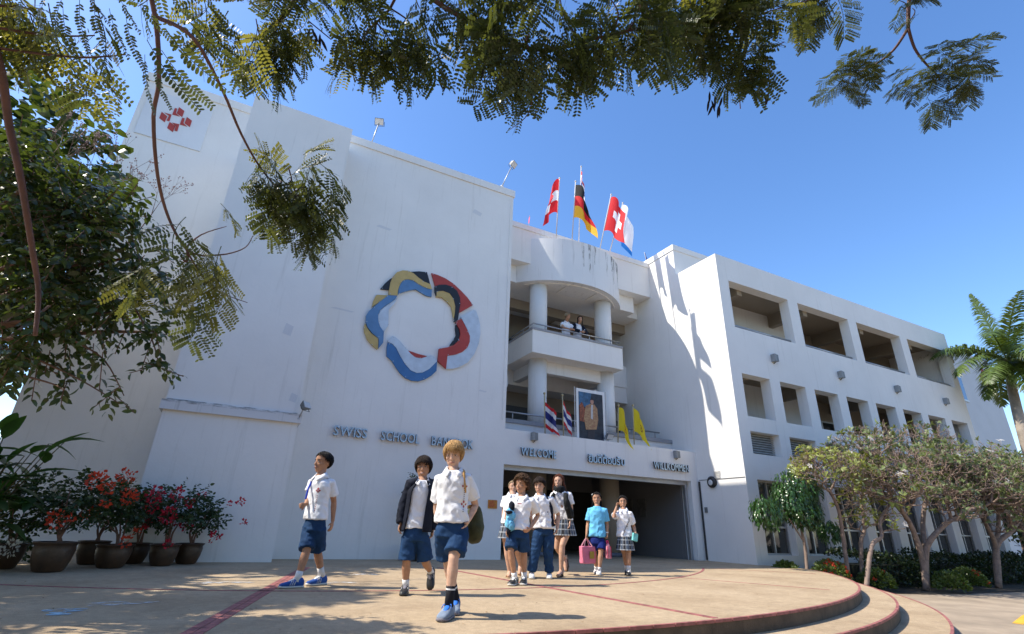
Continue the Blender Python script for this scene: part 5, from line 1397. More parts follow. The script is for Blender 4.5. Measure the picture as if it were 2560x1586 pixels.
plumeria('large old frangipani with a thick crooked limb and many bare twigs', b3, [([b3, Q9(1690, 960, 8.3), Q9(1600, 720, 8.3), Q9(1480, 560, 8.35), Q9(1450, 420, 8.4)], 0.085, 0.042), ([b3, Q9(1720, 940, 8.25), Q9(1780, 820, 8.1), Q9(1900, 710, 8.0), Q9(2060, 630, 7.9)], 0.085, 0.052), ([Q9(1720, 940, 8.25), Q9(1700, 740, 8.5), Q9(1720, 560, 8.6), Q9(1740, 420, 8.6)], 0.07, 0.045), ([Q9(1600, 720, 8.3), Q9(1560, 660, 8.2), Q9(1540, 600, 8.1)], 0.05, 0.036), ([Q9(1900, 710, 8.0), Q9(1880, 640, 8.0), Q9(1860, 570, 8.05)], 0.05, 0.04)], 23, 'g', 6, 0.42, 0.26, 18, (5, 8), 0.16)
b4 = Q9(2205, 1100, 8.2); b4.z = -0.45
plumeria('dense frangipani with dark forked trunk near the palm', b4, [([b4, Q9(2210, 900, 8.2), Q9(2150, 760, 8.2), Q9(2080, 640, 8.3)], 0.085, 0.045), ([b4, Q9(2215, 900, 8.2), Q9(2330, 780, 8.1), Q9(2400, 640, 8.1), Q9(2420, 540, 8.1)], 0.085, 0.045), ([Q9(2215, 900, 8.2), Q9(2230, 700, 8.3), Q9(2210, 540, 8.3)], 0.07, 0.042), ([Q9(2330, 780, 8.1), Q9(2300, 680, 8.0), Q9(2290, 600, 8.0)], 0.05, 0.04), ([Q9(2150, 760, 8.2), Q9(2130, 690, 8.1), Q9(2160, 620, 8.0)], 0.05, 0.036)], 31, 'g', 6, 0.43, 0.28, 20, (5, 8), 0.16)
b5 = Vector((25.6, 9.0, -0.45))
plumeria('frangipani in full leaf under the palm at the far end of the wing', b5, [([b5, b5 + Vector((0.1, 0, 1.0)), b5 + Vector((0.5, 0, 2.0))], 0.085, 0.045), ([b5, b5 + Vector((-0.3, 0, 1.0)), b5 + Vector((-0.8, -0.1, 2.2))], 0.085, 0.045)], 41, 'g', 5, 0.5, 0.6, 12, (3, 6), 0.22)
# weeping small tree
WEEP = leaf_mat('weeping_leaf', (0.035, 0.085, 0.022), rough=0.28, transl=0.2, var=0.5)
WEEP_ME = leaf_mesh('leaf', 0.2, WEEP, 0.25, 0.3)
wb = Q9(880, 1040, 9.3); wb.z = -0.2
wt = thing('weeping_tree', 'small clipped tree with a mop of drooping glossy leaves beside the wing corner', 'tree', wb)
rw = random.Random(8); lv = []
for c, R, zs in ((Q9(815, 480, 9.3), 0.62, 0.85), (Q9(770, 560, 9.2), 0.5, 0.9), (Q9(600, 640, 9.2), 0.42, 0.9), (Q9(1040, 780, 9.3), 0.33, 0.8), (Q9(860, 640, 9.2), 0.5, 0.8)):
    for _ in range(int(1500 * R * R)):
        v = rvec(rw).normalized() * (0.72 + 0.28 * rw.random()); v.z *= zs
        p = c + v * R
        for k in range(3):
            d = Vector((v.x * 0.5, v.y * 0.5, -1)) + rvec(rw) * 0.35
            lv.append(frame(p + Vector((0, 0, -0.05 * k)) + rvec(rw) * 0.03, d, v + rvec(rw) * 0.3, 0.10 * rw.uniform(0.7, 1.2)))
dress(wt, lv, WEEP_ME, 0.42, WEEP, 240, wb)
mb = MB(); branch(mb, [(0, 0, -0.02), Q9(875, 900, 9.3) - wb, Q9(850, 780, 9.3) - wb, Q9(830, 600, 9.3) - wb], 0.045, 0.025, 8); branch(mb, [Q9(870, 870, 9.3) - wb, Q9(800, 760, 9.3) - wb, Q9(720, 640, 9.25) - wb], 0.022, 0.012, 6); obj('trunk', mb, BARK_GREY, wt, smooth=True)
# hedge and ixora bushes
HEDGE = leaf_mat('hedge_leaf', (0.020, 0.038, 0.011), rough=0.45, transl=0.2, var=0.5)
HED_ME = leaf_mesh('leaf', 0.26, HEDGE, 0.25, 0.2)
rh = random.Random(77)
hd_ = thing('hedge', 'long dark clipped hedge below the tall windows', 'hedge', (20, 9.6, -0.45))
lv = []
for _ in range(9000):
    x = rh.uniform(15.0, 30.0); f = rh.random()
    y = 8.75 + 0.12 * math.sin(x * 2.1) + (1.2 * rh.random() if f < 0.55 else rh.uniform(0, 0.2)); zt = 0.32 + 0.10 * math.sin(x * 1.7) + 0.06 * math.sin(x * 5)
    z = zt - rh.random() ** 2 * 0.15 if f < 0.55 else rh.uniform(-0.42, zt)
    lv.append(frame((x, y, z), rvec(rh) + Vector((0, -0.4, 0.3)), rvec(rh) + Vector((0, -0.3, 0.8)), 0.10 * rh.uniform(0.7, 1.3)))
dress(hd_, lv, HED_ME, 0.5, HEDGE, 200, (20, 9.6, -0.45))
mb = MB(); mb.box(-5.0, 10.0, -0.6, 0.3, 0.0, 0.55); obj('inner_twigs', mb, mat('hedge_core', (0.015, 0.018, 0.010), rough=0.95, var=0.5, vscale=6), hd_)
IX = leaf_mat('ixora_leaf', (0.09, 0.13, 0.03), rough=0.4, transl=0.3, var=0.4)
IX_ME = leaf_mesh('leaf', 0.26, IX, 0.25, 0.2)
for i, (bx, by, R, fl, lab) in enumerate(((13.75, 8.95, 0.42, 12, 'rounded bush with orange red flower heads at the terrace edge'), (15.0, 8.6, 0.40, 3, 'light green bush between the frangipani stems'), (17.0, 7.9, 0.38, 1, 'small low bush in front of the old frangipani'), (18.9, 8.3, 0.42, 5, 'dark bush with a few orange blooms in front of the hedge'), (13.1, 9.7, 0.34, 0, 'bush growing against the corner of the wing'))):
    z0 = -0.45 if bx > 13.9 else -0.3
    bu = thing('ixora_bush', lab, 'bush', (bx, by, z0), 'bushes in the planting bed')
    lv = []
    for _ in range(900):
        v = rvec(rh).normalized() * (0.8 + 0.2 * rh.random()); v.z = abs(v.z) * 0.95
        lv.append(frame(Vector((bx, by, z0 + 0.08)) + Vector((v.x * R, v.y * R, v.z * R * 1.1)), v + rvec(rh) * 0.6, v + rvec(rh) * 0.5, 0.085 * rh.uniform(0.7, 1.2)))
    dress(bu, lv, IX_ME, 0.5, IX, 100, (bx, by, z0))
    for k in range(fl):
        v = rvec(rh).normalized(); v.z = abs(v.z) * 0.8 + 0.2; v.y = -abs(v.y); c = Vector((v.x * R, v.y * R, 0.08 + v.z * R)) * 1.02
        f = MB()
        for _ in range(14):
            q = c + rvec(rh) * 0.05; u = rvec(rh).normalized() * 0.016; w = rvec(rh).normalized() * 0.016
            f.add([q - u - w, q + u - w, q + u + w, q - u + w], [(0, 1, 2, 3)])
        obj('flower_head', f, BRACT['orange red'], bu, recalc=False)

# ---------------------------------------------------------------- palm
PALM = leaf_mat('palm_leaflet', (0.085, 0.13, 0.03), rough=0.35, transl=0.25, var=0.4)
pb = at(2557, 1073, 9.0); pb.z = -0.46; pb.x -= 0.4
palm = thing('palm_tree', 'tall feather palm with drooping fronds beyond the end of the wing', 'tree', pb)
pc_ = at(2518, 900, 9.0)
mb = MB(); branch(mb, [(0, 0, -0.02), Vector((0.1, 0, 3.5)), at(2542, 1024, 9.0) - pb, pc_ - pb], 0.26, 0.14, 14); obj('trunk', mb, mat('palm_bark', (0.30, 0.25, 0.20), rough=0.85, var=0.35, vscale=3, bump=0.6, bscale=18), palm, smooth=True)
rp_ = random.Random(19)
def palm_frond(parent, d0, L, bend, seed):
    r = random.Random(seed); v = MB(); pts = []; d = Vector(d0).normalized(); p = Vector((0, 0, 0))
    for i in range(15):
        pts.append(p.copy()); p = p + d * L / 14; d = (d + Vector((0, 0, -bend / 14 * (0.4 + i / 8)))).normalized()
    v.tube(pts, [0.035 * (1 - 0.85 * i / 14) for i in range(15)], 5)
    side = Vector((0, 0, 1)).cross(Vector((d0[0], d0[1], 0))); side = side.normalized() if side.length > 1e-3 else Vector((1, 0, 0))
    for i in range(95):
        t = 0.12 + 0.88 * i / 95; k = min(13, int(t * 14)); a = pts[k].lerp(pts[k + 1], t * 14 - k) if k < 14 else pts[14]
        tg = (pts[min(14, k + 1)] - pts[k]).normalized()
        for s in (-1, 1):
            ll = 0.62 * math.sin(PI * min(1, 0.15 + t * 0.8)) * r.uniform(0.85, 1.1) * L / 2.6
            dd = (side * s * 0.8 + tg * 0.55 + Vector((0, 0, r.uniform(-0.35, 0.35)))).normalized(); w = tg.cross(dd).cross(dd).normalized() * 0.026
            m1 = a + dd * ll * 0.5 + Vector((0, 0, -0.06 * ll)); e = a + dd * ll + Vector((0, 0, -0.42 * ll))
            v.add([a - w * 0.6, a + w * 0.6, m1 + w, e, m1 - w], [(0, 1, 2, 4), (4, 2, 3)])
    o = obj('frond', v, PALM, parent, recalc=False); o.location = pc_ - pb
for i, (dx, dy, dz, L, bend) in enumerate(((-0.9, -0.2, 0.5, 2.8, 0.9), (-0.5, -0.5, 1.0, 2.7, 0.6), (-0.15, 0.1, 1.2, 2.6, 0.35), (0.5, -0.3, 1.0, 2.7, 0.8), (0.9, 0.2, 0.5, 2.7, 0.9), (-0.9, 0.3, 0.15, 2.6, 1.1), (-0.6, -0.7, 0.1, 2.5, 1.3), (0.2, -0.9, 0.4, 2.5, 1.1), (0.8, -0.5, 0.1, 2.5, 1.2), (-0.7, 0.2, -0.4, 2.2, 0.9), (-0.3, -0.6, -0.6, 2.0, 0.7), (0.4, -0.5, -0.5, 2.0, 0.8), (0.2, 0.8, 0.7, 2.6, 0.8), (-0.4, 0.8, 0.6, 2.6, 0.9), (0.7, 0.5, -0.2, 2.3, 1.0), (-0.8, -0.5, 0.3, 2.7, 1.3), (-0.95, 0.0, -0.1, 2.5, 1.0), (-0.6, -0.3, -0.3, 2.3, 1.0), (-0.75, 0.5, 0.5, 2.7, 1.1), (0.1, -0.7, -0.3, 2.2, 1.0))):
    palm_frond(palm, (dx, dy, dz), L * 1.25, bend * 1.15, i)
mb = MB()
for k in range(14):
    a = rp_.uniform(0, 6.28); q = pc_ - pb + Vector((0.12 * math.cos(a), 0.12 * math.sin(a), -0.2 - 0.3 * rp_.random())); mb.tube([q, q + Vector((0.25 * math.cos(a), 0.25 * math.sin(a), -0.15)), q + Vector((0.3 * math.cos(a), 0.3 * math.sin(a), -0.6))], [0.03, 0.02, 0.004], 5)
obj('dry_sheath', mb, mat('dry_sheath', (0.30, 0.17, 0.07), rough=0.8, var=0.4), palm)

# ---------------------------------------------------------------- background
bb = thing('background_building', 'pale rear building with a small window seen past the palm', 'building', (56, 24, -0.46))
mb = MB(); mb.box(-4.5, 3.9, -4, 12, 0, 16.9); obj('wall', mb, wall_mat('grey_blue_render', (0.46, 0.50, 0.54)), bb)
w_ = obj('window', MB().box(-3.6, -2.5, -4.05, -4.003, 12.3, 14.6), mat('blue_glass', (0.06, 0.14, 0.30), rough=0.1), bb)
mb = MB(); mb.box(-3.7, -2.4, -4.10, -4.052, 12.15, 12.3); mb.box(-3.7, -3.6, -4.10, -4.052, 12.3, 14.6); obj('window_frame', mb, ALU, w_)
for k, (x, z) in enumerate(((2.2, 15.6), (2.9, 14.9), (1.6, 14.9), (2.2, 14.2))):
    mb = MB(); mb.prism([(x - 0.3, z), (x, z + 0.4), (x + 0.3, z), (x, z - 0.4)], 'y', -4.03, -4.003); obj('red_shape', mb, RED_P, bb)
def far_tree(base, H, R, seed, label, colm, group='trees behind the school'):
    t = thing('background_tree', label, 'tree', base, group); r = random.Random(seed); B = Vector(base)
    mb = MB(); branch(mb, [(0, 0, -0.05), (0.1, 0, H * 0.35), (0, 0.1, H * 0.65)], 0.2, 0.1, 8); obj('trunk', mb, BARK, t)
    bl = [(B + Vector((r.uniform(-1, 1) * R * 0.5, r.uniform(-1, 1) * R * 0.5, H * r.uniform(0.5, 0.85))), R * r.uniform(0.45, 0.7)) for _ in range(6)]
    tw, lv = crown(r, bl, 70, 0.32, 0.3, 0.4, 0.5, 6)
    cloud('crown', [Matrix.Translation(-B) @ m for m in lv], 0.5, colm, t)
far_tree((-10.5, 15, -0.46), 6.5, 3.0, 5, 'leafy tree standing behind the left end of the facade', GLOSS)
far_tree((-7.2, 14.2, -0.46), 9.5, 3.4, 15, 'tall leafy tree pressing against the set back tower', GLOSS)
far_tree((-10.0, 16.5, -0.46), 11.0, 3.6, 16, 'tallest tree behind the set back tower', GLOSS)
far_tree((-13.5, 11, -0.46), 4.5, 2.6, 6, 'low broad tree left of the facade', FROND_G)
far_tree((36, 13, -0.46), 5.0, 2.4, 7, 'dark round tree beyond the palm', HEDGE)
far_tree((42, 11, -0.46), 6.0, 2.8, 8, 'tall tree at the far right beyond the palm', GLOSS)
for i, (x, y, hgt, R) in enumerate(((-13, -6, 8, 4.0), (-7, -12, 9, 4.5), (0, -13, 8.5, 4.5), (7, -12, 9, 4.5), (14, -10, 8.5, 4.2), (-15, 2, 7, 3.2), (21, -7, 8, 4.0))):  # unseen trees added across the yard to block low skylight
    far_tree((x, y, -0.46), hgt, R, 50 + i, ('unseen broad tree added across the yard to block skylight', 'unseen tree added across the yard facing the wing to block skylight')[i in (4, 6)] if i < 0 else 'unseen broad tree added across the yard to block skylight', HEDGE, 'unseen trees added to block skylight')
# painted yellow stripe on the paving beside the planting bed
y0 = at(2528, 1556, 5.0)
def gp(px, py, z):
    r = ray(px, py); return Vector((0, 0, CAM_Z)) + r * ((z - CAM_Z) / r.z)
mb = MB(); q = [gp(2530, 1558, -0.456), gp(2558, 1562, -0.456), gp(2600, 1532, -0.456), gp(2556, 1538, -0.456)]
mb.add(q, [(0, 1, 2, 3)]); tag(obj('painted_stripe', mb, mat('yellow_road_paint', (0.70, 0.38, 0.03), rough=0.8, var=0.2), recalc=False), kind='structure')

lit = []; rq = random.Random(99)
for _ in range(340):
    a = rad(rq.uniform(-40, 52)); r_ = 12.55 - abs(rq.gauss(0, 3.2))
    if r_ < 4.6: continue
    lit.append(frame((CC[0] + r_ * math.sin(a), CC[1] - r_ * math.cos(a), 0.006), (rq.uniform(-1, 1), rq.uniform(-1, 1), rq.uniform(0, 0.12)), (rq.uniform(-.2, .2), rq.uniform(-.2, .2), 1), rq.uniform(0.012, 0.035)))
ll_ = cloud('leaf_litter', lit, 0.45, leaf_mat('dry_leaf', (0.17, 0.09, 0.03), rough=0.8, transl=0.1, var=0.6), None)
tag(ll_, 'scattered dry leaflets fallen on the terrace', 'leaves', kind='stuff')
# ================================================================ people
def skin_mat(name, col):
    if name in MATS: return MATS[name]
    m = mat(name, col, rough=0.62, var=0.16, vscale=18, bump=0.10, bscale=120, spec=0.3)
    p = m.node_tree.nodes['Principled BSDF']
    p.inputs['Subsurface Weight'].default_value = 0.06
    p.inputs['Subsurface Radius'].default_value = (0.02, 0.008, 0.004)
    p.inputs['Subsurface Scale'].default_value = 0.4
    return m
def fabric(name, col, var=0.10, rough=0.85):
    return mat(name, col, rough=rough, var=var, vscale=9, bump=0.25, bscale=22, spec=0.2)
SKIN = {'fair': skin_mat('skin_fair', (0.60, 0.37, 0.26)), 'tan': skin_mat('skin_tan', (0.42, 0.22, 0.13)), 'olive': skin_mat('skin_olive', (0.46, 0.25, 0.155)), 'light': skin_mat('skin_light', (0.55, 0.33, 0.23))}
POLO = fabric('white_cotton', (0.80, 0.80, 0.82), 0.04)
NAVY = fabric('navy_cotton', (0.014, 0.045, 0.115), 0.25)
DKNAVY = fabric('dark_navy_fleece', (0.008, 0.011, 0.022), 0.3)
HAIRM = {k: mat('hair_' + k, c, rough=0.6, var=0.5, vscale=30, bump=0.6, bscale=90, spec=0.18) for k, c in {'black': (0.010, 0.008, 0.007), 'dark': (0.022, 0.013, 0.009), 'brown': (0.085, 0.045, 0.022), 'blond': (0.42, 0.25, 0.10), 'auburn': (0.10, 0.032, 0.016), 'ash': (0.30, 0.22, 0.13)}.items()}
EYE_W = mat('eye_white', (0.6, 0.57, 0.54), rough=0.3); EYE_D = mat('eye_dark', (0.025, 0.016, 0.012), rough=0.2)
LIP = mat('lip', (0.34, 0.12, 0.095), rough=0.5); TEETH = mat('teeth', (0.7, 0.67, 0.62), rough=0.3)
def plaid_mat():
    m = bpy.data.materials.new('plaid_cloth'); nt, n, l, p = nodes_of(m); p.inputs['Roughness'].default_value = 0.85
    at_ = n.new('ShaderNodeAttribute'); at_.attribute_name = 'cloth_uv'
    sp = n.new('ShaderNodeSeparateXYZ'); l.new(at_.outputs['Vector'], sp.inputs[0])
    def stripes(out, f, w):
        a = n.new('ShaderNodeMath'); a.operation = 'MULTIPLY'; a.inputs[1].default_value = f; l.new(out, a.inputs[0])
        b = n.new('ShaderNodeMath'); b.operation = 'FRACT'; l.new(a.outputs[0], b.inputs[0])
        c = n.new('ShaderNodeMath'); c.operation = 'LESS_THAN'; c.inputs[1].default_value = w; l.new(b.outputs[0], c.inputs[0]); return c.outputs[0]
    s1 = stripes(sp.outputs[0], 20, 0.22); s2 = stripes(sp.outputs[1], 3.2, 0.20); s3 = stripes(sp.outputs[0], 10, 0.5)
    add = n.new('ShaderNodeMath'); add.operation = 'ADD'; l.new(s1, add.inputs[0]); l.new(s2, add.inputs[1])
    mul = n.new('ShaderNodeMath'); mul.operation = 'MULTIPLY'; mul.inputs[1].default_value = 0.5; l.new(add.outputs[0], mul.inputs[0])
    mx0 = n.new('ShaderNodeMixRGB'); mx0.inputs[1].default_value = (0.012, 0.014, 0.022, 1); mx0.inputs[2].default_value = (0.05, 0.075, 0.12, 1); l.new(s3, mx0.inputs[0])
    mx = n.new('ShaderNodeMixRGB'); mx.inputs[2].default_value = (0.50, 0.53, 0.56, 1); l.new(mul.outputs[0], mx.inputs[0]); l.new(mx0.outputs[0], mx.inputs[1])
    l.new(mx.outputs[0], p.inputs['Base Color']); return m
PLAID = plaid_mat()

def bake(mb, voxel, smooth=3, fac=0.5):
    """join the pieces into one continuous skin"""
    me = mb.mesh('tmp'); o = bpy.data.objects.new('tmp', me); COL.objects.link(o)
    b = bmesh.new(); b.from_mesh(me); bmesh.ops.recalc_face_normals(b, faces=b.faces); b.to_mesh(me); b.free()
    r = o.modifiers.new('r', 'REMESH'); r.mode = 'VOXEL'; r.voxel_size = voxel; r.adaptivity = 0.0
    if smooth:
        s = o.modifiers.new('s', 'SMOOTH'); s.factor = fac; s.iterations = smooth
    dg = bpy.context.evaluated_depsgraph_get()
    res = bpy.data.meshes.new_from_object(o.evaluated_get(dg))
    bpy.data.objects.remove(o); bpy.data.meshes.remove(me)
    res.polygons.foreach_set('use_smooth', [True] * len(res.polygons))
    return res
def wrinkle(me, amp, seed, fx=9.0, fz=20.0, low=0.0):
    """cloth folds pushed into a mesh along its normals"""
    n = len(me.vertices); co = np.empty(n * 3); me.vertices.foreach_get('co', co); co = co.reshape(-1, 3)
    no = np.empty(n * 3); me.vertices.foreach_get('normal', no); no = no.reshape(-1, 3)
    zmin, zmax = co[:, 2].min(), co[:, 2].max(); d = np.empty(n)
    for i in range(n):
        x, y, z = co[i]
        a = noise.noise((x * fx + seed, y * fx, z * fz * 0.55 + x * 7))
        b = noise.noise((x * fx * 2.2 - seed, y * fx * 2.2 + 4, z * fz * 0.9 - x * 12))
        d[i] = (abs(a) * -1.6 + 0.5) + 0.45 * b
    w = 0.6 + 0.7 * np.clip((zmax - co[:, 2]) / max(1e-3, zmax - zmin), 0, 1)
    co += no * (d * w * amp)[:, None]
    me.vertices.foreach_set('co', co.ravel()); me.update()
    return me
def put(name, me, m_, parent):
    me.name = name
    me.materials.clear(); me.materials.append(m_)
    o = bpy.data.objects.new(name, me); COL.objects.link(o); o.parent = parent
    return o
ZM = {'A': (680, 1100, 0.26446), 'B': (960, 1090, 0.31077), 'C': (1220, 1160, 0.21818), 'E': (1420, 1200, 0.17201)}

class Person:
    def __init__(s, zm, Y, label, H, yaw, hyaw, skin, joints, group=None, pitch=0.0, base=None, build=1.0, raw=None):
        s.zm = zm; s.Y = Y; s.H = H; s.skin = SKIN[skin]; s.bf = build
        s.J = {}
        if raw is not None:
            s.J = {k: Vector(v) for k, v in raw.items()}
        else:
            h0 = s.pt(*joints['hip'][:2]); va = -math.atan2(h0.x, h0.y)      # turn that faces the viewer from where they stand
            s.dL = -math.sin(va) * 0.11 * H; s.dR = math.sin(va) * 0.11 * H
            yaw += math.degrees(va); hyaw += math.degrees(va)
            for k, v in joints.items():
                ex = 0.0
                if k[-1] in 'LR' and len(k) == 3:
                    ex = (s.dL if k[-1] == 'L' else s.dR) * (1.0 if k[:2] in ('sh', 'el', 'wr', 'ha') else 0.45)
                s.J[k] = s.pt(v[0], v[1], (v[2] if len(v) > 2 else 0.0) + ex)
            for k, v in joints.items():
                if len(v) > 3 and v[3] is not None: s.J[k].z = v[3] * H
        c = s.J['hip']
        s.base = Vector(base) if base is not None else Vector((c.x, c.y, 0.0))
        for k in s.J: s.J[k] = s.J[k] - s.base
        a = rad(yaw); s.F = Vector((math.sin(a), -math.cos(a), 0)); s.S = Vector((math.cos(a), math.sin(a), 0))
        a = rad(hyaw); p = rad(pitch)
        s.hS = Vector((math.cos(a), math.sin(a), 0)); f = Vector((math.sin(a), -math.cos(a), 0))
        s.hF = (f * math.cos(p) - Vector((0, 0, 1)) * math.sin(p)).normalized(); s.hU = s.hS.cross(-s.hF).normalized()
        if s.hU.z < 0: s.hU = -s.hU
        s.t = thing('person', label, 'person', s.base, group)
        s.hair_obj = None
    def pt(s, x, y, dy=0.0):
        ox, oy, k = ZM[s.zm]
        return at(ox + x * k, oy + y * k, s.Y + dy)
    # ---- bare body: head, neck, trunk, arms with hands, legs, feet
    def hand(s, mb, w, tip, curl, inward, grip=False):
        H = s.H / 1.5; d = (tip - w); L = 0.15 * H
        d.normalize(); n = Vector(inward); n = (n - d * n.dot(d)).normalized(); q = d.cross(n)
        pc = w + d * L * 0.30
        mb.ell(pc, (L * 0.30, L * 0.24, L * 0.10), (d, q, n), 10, 8)
        mb.ell(w + d * L * 0.12, (L * 0.2, L * 0.16, L * 0.11), (d, q, n), 10, 8)
        for i, (off, ln) in enumerate(((-0.17, 0.42), (-0.06, 0.48), (0.055, 0.45), (0.16, 0.36))):
            k = w + d * L * 0.50 + q * L * off
            c1 = curl * 0.9; c2 = curl * 1.9
            p1 = k + (d * math.cos(c1) + n * math.sin(c1)) * L * ln * 0.5
            p2 = p1 + (d * math.cos(c2) + n * math.sin(c2)) * L * ln * 0.38
            mb.tube([k - d * L * 0.12, k, p1, p2], [0.0085 * H, 0.0085 * H, 0.0078 * H, 0.0060 * H], 7)
        b = w + d * L * 0.18 - q * L * 0.17
        e = b + (d * 0.6 - q * 0.55 + n * (0.5 if grip else 0.25)).normalized() * L * 0.24
        mb.tube([b, e, e + (d * 0.8 + n * 0.5 - q * 0.05).normalized() * L * 0.17], [0.0105 * H, 0.0095 * H, 0.0068 * H], 7)
    def limb(s, mb, a, b, c, radii):
        """two-bone limb with muscle bulges"""
        a, b, c = Vector(a), Vector(b), Vector(c)
        pts = [a, a.lerp(b, 0.35), a.lerp(b, 0.75), b, b.lerp(c, 0.28), b.lerp(c, 0.65), c]
        mb.tube(pts, radii, 14)
    def body(s, curlL=0.5, curlR=0.5, voxel=0.0075, feet=False):
        J, H = s.J, s.H; mb = MB(); b = s.bf
        hl = J['hip'] - s.S * 0.045 * H - Vector((0, 0, 0.02 * H)); hr = J['hip'] + s.S * 0.045 * H - Vector((0, 0, 0.02 * H))
        mb.tube([J['hip'] - Vector((0, 0, 0.03 * H)), J['hip'] + Vector((0, 0, 0.06 * H)), J['hip'].lerp(J['neck'], 0.5), J['hip'].lerp(J['neck'], 0.85), J['neck'] - Vector((0, 0, 0.01 * H))], [0.052 * H, 0.056 * H, 0.056 * H, 0.055 * H, 0.036 * H], 16)
        top, chin = J['top'], J['chin']
        hh = (top - chin).length
        s.hh = hh; s.hc = chin + s.hU * hh * 0.5
        def hp(x, f, u): return chin + s.hS * x * hh + s.hF * f * hh + s.hU * u * hh
        s.hp = hp
        # the chin point lies on the face; skull centre sits behind it
        ctr = hp(0, -0.30, 0)
        def hq(x, f, u): return ctr + s.hS * x * hh + s.hF * f * hh + s.hU * u * hh
        s.hq = hq
        mb.tube([J['neck'] + Vector((0, 0, -0.01 * H)) , J['neck'].lerp(hq(0, -0.05, 0.22), 0.5), hq(0, -0.06, 0.30)], [0.036 * H, 0.033 * H, 0.034 * H], 14)
        ax_ = (s.hS, s.hF, s.hU)
        mb.ell(hq(0, -0.06, 0.62), (0.345 * hh, 0.42 * hh, 0.365 * hh), ax_, 20, 14)
        mb.ell(hq(0, 0.06, 0.40), (0.285 * hh, 0.30 * hh, 0.34 * hh), ax_, 18, 12)
        mb.ell(hq(0, 0.10, 0.22), (0.225 * hh, 0.24 * hh, 0.20 * hh), ax_, 16, 12)
        mb.ell(hq(0, 0.23, 0.085), (0.105 * hh, 0.09 * hh, 0.085 * hh), ax_, 12, 8)
        mb.ell(hq(0, 0.27, 0.61), (0.22 * hh, 0.08 * hh, 0.06 * hh), ax_, 12, 8)
        for q in (-1, 1):
            mb.ell(hq(q * 0.165, 0.235, 0.385), (0.085 * hh, 0.08 * hh, 0.08 * hh), ax_, 10, 8)
            mb.ell(hq(q * 0.335, -0.06, 0.45), (0.030 * hh, 0.065 * hh, 0.105 * hh), ax_, 10, 8)
        mb.tube([hq(0, 0.325, 0.56), hq(0, 0.385, 0.44), hq(0, 0.41, 0.375), hq(0, 0.34, 0.345)], [0.035 * hh, 0.042 * hh, 0.058 * hh, 0.04 * hh], 8)
        mb.ell(hq(0, 0.345, 0.255), (0.095 * hh, 0.035 * hh, 0.026 * hh), ax_, 10, 6)
        mb.ell(hq(0, 0.335, 0.205), (0.085 * hh, 0.035 * hh, 0.028 * hh), ax_, 10, 6)
        for k, hx in (('L', hl), ('R', hr)):
            sg = -1 if k == 'L' else 1
            if 'el' + k in J:
                r = 0.0285 * H * b
                s.limb(mb, J['sh' + k], J['el' + k], J['wr' + k], [r * 1.15, r * 1.06, r * 0.88, r * 0.80, r * 0.84, r * 0.66, r * 0.52])
                s.hand(mb, J['wr' + k], J['ha' + k], curlL if k == 'L' else curlR, -s.S * sg * 0.8 + s.F * 0.3 if k != 'X' else s.F)
            if 'kn' + k in J:
                r = 0.047 * H * b
                s.limb(mb, hx, J['kn' + k], J['an' + k], [r * 0.95, r * 1.0, r * 0.80, r * 0.66, r * 0.72, r * 0.56, r * 0.40])
                if feet:
                    a_ = J['an' + k]; t_ = J['to' + k]
                    mb.tube([a_ - (t_ - a_) * 0.25 + Vector((0, 0, -0.02 * H)), a_.lerp(t_, 0.45) + Vector((0, 0, -0.004 * H)), t_], [0.024 * H, 0.024 * H, 0.014 * H], 10)
        me = bake(mb, voxel, 3, 0.45)
        s.body_o = put('body', me, s.skin, s.t)
        # eyes, brows, mouth
        for q in (-1, 1):
            e = MB(); c = hq(q * 0.135, 0.322, 0.505); e.ell(c, (0.054 * hh, 0.022 * hh, 0.015 * hh), ax_, 10, 6); eo = obj('eye', e, EYE_W, s.t, smooth=True)
            e = MB(); e.ell(hq(q * 0.130, 0.340, 0.503), (0.024 * hh, 0.012 * hh, 0.0155 * hh), ax_, 10, 6); obj('iris', e, EYE_D, eo, smooth=True)
            e = MB(); e.tube([hq(q * 0.07, 0.345, 0.585), hq(q * 0.14, 0.345, 0.603), hq(q * 0.225, 0.30, 0.58)], [0.012 * hh, 0.015 * hh, 0.007 * hh], 6); obj('eyebrow', e, s.browm, s.t, smooth=True)
            e = MB(); e.tube([hq(q * 0.075, 0.338, 0.523), hq(q * 0.14, 0.345, 0.533), hq(q * 0.205, 0.31, 0.515)], [0.006 * hh, 0.008 * hh, 0.005 * hh], 5); obj('eyelid', e, s.browm, s.t, smooth=True)
        e = MB(); e.tube([hq(-0.115, 0.325, 0.255), hq(-0.06, 0.366, 0.232), hq(0, 0.378, 0.226), hq(0.06, 0.366, 0.232), hq(0.115, 0.325, 0.255)], [0.006 * hh, 0.015 * hh, 0.018 * hh, 0.015 * hh, 0.006 * hh], 6); mo = obj('mouth', e, LIP, s.t, smooth=True)
        if s.smile:
            e = MB(); e.tube([hq(-0.06, 0.378, 0.232), hq(0, 0.396, 0.226), hq(0.06, 0.378, 0.232)], [0.005 * hh, 0.011 * hh, 0.005 * hh], 6); obj('teeth', e, TEETH, mo, smooth=True)
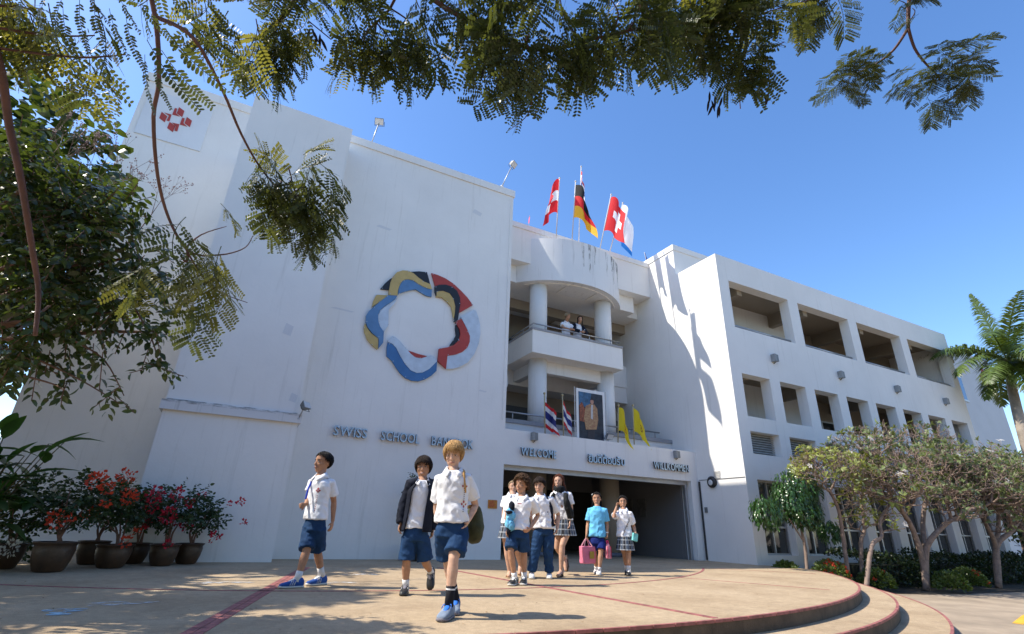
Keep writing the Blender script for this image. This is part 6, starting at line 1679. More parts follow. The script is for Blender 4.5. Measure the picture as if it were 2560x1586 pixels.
    # ---- hair: a combed cap with a hairline, plus loose locks
    def hair(s, colour, line, thick=0.07, rough=0.02, locks=0, lock_len=0.2, seed=1, curls=0, tail=None):
        hh = s.hh; hq = s.hq; m_ = HAIRM[colour]; r = random.Random(seed); mb = MB()
        C = hq(0, -0.06, 0.60); R = (0.355, 0.435, 0.385)
        nph, nth = 72, 16; rings = []
        def dirv(ph, el): return (s.hF * math.cos(el) * math.cos(ph) * R[1] + s.hS * math.cos(el) * math.sin(ph) * R[0] + s.hU * math.sin(el) * R[2]) * hh
        def hl(ph):
            a = abs((ph + PI) % (2 * PI) - PI) * 180 / PI
            xs = sorted(line); 
            for i in range(len(xs) - 1):
                if xs[i] <= a <= xs[i + 1]:
                    f = (a - xs[i]) / (xs[i + 1] - xs[i]); f = f * f * (3 - 2 * f)
                    return rad(line[xs[i]] * (1 - f) + line[xs[i + 1]] * f)
            return rad(line[xs[-1]])
        for j in range(nth + 1):
            ring = []
            for i in range(nph):
                ph = 2 * PI * i / nph; e0 = hl(ph) + rad(11) * noise.noise((math.cos(ph) * 6, math.sin(ph) * 6, seed * 3.1)) + rad(10) * noise.noise((math.cos(ph) * 17, math.sin(ph) * 17, seed + 1))
                f = j / nth; el = PI / 2 - (PI / 2 - e0) * f
                st = noise.noise((math.cos(ph) * 9, math.sin(ph) * 9, el * 0.8 + seed)) + 0.6 * noise.noise((math.cos(ph) * 22, math.sin(ph) * 22, el * 1.5 + seed))
                st += 0.9 * noise.noise((math.cos(ph) * 3.2, math.sin(ph) * 3.2, el * 2.2 + seed * 1.7))
                th = thick * (1.0 if f < 0.8 else (1 - ((f - 0.8) / 0.2) ** 2 * 0.75)) + rough * st
                d = dirv(ph, el); ring.append(C + d * (1 + th / 0.38))
            rings.append(ring)
        inner = [[C + dirv(2 * PI * i / nph, hl(2 * PI * i / nph)) * 0.9 for i in range(nph)]]
        mb.loft(rings + inner)
        for k in range(locks):
            ph = r.uniform(-PI, PI); e0 = hl(ph); el = e0 + rad(r.uniform(0, 45)); 
            p0 = C + dirv(ph, el + rad(16)) * (1 + thick / 0.40); p1 = C + dirv(ph + r.uniform(-.08, .08), el) * (1 + thick / 0.33)
            p2 = C + dirv(ph + r.uniform(-.15, .15), max(e0 - rad(14), el - rad(22))) * (1 + thick / 0.36) - s.hU * lock_len * hh * r.uniform(0, 0.35)
            mb.tube([p0, p1, p2], [0.010 * hh, 0.017 * hh, 0.002 * hh], 5)
        for k in range(curls):
            ph = r.uniform(-PI, PI); el = hl(ph) + (PI / 2 - hl(ph)) * r.random() ** 1.3
            c = C + dirv(ph, el) * (1 + thick / 0.36 + r.uniform(-0.05, 0.10)); a = r.uniform(0, 6); u = rvec(r).normalized(); w = u.orthogonal().normalized(); q = 0.055 * hh * r.uniform(0.7, 1.3)
            mb.tube([c + (u * math.cos(a + t) + w * math.sin(a + t)) * q for t in (0, 1.2, 2.4, 3.6, 4.8)], [0.018 * hh, 0.026 * hh, 0.028 * hh, 0.026 * hh, 0.012 * hh], 5)
        if tail:
            for pts, r0, r1, n in tail:
                for k in range(n):
                    o_ = rvec(r) * r0 * hh * 0.9
                    pp = [hq(*p) + o_ * (0.8 + 0.5 * i / len(pts)) + rvec(r) * 0.02 * hh for i, p in enumerate(pts)]
                    q = smooth_path(pp, 4); mb.tube(q, [(r0 + (r1 - r0) * i / (len(q) - 1)) * hh * 0.62 for i in range(len(q))], 6)
        s.hair_obj = obj('hair', mb, m_, s.t, smooth=True)
    # ---- clothes
    def ring(s, c, w, d, n=40, S=None, F=None, pw=2.3, mod=None):
        S = S or s.S; F = F or s.F; out = []
        for i in range(n):
            a = 2 * PI * i / n; ca, sa = math.cos(a), math.sin(a)
            x = math.copysign(abs(ca) ** (2 / pw), ca); y = math.copysign(abs(sa) ** (2 / pw), sa); k = 1 + (mod(a) if mod else 0)
            out.append(c + S * x * w * k + F * y * d * k)
        return out
    def shirt(s, hem, m_=None, sleeve=0.52, name='polo_shirt', loose=1.0, amp=0.007, seed=1, grow=0.0, collar=True, voxel=0.009, full=False):
        J, H = s.J, s.H; m_ = m_ or POLO; mb = MB(); b = s.bf * loose
        nk = J['neck']; hp_ = J['hip']; z0 = hem if not isinstance(hem, tuple) else hem[0]
        hc = hp_.lerp(nk, (z0 - hp_.z) / max(0.01, nk.z - hp_.z)) if True else None
        rings = []
        for t, w, d in ((0, .105, .080), (.10, .103, .078), (.35, .092, .066), (.6, .095, .065), (.76, .102, .065), (.86, .094, .062), (.93, .070, .052), (1.0, .044, .040)):
            c = hc.lerp(nk, t) + Vector((0, 0, 0.008 * H if t == 1.0 else 0))
            rings.append(s.ring(c, (w + grow) * H * b, (d + grow) * H * b, 40))
        mb.loft(rings)
        for k in 'LR':
            if 'el' + k not in J: continue
            sh, el, wr = J['sh' + k], J['el' + k], J['wr' + k]
            inn = sh.lerp(nk, 0.35) - Vector((0, 0, 0.014 * H)); sh = sh - Vector((0, 0, 0.008 * H))
            if full:
                mb.tube([inn, sh, sh.lerp(el, 0.5), el, el.lerp(wr, 0.5), el.lerp(wr, 0.97)], [(0.040 + grow) * H, (0.045 + grow) * H, (0.042 + grow) * H, (0.038 + grow) * H, (0.034 + grow) * H, (0.031 + grow) * H], 16)
            else:
                e = sh.lerp(el, sleeve * 1.25)
                mb.tube([inn, sh, sh.lerp(e, 0.5), e], [(0.030 + grow) * H, (0.036 + grow) * H, (0.042 + grow) * H, (0.047 + grow) * H], 18)
        me = bake(mb, voxel, 2, 0.5); wrinkle(me, amp * 1.5, seed)
        s.shirt_o = put(name, me, m_, s.t)
        s.bvh = BVHTree.FromPolygons([v.co.copy() for v in me.vertices], [tuple(p.vertices) for p in me.polygons])
        if collar: s.collar(m_)
        return s.shirt_o
    def collar(s, m_):
        H = s.H; nk = s.J['neck']; mb = MB(); n = 30; vs = []
        for i in range(n + 1):
            a = rad(24 + (336 - 24) * i / n)     # angle from the front
            d = s.F * math.cos(a) + s.S * math.sin(a)
            front = max(0, math.cos(a))
            zi = 0.030 * H - 0.035 * H * front; zo = -0.006 * H - 0.040 * H * front ** 2
            pi_ = nk + d * 0.040 * H + Vector((0, 0, zi)); pm = nk + d * 0.047 * H + Vector((0, 0, zi + 0.004 * H)); po = nk + d * (0.070 + 0.008 * front) * H + Vector((0, 0, zo))
            vs += [pi_, pm, po]
        for i in range(n):
            for k in range(2):
                a = i * 3 + k; mb.f.append((a, a + 1, a + 4, a + 3)); mb.m.append(0)
        mb.v = [tuple(v) for v in vs]
        o = obj('collar', mb, m_, s.shirt_o, smooth=True)
        so = o.modifiers.new('s', 'SOLIDIFY'); so.thickness = 0.006; so.offset = 0
    def onshirt(s, x, z, lift=0.002):
        """a point on the shirt's front: x across, z up, in metres from the hip"""
        c = s.J['hip'] + s.S * x + Vector((0, 0, z))
        h = s.bvh.ray_cast(c + s.F * 0.5, -s.F)
        if h[0] is None: return None
        return h[0] + h[1] * lift, h[1]
    def print_(s, marks, m_, name='print'):
        mb = MB()
        for x, z, a, b_ in marks:
            q = s.onshirt(x, z)
            if not q: continue
            p, n = q; u = Vector((0, 0, 1)); u = (u - n * u.dot(n)).normalized(); w = u.cross(n)
            mb.add([p - w * a, p - u * b_, p + w * a, p + u * b_], [(0, 1, 2, 3)])
        if mb.f: obj(name, mb, m_, s.shirt_o, recalc=False)
    def shorts(s, waist, hemL, hemR, m_=None, wide=1.0, amp=0.006, seed=3, name='shorts', leg=0.059, leg2=0.063):
        """hem fractions run from hip to knee (above 1: on towards the ankle)"""
        J, H = s.J, s.H; m_ = m_ or NAVY; mb = MB(); hp_ = J['hip']
        c0 = Vector((hp_.x, hp_.y, waist)) + (J['neck'] - hp_) * 0.1
        mb.loft([s.ring(c0, .072 * H, .050 * H), s.ring(hp_ + Vector((0, 0, 0.03 * H)), .086 * H * wide, .062 * H * wide), s.ring(hp_ + Vector((0, 0, 0.0 * H)), .096 * H * wide, .070 * H * wide), s.ring(hp_ - Vector((0, 0, 0.05 * H)), .098 * H * wide, .070 * H * wide)])
        for k, hem in (('L', hemL), ('R', hemR)):
            a = hp_ + s.S * (-0.053 if k == 'L' else 0.053) * H - Vector((0, 0, 0.02 * H)); kn, an = J['kn' + k], J['an' + k]
            if hem <= 1: pts = [a, a.lerp(kn, hem * 0.5), a.lerp(kn, hem)]; rr_ = [leg * 0.95, leg, leg2]
            else: pts = [a, a.lerp(kn, 0.6), kn, kn.lerp(an, 0.5), kn.lerp(an, hem - 1)]; rr_ = [leg * 0.95, leg * 0.92, leg * 0.80, leg * 0.72, leg * 0.70]
            mb.tube(pts, [x * H * wide for x in rr_], 18)
        me = bake(mb, 0.009, 1, 0.5); wrinkle(me, amp * 1.2, seed, 10, 24)
        return put(name, me, m_, s.t)
    def skirt(s, waist, hem, m_=None, w0=0.080, w1=0.125, seed=4):
        J, H = s.J, s.H; rings = []; n = 120; hp_ = J['hip']; uv = []
        for j in range(9):
            t = j / 8; z = waist + (hem - waist) * t; w = (w0 + (w1 - w0) * t ** 0.8) * H
            md = lambda a, t=t: (0.02 + 0.055 * t) * (abs(((a * 22 / (2 * PI) + 0.15 * math.sin(3 * a + seed)) % 1) - 0.5) * 2 - 0.5) + 0.04 * t * math.sin(2 * a + seed)
            rings.append(s.ring(Vector((hp_.x, hp_.y, z)) + s.F * 0.01 * H, w, w * 0.80, n, pw=2.1, mod=md))
            uv += [(i / n, t, 0) for i in range(n)]
        rings2 = [[p.lerp(sum(r_, Vector()) / n, 0.06) for p in r_] for r_ in rings[::-1]]
        mb = MB(); mb.loft(rings + rings2, caps=False); uv += [(i / n, t / 8, 0) for t in range(8, -1, -1) for i in range(n)]
        o = obj('skirt', mb, m_ or PLAID, s.t, smooth=False)
        at_ = o.data.attributes.new('cloth_uv', 'FLOAT_VECTOR', 'POINT'); at_.data.foreach_set('vector', [c for q in uv for c in q])
        return o
    def shoe(s, k, upper, sole, sock=None, sock_h=0.07, stripe=None, lace=None, size=1.0, sandal=None, sock_stripe=None):
        J, H = s.J, s.H; an, to = J['an' + k], J['to' + k]
        d = (to - an); L = 0.165 * H * size
        dh = Vector((d.x, d.y, d.z)); f = dh.normalized()
        up = Vector((0, 0, 1)); x = f.cross(up)
        if x.length < 0.05: x = s.S.copy()
        x.normalize(); u = x.cross(f).normalized()
        flat = s.footflat.get(k, True)
        if flat:
            f = Vector((f.x, f.y, 0)).normalized(); x = f.cross(up).normalized(); u = up; o0 = Vector((an.x, an.y, 0)) - f * L * 0.28
        else:
            # swing the foot about the ankle: u leans
            sh_ = an - s.J['kn' + k]; u0 = -(sh_.normalized()); f = (to - an).normalized(); x = f.cross(u0)
            if x.length < 0.05: x = s.S.copy()
            x.normalize(); u = x.cross(f).normalized()
            if u.dot(u0) < 0: u = -u; 
            o0 = an - u * 0.05 * H - f * L * 0.28
        def P(a, b, c): return o0 + f * a * L + x * b * L + u * c * L
        def rg(a, w, h0, h1, n=18):
            out = []
            for i in range(n):
                t = 2 * PI * i / n; c, q = math.cos(t), math.sin(t)
                out.append(P(a, math.copysign(abs(c) ** 0.75, c) * w, (h0 + h1) / 2 + math.copysign(abs(q) ** 0.75, q) * (h1 - h0) / 2))
            return out
        if sandal is None:
            mb = MB(); mb.loft([rg(-0.02, .09, .09, .30), rg(.06, .145, .05, .40), rg(.2, .155, .05, .43), rg(.36, .155, .05, .38), rg(.55, .17, .05, .30), rg(.75, .185, .05, .235), rg(.9, .165, .05, .20), rg(1.0, .09, .06, .15)])
            so = obj('shoe', mb, upper, s.t, smooth=True)
            mb = MB(); mb.loft([rg(-0.04, .10, 0, .10), rg(.06, .16, 0, .11), rg(.3, .165, 0, .10), rg(.55, .18, 0, .10), rg(.78, .20, 0, .10), rg(.93, .175, 0.01, .11), rg(1.03, .09, 0.03, .12)])
            obj('sole', mb, sole, so, smooth=True)
            if lace is not None:
                mb = MB()
                for q in range(4):
                    a = .36 + .1 * q; hgt = .385 - .065 * q
                    mb.tube([P(a, -.10, hgt - .04), P(a + .02, 0, hgt + .02), P(a, .10, hgt - .04)], .024 * L, 5)
                mb.ell(P(.50, 0, .325), (.17 * L, .085 * L, .028 * L), ((f - u * 0.45).normalized(), x, (u + f * 0.45).normalized())); mb.tube([P(.36, 0.02, .40), P(.40, .13, .40), P(.47, .17, .30)], .016 * L, 5); mb.tube([P(.36, -0.02, .40), P(.42, -.12, .42), P(.50, -.15, .28)], .012 * L, 5)
                obj('lace', mb, lace, so, smooth=True)
            if stripe is not None:
                mb = MB()
                for q in range(3):
                    for sg in (-1, 1):
                        a = .42 + .085 * q
                        mb.tube([P(a, sg * .165, .11), P(a - .03, sg * (.165 - .005 * q), .20), P(a - .07, sg * .13, .30)], .017 * L, 5)
                obj('stripe', mb, stripe, so, smooth=True)
        else:
            mb = MB(); mb.loft([rg(-0.02, .10, 0, .06), rg(.3, .13, 0, .06), rg(.7, .17, 0, .06), rg(1.0, .09, 0, .06)])
            so = obj('sandal', mb, sandal, s.t, smooth=True)
            mb = MB()
            for a, h_, w in ((.30, .36, .15), (.5, .28, .16), (.72, .2, .18)):
                mb.tube([P(a, -w, .04), P(a + .03, -w * .7, h_ * .85), P(a + .04, 0, h_), P(a + .03, w * .7, h_ * .85), P(a, w, .04)], .028 * L, 6)
            obj('strap', mb, sandal, so, smooth=True)
        if sock is not None:
            kn = J['kn' + k]; q = (kn - an).normalized()
            mb = MB(); mb.tube([an - q * 0.015 * H, an + q * sock_h * 0.5 * H, an + q * sock_h * H], [0.027 * H, 0.026 * H, 0.0275 * H], 14)
            sk = obj('sock', mb, sock, s.t, smooth=True)
            if sock_stripe is not None:
                mb = MB(); mb.tube([an + q * sock_h * 0.78 * H, an + q * sock_h * 0.86 * H], 0.0283 * H, 14); obj('sock_band', mb, sock_stripe, sk)
def sphere_item(name, label, cat, c, parts):
    t = thing(name, label, cat, c)
    return t

BLUE_SHOE = fabric('blue_canvas', (0.03, 0.09, 0.32), 0.2); WHITE_R = mat('white_rubber', (0.62, 0.60, 0.56), rough=0.6, var=0.12); BLACK_SHOE = mat('black_leather', (0.015, 0.015, 0.016), rough=0.4, var=0.2)
WHITE_SOCK = fabric('white_sock', (0.72, 0.71, 0.70)); BLACK_SOCK = fabric('black_sock', (0.015, 0.015, 0.02)); GREY_SHOE = fabric('grey_mesh', (0.22, 0.27, 0.35), 0.35); BLUE_LACE = mat('blue_lace', (0.02, 0.16, 0.62), rough=0.7)
WHITE_SHOE = mat('white_leather', (0.62, 0.62, 0.62), rough=0.5, var=0.1); TAN_L = mat('tan_leather', (0.40, 0.26, 0.15), rough=0.6, var=0.2); BROWN_L = mat('brown_strap', (0.045, 0.03, 0.022), rough=0.6, var=0.2)
MARK_R = mat('print_crimson', (0.35, 0.03, 0.04), rough=0.8); MARK_G = mat('print_grey', (0.18, 0.17, 0.20), rough=0.8)
Person.footflat = {}; Person.smile = False; Person.browm = HAIRM['dark']
SHORT = {0: 42, 35: 38, 60: 22, 80: 0, 100: -8, 125: -35, 180: -48}
BOWL = {0: 14, 35: 12, 52: -2, 70: -30, 100: -36, 130: -46, 180: -56}
# 1 --- boy walking to the side, blue shoes
b = Person('A', 7.33, 'boy with short dark hair, white polo and blue shoes striding sideways past the flower pots', 1.56, -48, -58, 'tan',
    dict(top=(475, 113), chin=(412, 305), neck=(460, 352), shL=(385, 392, 0.10), shR=(560, 395, -0.03), elL=(352, 535, 0.08), wrL=(318, 612, -0.06), haL=(250, 628, -0.10), elR=(585, 590, 0.06), wrR=(574, 770, 0.04), haR=(548, 890, 0.0), hip=(405, 800), knL=(325, 1050, -0.08), anL=(238, 1325, -0.12, 0.055), toL=(85, 1400, -0.14, 0.02), knR=(430, 1055, 0.10), anR=(470, 1268, 0.16, 0.075), toR=(395, 1385, 0.12, 0.025)))
b.footflat = {'R': True}; b.browm = HAIRM['black']
b.body(1.2, 0.5); b.hair('black', SHORT, 0.045, 0.022, 320, 0.08, 3)
zh = b.pt(405, 752).z - b.base.z
b.shirt(zh, seed=2.3); b.shorts(zh + 0.05, 0.93, 0.93, seed=5)
for k in 'LR': b.shoe(k, BLUE_SHOE, WHITE_R, WHITE_SOCK, 0.06, WHITE_R, WHITE_SOCK, 1.05)
b.print_([(0.075, 0.42, 0.018, 0.018), (0.095, 0.40, 0.014, 0.014), (0.06, 0.40, 0.014, 0.014), (0.078, 0.385, 0.014, 0.014)] + [(0.075, 0.34 - 0.022 * i, 0.006, 0.007) for i in range(10)], MARK_R)
mb = MB(); mb.tube([b.pt(372, 395, 0.0) - b.base, b.pt(340, 470, -0.05) - b.base, b.pt(318, 560, -0.08) - b.base], 0.012, 6); obj('lanyard', mb, mat('royal_blue_strap', (0.02, 0.06, 0.5)), b.t)
# 2 --- boy in an open dark jacket
b = Person('B', 6.35, 'dark haired boy in an open black jacket, white polo and long navy shorts', 1.50, 6, -6, 'tan',
    dict(top=(320, 160), chin=(304, 342), neck=(312, 368), shL=(228, 385), shR=(382, 385, 0.03), elL=(163, 560, 0.05), wrL=(136, 708, 0.0), haL=(108, 790, -0.04), elR=(400, 560, 0.06), wrR=(390, 760, 0.05), haR=(378, 845, 0.0), hip=(255, 790), knL=(180, 1005, -0.02), anL=(176, 1190, 0.02, 0.055), toL=(150, 1285, -0.15, 0.02), knR=(330, 1005, 0.02), anR=(375, 1095, 0.26), toR=(360, 1240, 0.14)), pitch=4)
b.footflat = {'R': False}; b.smile = True; b.browm = HAIRM['dark']
b.body(0.7, 0.7); b.hair('dark', BOWL, 0.055, 0.022, 380, 0.2, 5)
zh = b.pt(255, 745).z - b.base.z
b.shirt(zh, seed=4.1, loose=0.97)
b.shorts(zh + 0.05, 0.98, 0.98, seed=8, wide=1.02)
b.shoe('L', BLACK_SHOE, BLACK_SHOE, WHITE_SOCK, 0.05, WHITE_R, MARK_G, 1.02); b.shoe('R', BLACK_SHOE, BLACK_SHOE, WHITE_SOCK, 0.05, WHITE_R, MARK_G, 1.02)
# jacket: open shell and long sleeves
mb = MB(); J = b.J; H = b.H; rows = []
zb = b.pt(255, 772).z - b.base.z
for j in range(14):
    t = j / 13; c = Vector((J['hip'].x, J['hip'].y, zb)).lerp(J['neck'] + Vector((0, 0, 0.01 * H)), t)
    w = (.124, .122, .117, .119, .124, .105, .058)[min(6, int(t * 6.999))] ; w = .125 - .012 * math.sin(t * PI) if t < 0.78 else .125 - (t - 0.78) / 0.22 * .072
    dd = .094 if t < 0.78 else .094 - (t - 0.78) / 0.22 * .045
    row = []
    for i in range(37):
        a0, a1 = (rad(46 - 16 * t), rad(360 - 12 - 14 * t)); a = a0 + (a1 - a0) * i / 36
        # start on the right-hand panel, round the back, to the left-hand panel
        a = rad(14 + 10 * t) + (rad(360 - 52 + 12 * t) - rad(14 + 10 * t)) * i / 36
        ca, sa = math.cos(a), math.sin(a)
        row.append(c + b.F * ca * dd * H * 1.02 + b.S * math.copysign(abs(sa) ** 0.85, sa) * w * H)
    rows.append(row)
vs = [p for r_ in rows for p in r_]; fs = [(j * 37 + i, j * 37 + i + 1, (j + 1) * 37 + i + 1, (j + 1) * 37 + i) for j in range(13) for i in range(36)]
mb.add(vs, fs); jk = obj('jacket', mb, DKNAVY, b.t, smooth=True)
sd = jk.modifiers.new('sub', 'SUBSURF'); sd.levels = 1; sd.render_levels = 1; so = jk.modifiers.new('sol', 'SOLIDIFY'); so.thickness = 0.012
for k in 'LR':
    mb = MB(); sh, el, wr = J['sh' + k], J['el' + k], J['wr' + k]
    mb.tube([sh.lerp(J['neck'], 0.3) - Vector((0, 0, 0.01)), sh, sh.lerp(el, 0.5), el, el.lerp(wr, 0.5), el.lerp(wr, 0.98)], [0.050 * H, 0.056 * H, 0.052 * H, 0.048 * H, 0.045 * H, 0.038 * H], 18)
    me = bake(mb, 0.010, 3); wrinkle(me, 0.010, 6.0, 12, 22); put('jacket_sleeve', me, DKNAVY, b.t)
mb = MB()
for i in range(21):
    a = rad(60 + 240 * i / 20); d_ = b.F * math.cos(a) + b.S * math.sin(a)
    mb.v += [tuple(J['neck'] + d_ * 0.055 * H + Vector((0, 0, 0.035 * H))), tuple(J['neck'] + d_ * 0.085 * H + Vector((0, 0, -0.02 * H)))]
mb.f = [(2 * i, 2 * i + 1, 2 * i + 3, 2 * i + 2) for i in range(20)]; mb.m = [0] * 20
cl = obj('jacket_collar', mb, DKNAVY, b.t, smooth=True); so = cl.modifiers.new('s', 'SOLIDIFY'); so.thickness = 0.01
# 3 --- fair haired boy in front
b = Person('B', 4.85, 'fair haired boy in white polo and navy shorts walking ahead with hands in his pockets', 1.50, -4, -10, 'fair',
    dict(top=(565, 50), chin=(545, 265), neck=(560, 292), shL=(452, 332), shR=(668, 322, 0.02), elL=(424, 585, 0.10), wrL=(436, 690, 0.10), haL=(462, 745, 0.06), elR=(735, 560, 0.08), wrR=(680, 680, -0.02), haR=(645, 740, -0.04), hip=(545, 745), knL=(512, 1005, 0.10), anL=(582, 1275, 0.14, 0.062), toL=(560, 1415, -0.03, 0.02), knR=(560, 990, -0.10), anR=(528, 1275, -0.10, 0.070), toR=(455, 1420, -0.26, 0.045)), pitch=14)
b.footflat = {}; b.smile = False; b.browm = HAIRM['blond']
b.body(0.4, 0.4, 0.007); b.hair('blond', {0: 20, 35: 16, 52: -2, 70: -34, 100: -40, 130: -48, 180: -58}, 0.055, 0.022, 420, 0.22, 7)
zh = b.pt(545, 697).z - b.base.z
b.shirt(zh, seed=7.7, loose=1.03, amp=0.009, voxel=0.008, sleeve=0.60); b.shorts(zh + 0.05, 0.86, 0.80, seed=2, amp=0.009, wide=1.06)
for k in 'LR': b.shoe(k, GREY_SHOE, MARK_G, BLACK_SOCK, 0.10, None, BLUE_LACE, 1.12, sock_stripe=WHITE_SOCK)
b.print_([(0.10 + dx, z, 0.011, 0.013) for z in (0.375, 0.215) for dx in (-0.017, 0.017)] + [(0.10, z + dz, 0.011, 0.013) for z in (0.375, 0.215) for dz in (-0.02, 0.02)], MARK_R)
b.print_([(0.10, 0.335 - 0.017 * i, 0.007, 0.006) for i in range(6)] + [(0.10, 0.18 - 0.016 * i, 0.011, 0.004) for i in range(3)], MARK_G)
boy = b
# his shoulder bag
bc = b.pt(725, 690, 0.10)
bg_ = thing('shoulder_bag', 'rounded olive shoulder bag hanging behind the fair haired boy by a tan strap', 'bag', bc)
mb = MB(); mb.ell((0, 0, -0.02), (0.085, 0.12, 0.185), nu=20, nv=14); mb.ell((0.0, -0.02, -0.07), (0.09, 0.12, 0.13), nu=18, nv=12); me = bake(mb, 0.01, 3); wrinkle(me, 0.008, 3.3); put('pouch', me, mat('olive_canvas', (0.045, 0.05, 0.018), rough=0.8, var=0.5, vscale=7, bump=0.3), bg_)
mb = MB(); mb.tube([Vector((0.0, -0.03, 0.15)), b.pt(665, 575, -0.02) - bc, b.pt(655, 420, -0.13) - bc, b.pt(645, 300, -0.09) - bc, b.pt(640, 275, 0.02) - bc, b.pt(660, 330, 0.12) - bc, Vector((0.02, 0.06, 0.15))], 0.017, 8, squash=0.35)
obj('strap', mb, mat('tan_strap', (0.52, 0.27, 0.07), rough=0.7, var=0.15), bg_, smooth=True)
# 4 --- curly haired boy
b = Person('C', 7.1, 'curly haired boy in white polo and navy shorts with one hand in his pocket', 1.47, -14, -34, 'olive',
    dict(top=(400, 145), chin=(350, 338), neck=(392, 385), shL=(272, 415, 0.02), shR=(498, 410), elL=(212, 600, 0.02), wrL=(232, 745, -0.05), haL=(206, 840, -0.08), elR=(572, 590, 0.08), wrR=(480, 745, -0.06), haR=(415, 790, -0.10), hip=(345, 790), knL=(258, 1000, -0.06), anL=(308, 1282, -0.05, 0.058), toL=(235, 1395, -0.20, 0.02), knR=(412, 1005, 0.04), anR=(415, 1302, 0.06, 0.058), toR=(395, 1400, -0.10, 0.02)))
b.footflat = {}; b.browm = HAIRM['brown']; b.body(0.4, 0.8); b.hair('brown', {0: 34, 40: 26, 60: 6, 80: -22, 110: -36, 180: -50}, 0.11, 0.05, 60, 0.1, 9, curls=420)
zh = b.pt(345, 752).z - b.base.z
b.shirt(zh, seed=1.9, loose=1.04, amp=0.009, sleeve=0.6); b.shorts(zh + 0.05, 0.88, 0.92, seed=11, amp=0.008, wide=1.05)
for k in 'LR': b.shoe(k, BLACK_SHOE, WHITE_R, WHITE_SOCK, 0.05, WHITE_R, WHITE_SOCK, 1.08)
mb = MB(); mb.obox(b.J['neck'] + b.F * 0.105 * b.H - Vector((0, 0, 0.065 * b.H)), b.S, Vector((0, 0, 1)), b.F, 0.03, 0.006, 0.004); obj('badge', mb, MARK_R, b.shirt_o)
gc = b.pt(262, 590, -0.12 + b.dL)
gm = thing('carried_shirt', 'crumpled light blue and navy sports shirt slung over the curly haired boy arm', 'clothing', gc)
rg_ = random.Random(6)
mb = MB()
for i in range(9): mb.ell(Vector((rg_.uniform(-0.035, 0.035), rg_.uniform(-0.03, 0.03), -0.16 + 0.025 * i)), (0.05, 0.05, 0.06), nu=12, nv=8)
me = bake(mb, 0.008, 1); wrinkle(me, 0.018, 4, 18, 24); put('blue_folds', me, fabric('sky_blue_cloth', (0.16, 0.46, 0.70), 0.25), gm)
mb = MB(); mb.ell((0.01, 0, 0.12), (0.045, 0.05, 0.075)); mb.ell((-0.03, -0.01, 0.04), (0.05, 0.05, 0.03)); mb.ell((-0.02, 0.01, -0.19), (0.035, 0.04, 0.07)); me = bake(mb, 0.008, 2); wrinkle(me, 0.012, 8, 16, 20); put('navy_folds', me, DKNAVY, gm)
# 5 --- girl behind him
b = Person('C', 8.15, 'smiling girl in white polo and plaid skirt walking behind the curly haired boy', 1.58, 4, 6, 'light',
    dict(top=(285, 190), chin=(288, 332), neck=(285, 362), shL=(196, 388), shR=(380, 385), elL=(184, 545, 0.04), wrL=(176, 680, 0.02), haL=(180, 760, 0.0), elR=(395, 545, 0.05), wrR=(400, 670, 0.02), haR=(400, 750, 0.0), hip=(250, 720), knL=(215, 960, -0.05), anL=(248, 1200, -0.06, 0.05), toL=(238, 1270, -0.22, 0.015), knR=(330, 960, 0.04), anR=(372, 1150, 0.20, 0.10), toR=(362, 1240, 0.10, 0.02)))
b.footflat = {'R': False}; b.smile = True; b.browm = HAIRM['ash']; b.body(0.5, 0.5, feet=True); b.hair('ash', {0: 44, 40: 38, 60: 20, 80: -4, 110: -30, 180: -46}, 0.035, 0.012, 60, 0.05, 12)
zh = b.pt(250, 685).z - b.base.z
b.shirt(zh, seed=5.5, loose=0.95); b.skirt(zh + 0.04, b.pt(160, 850).z - b.base.z)
b.shoe('L', TAN_L, TAN_L, sandal=TAN_L); b.shoe('R', TAN_L, TAN_L, sandal=TAN_L)
# 6 --- boy in long trousers with backpack straps
b = Person('C', 7.9, 'boy in white polo and long navy trousers carrying a black backpack', 1.54, 6, -12, 'light',
    dict(top=(588, 160), chin=(580, 345), neck=(598, 375), shL=(520, 400), shR=(722, 400), elL=(500, 560, 0.06), wrL=(510, 690, 0.04), haL=(515, 760, 0.0), elR=(806, 585, 0.06), wrR=(792, 745, 0.0), haR=(752, 850, -0.06), hip=(640, 760), knL=(540, 1010, -0.02), anL=(500, 1275, 0.0, 0.055), toL=(500, 1340, -0.16, 0.02), knR=(690, 1010, 0.0), anR=(702, 1290, 0.04, 0.055), toR=(702, 1345, -0.12, 0.02)), pitch=10, build=1.06)
b.footflat = {}; b.browm = HAIRM['dark']; b.body(0.4, 0.4); b.hair('dark', {0: 24, 35: 22, 55: 6, 75: -16, 100: -22, 130: -42, 180: -52}, 0.055, 0.03, 380, 0.12, 15)
zh = b.pt(640, 738).z - b.base.z
b.shirt(zh, seed=9.4, loose=1.06, amp=0.009, sleeve=0.62); b.shorts(zh + 0.05, 1.95, 1.95, seed=13, name='trousers', leg=0.064, wide=1.04, amp=0.010)
for k in 'LR': b.shoe(k, WHITE_SHOE, WHITE_R, None, 0, None, MARK_G, 1.0)
b.print_([(0.05, 0.28, 0.02, 0.014), (0.06, 0.25, 0.01, 0.01)], MARK_G)
bp = thing('backpack', 'black backpack worn by the boy in long trousers', 'backpack', b.base + b.J['neck'] - Vector((0, 0, 0.25)))
B0 = bp.location.copy() - b.base
mb = MB(); mb.ell(b.J['neck'].lerp(b.J['hip'], 0.45) - b.F * 0.17 - B0, (0.15, 0.09, 0.22), (b.S, b.F, Vector((0, 0, 1)))); me = bake(mb, 0.012, 1); put('pack', me, DKNAVY, bp)
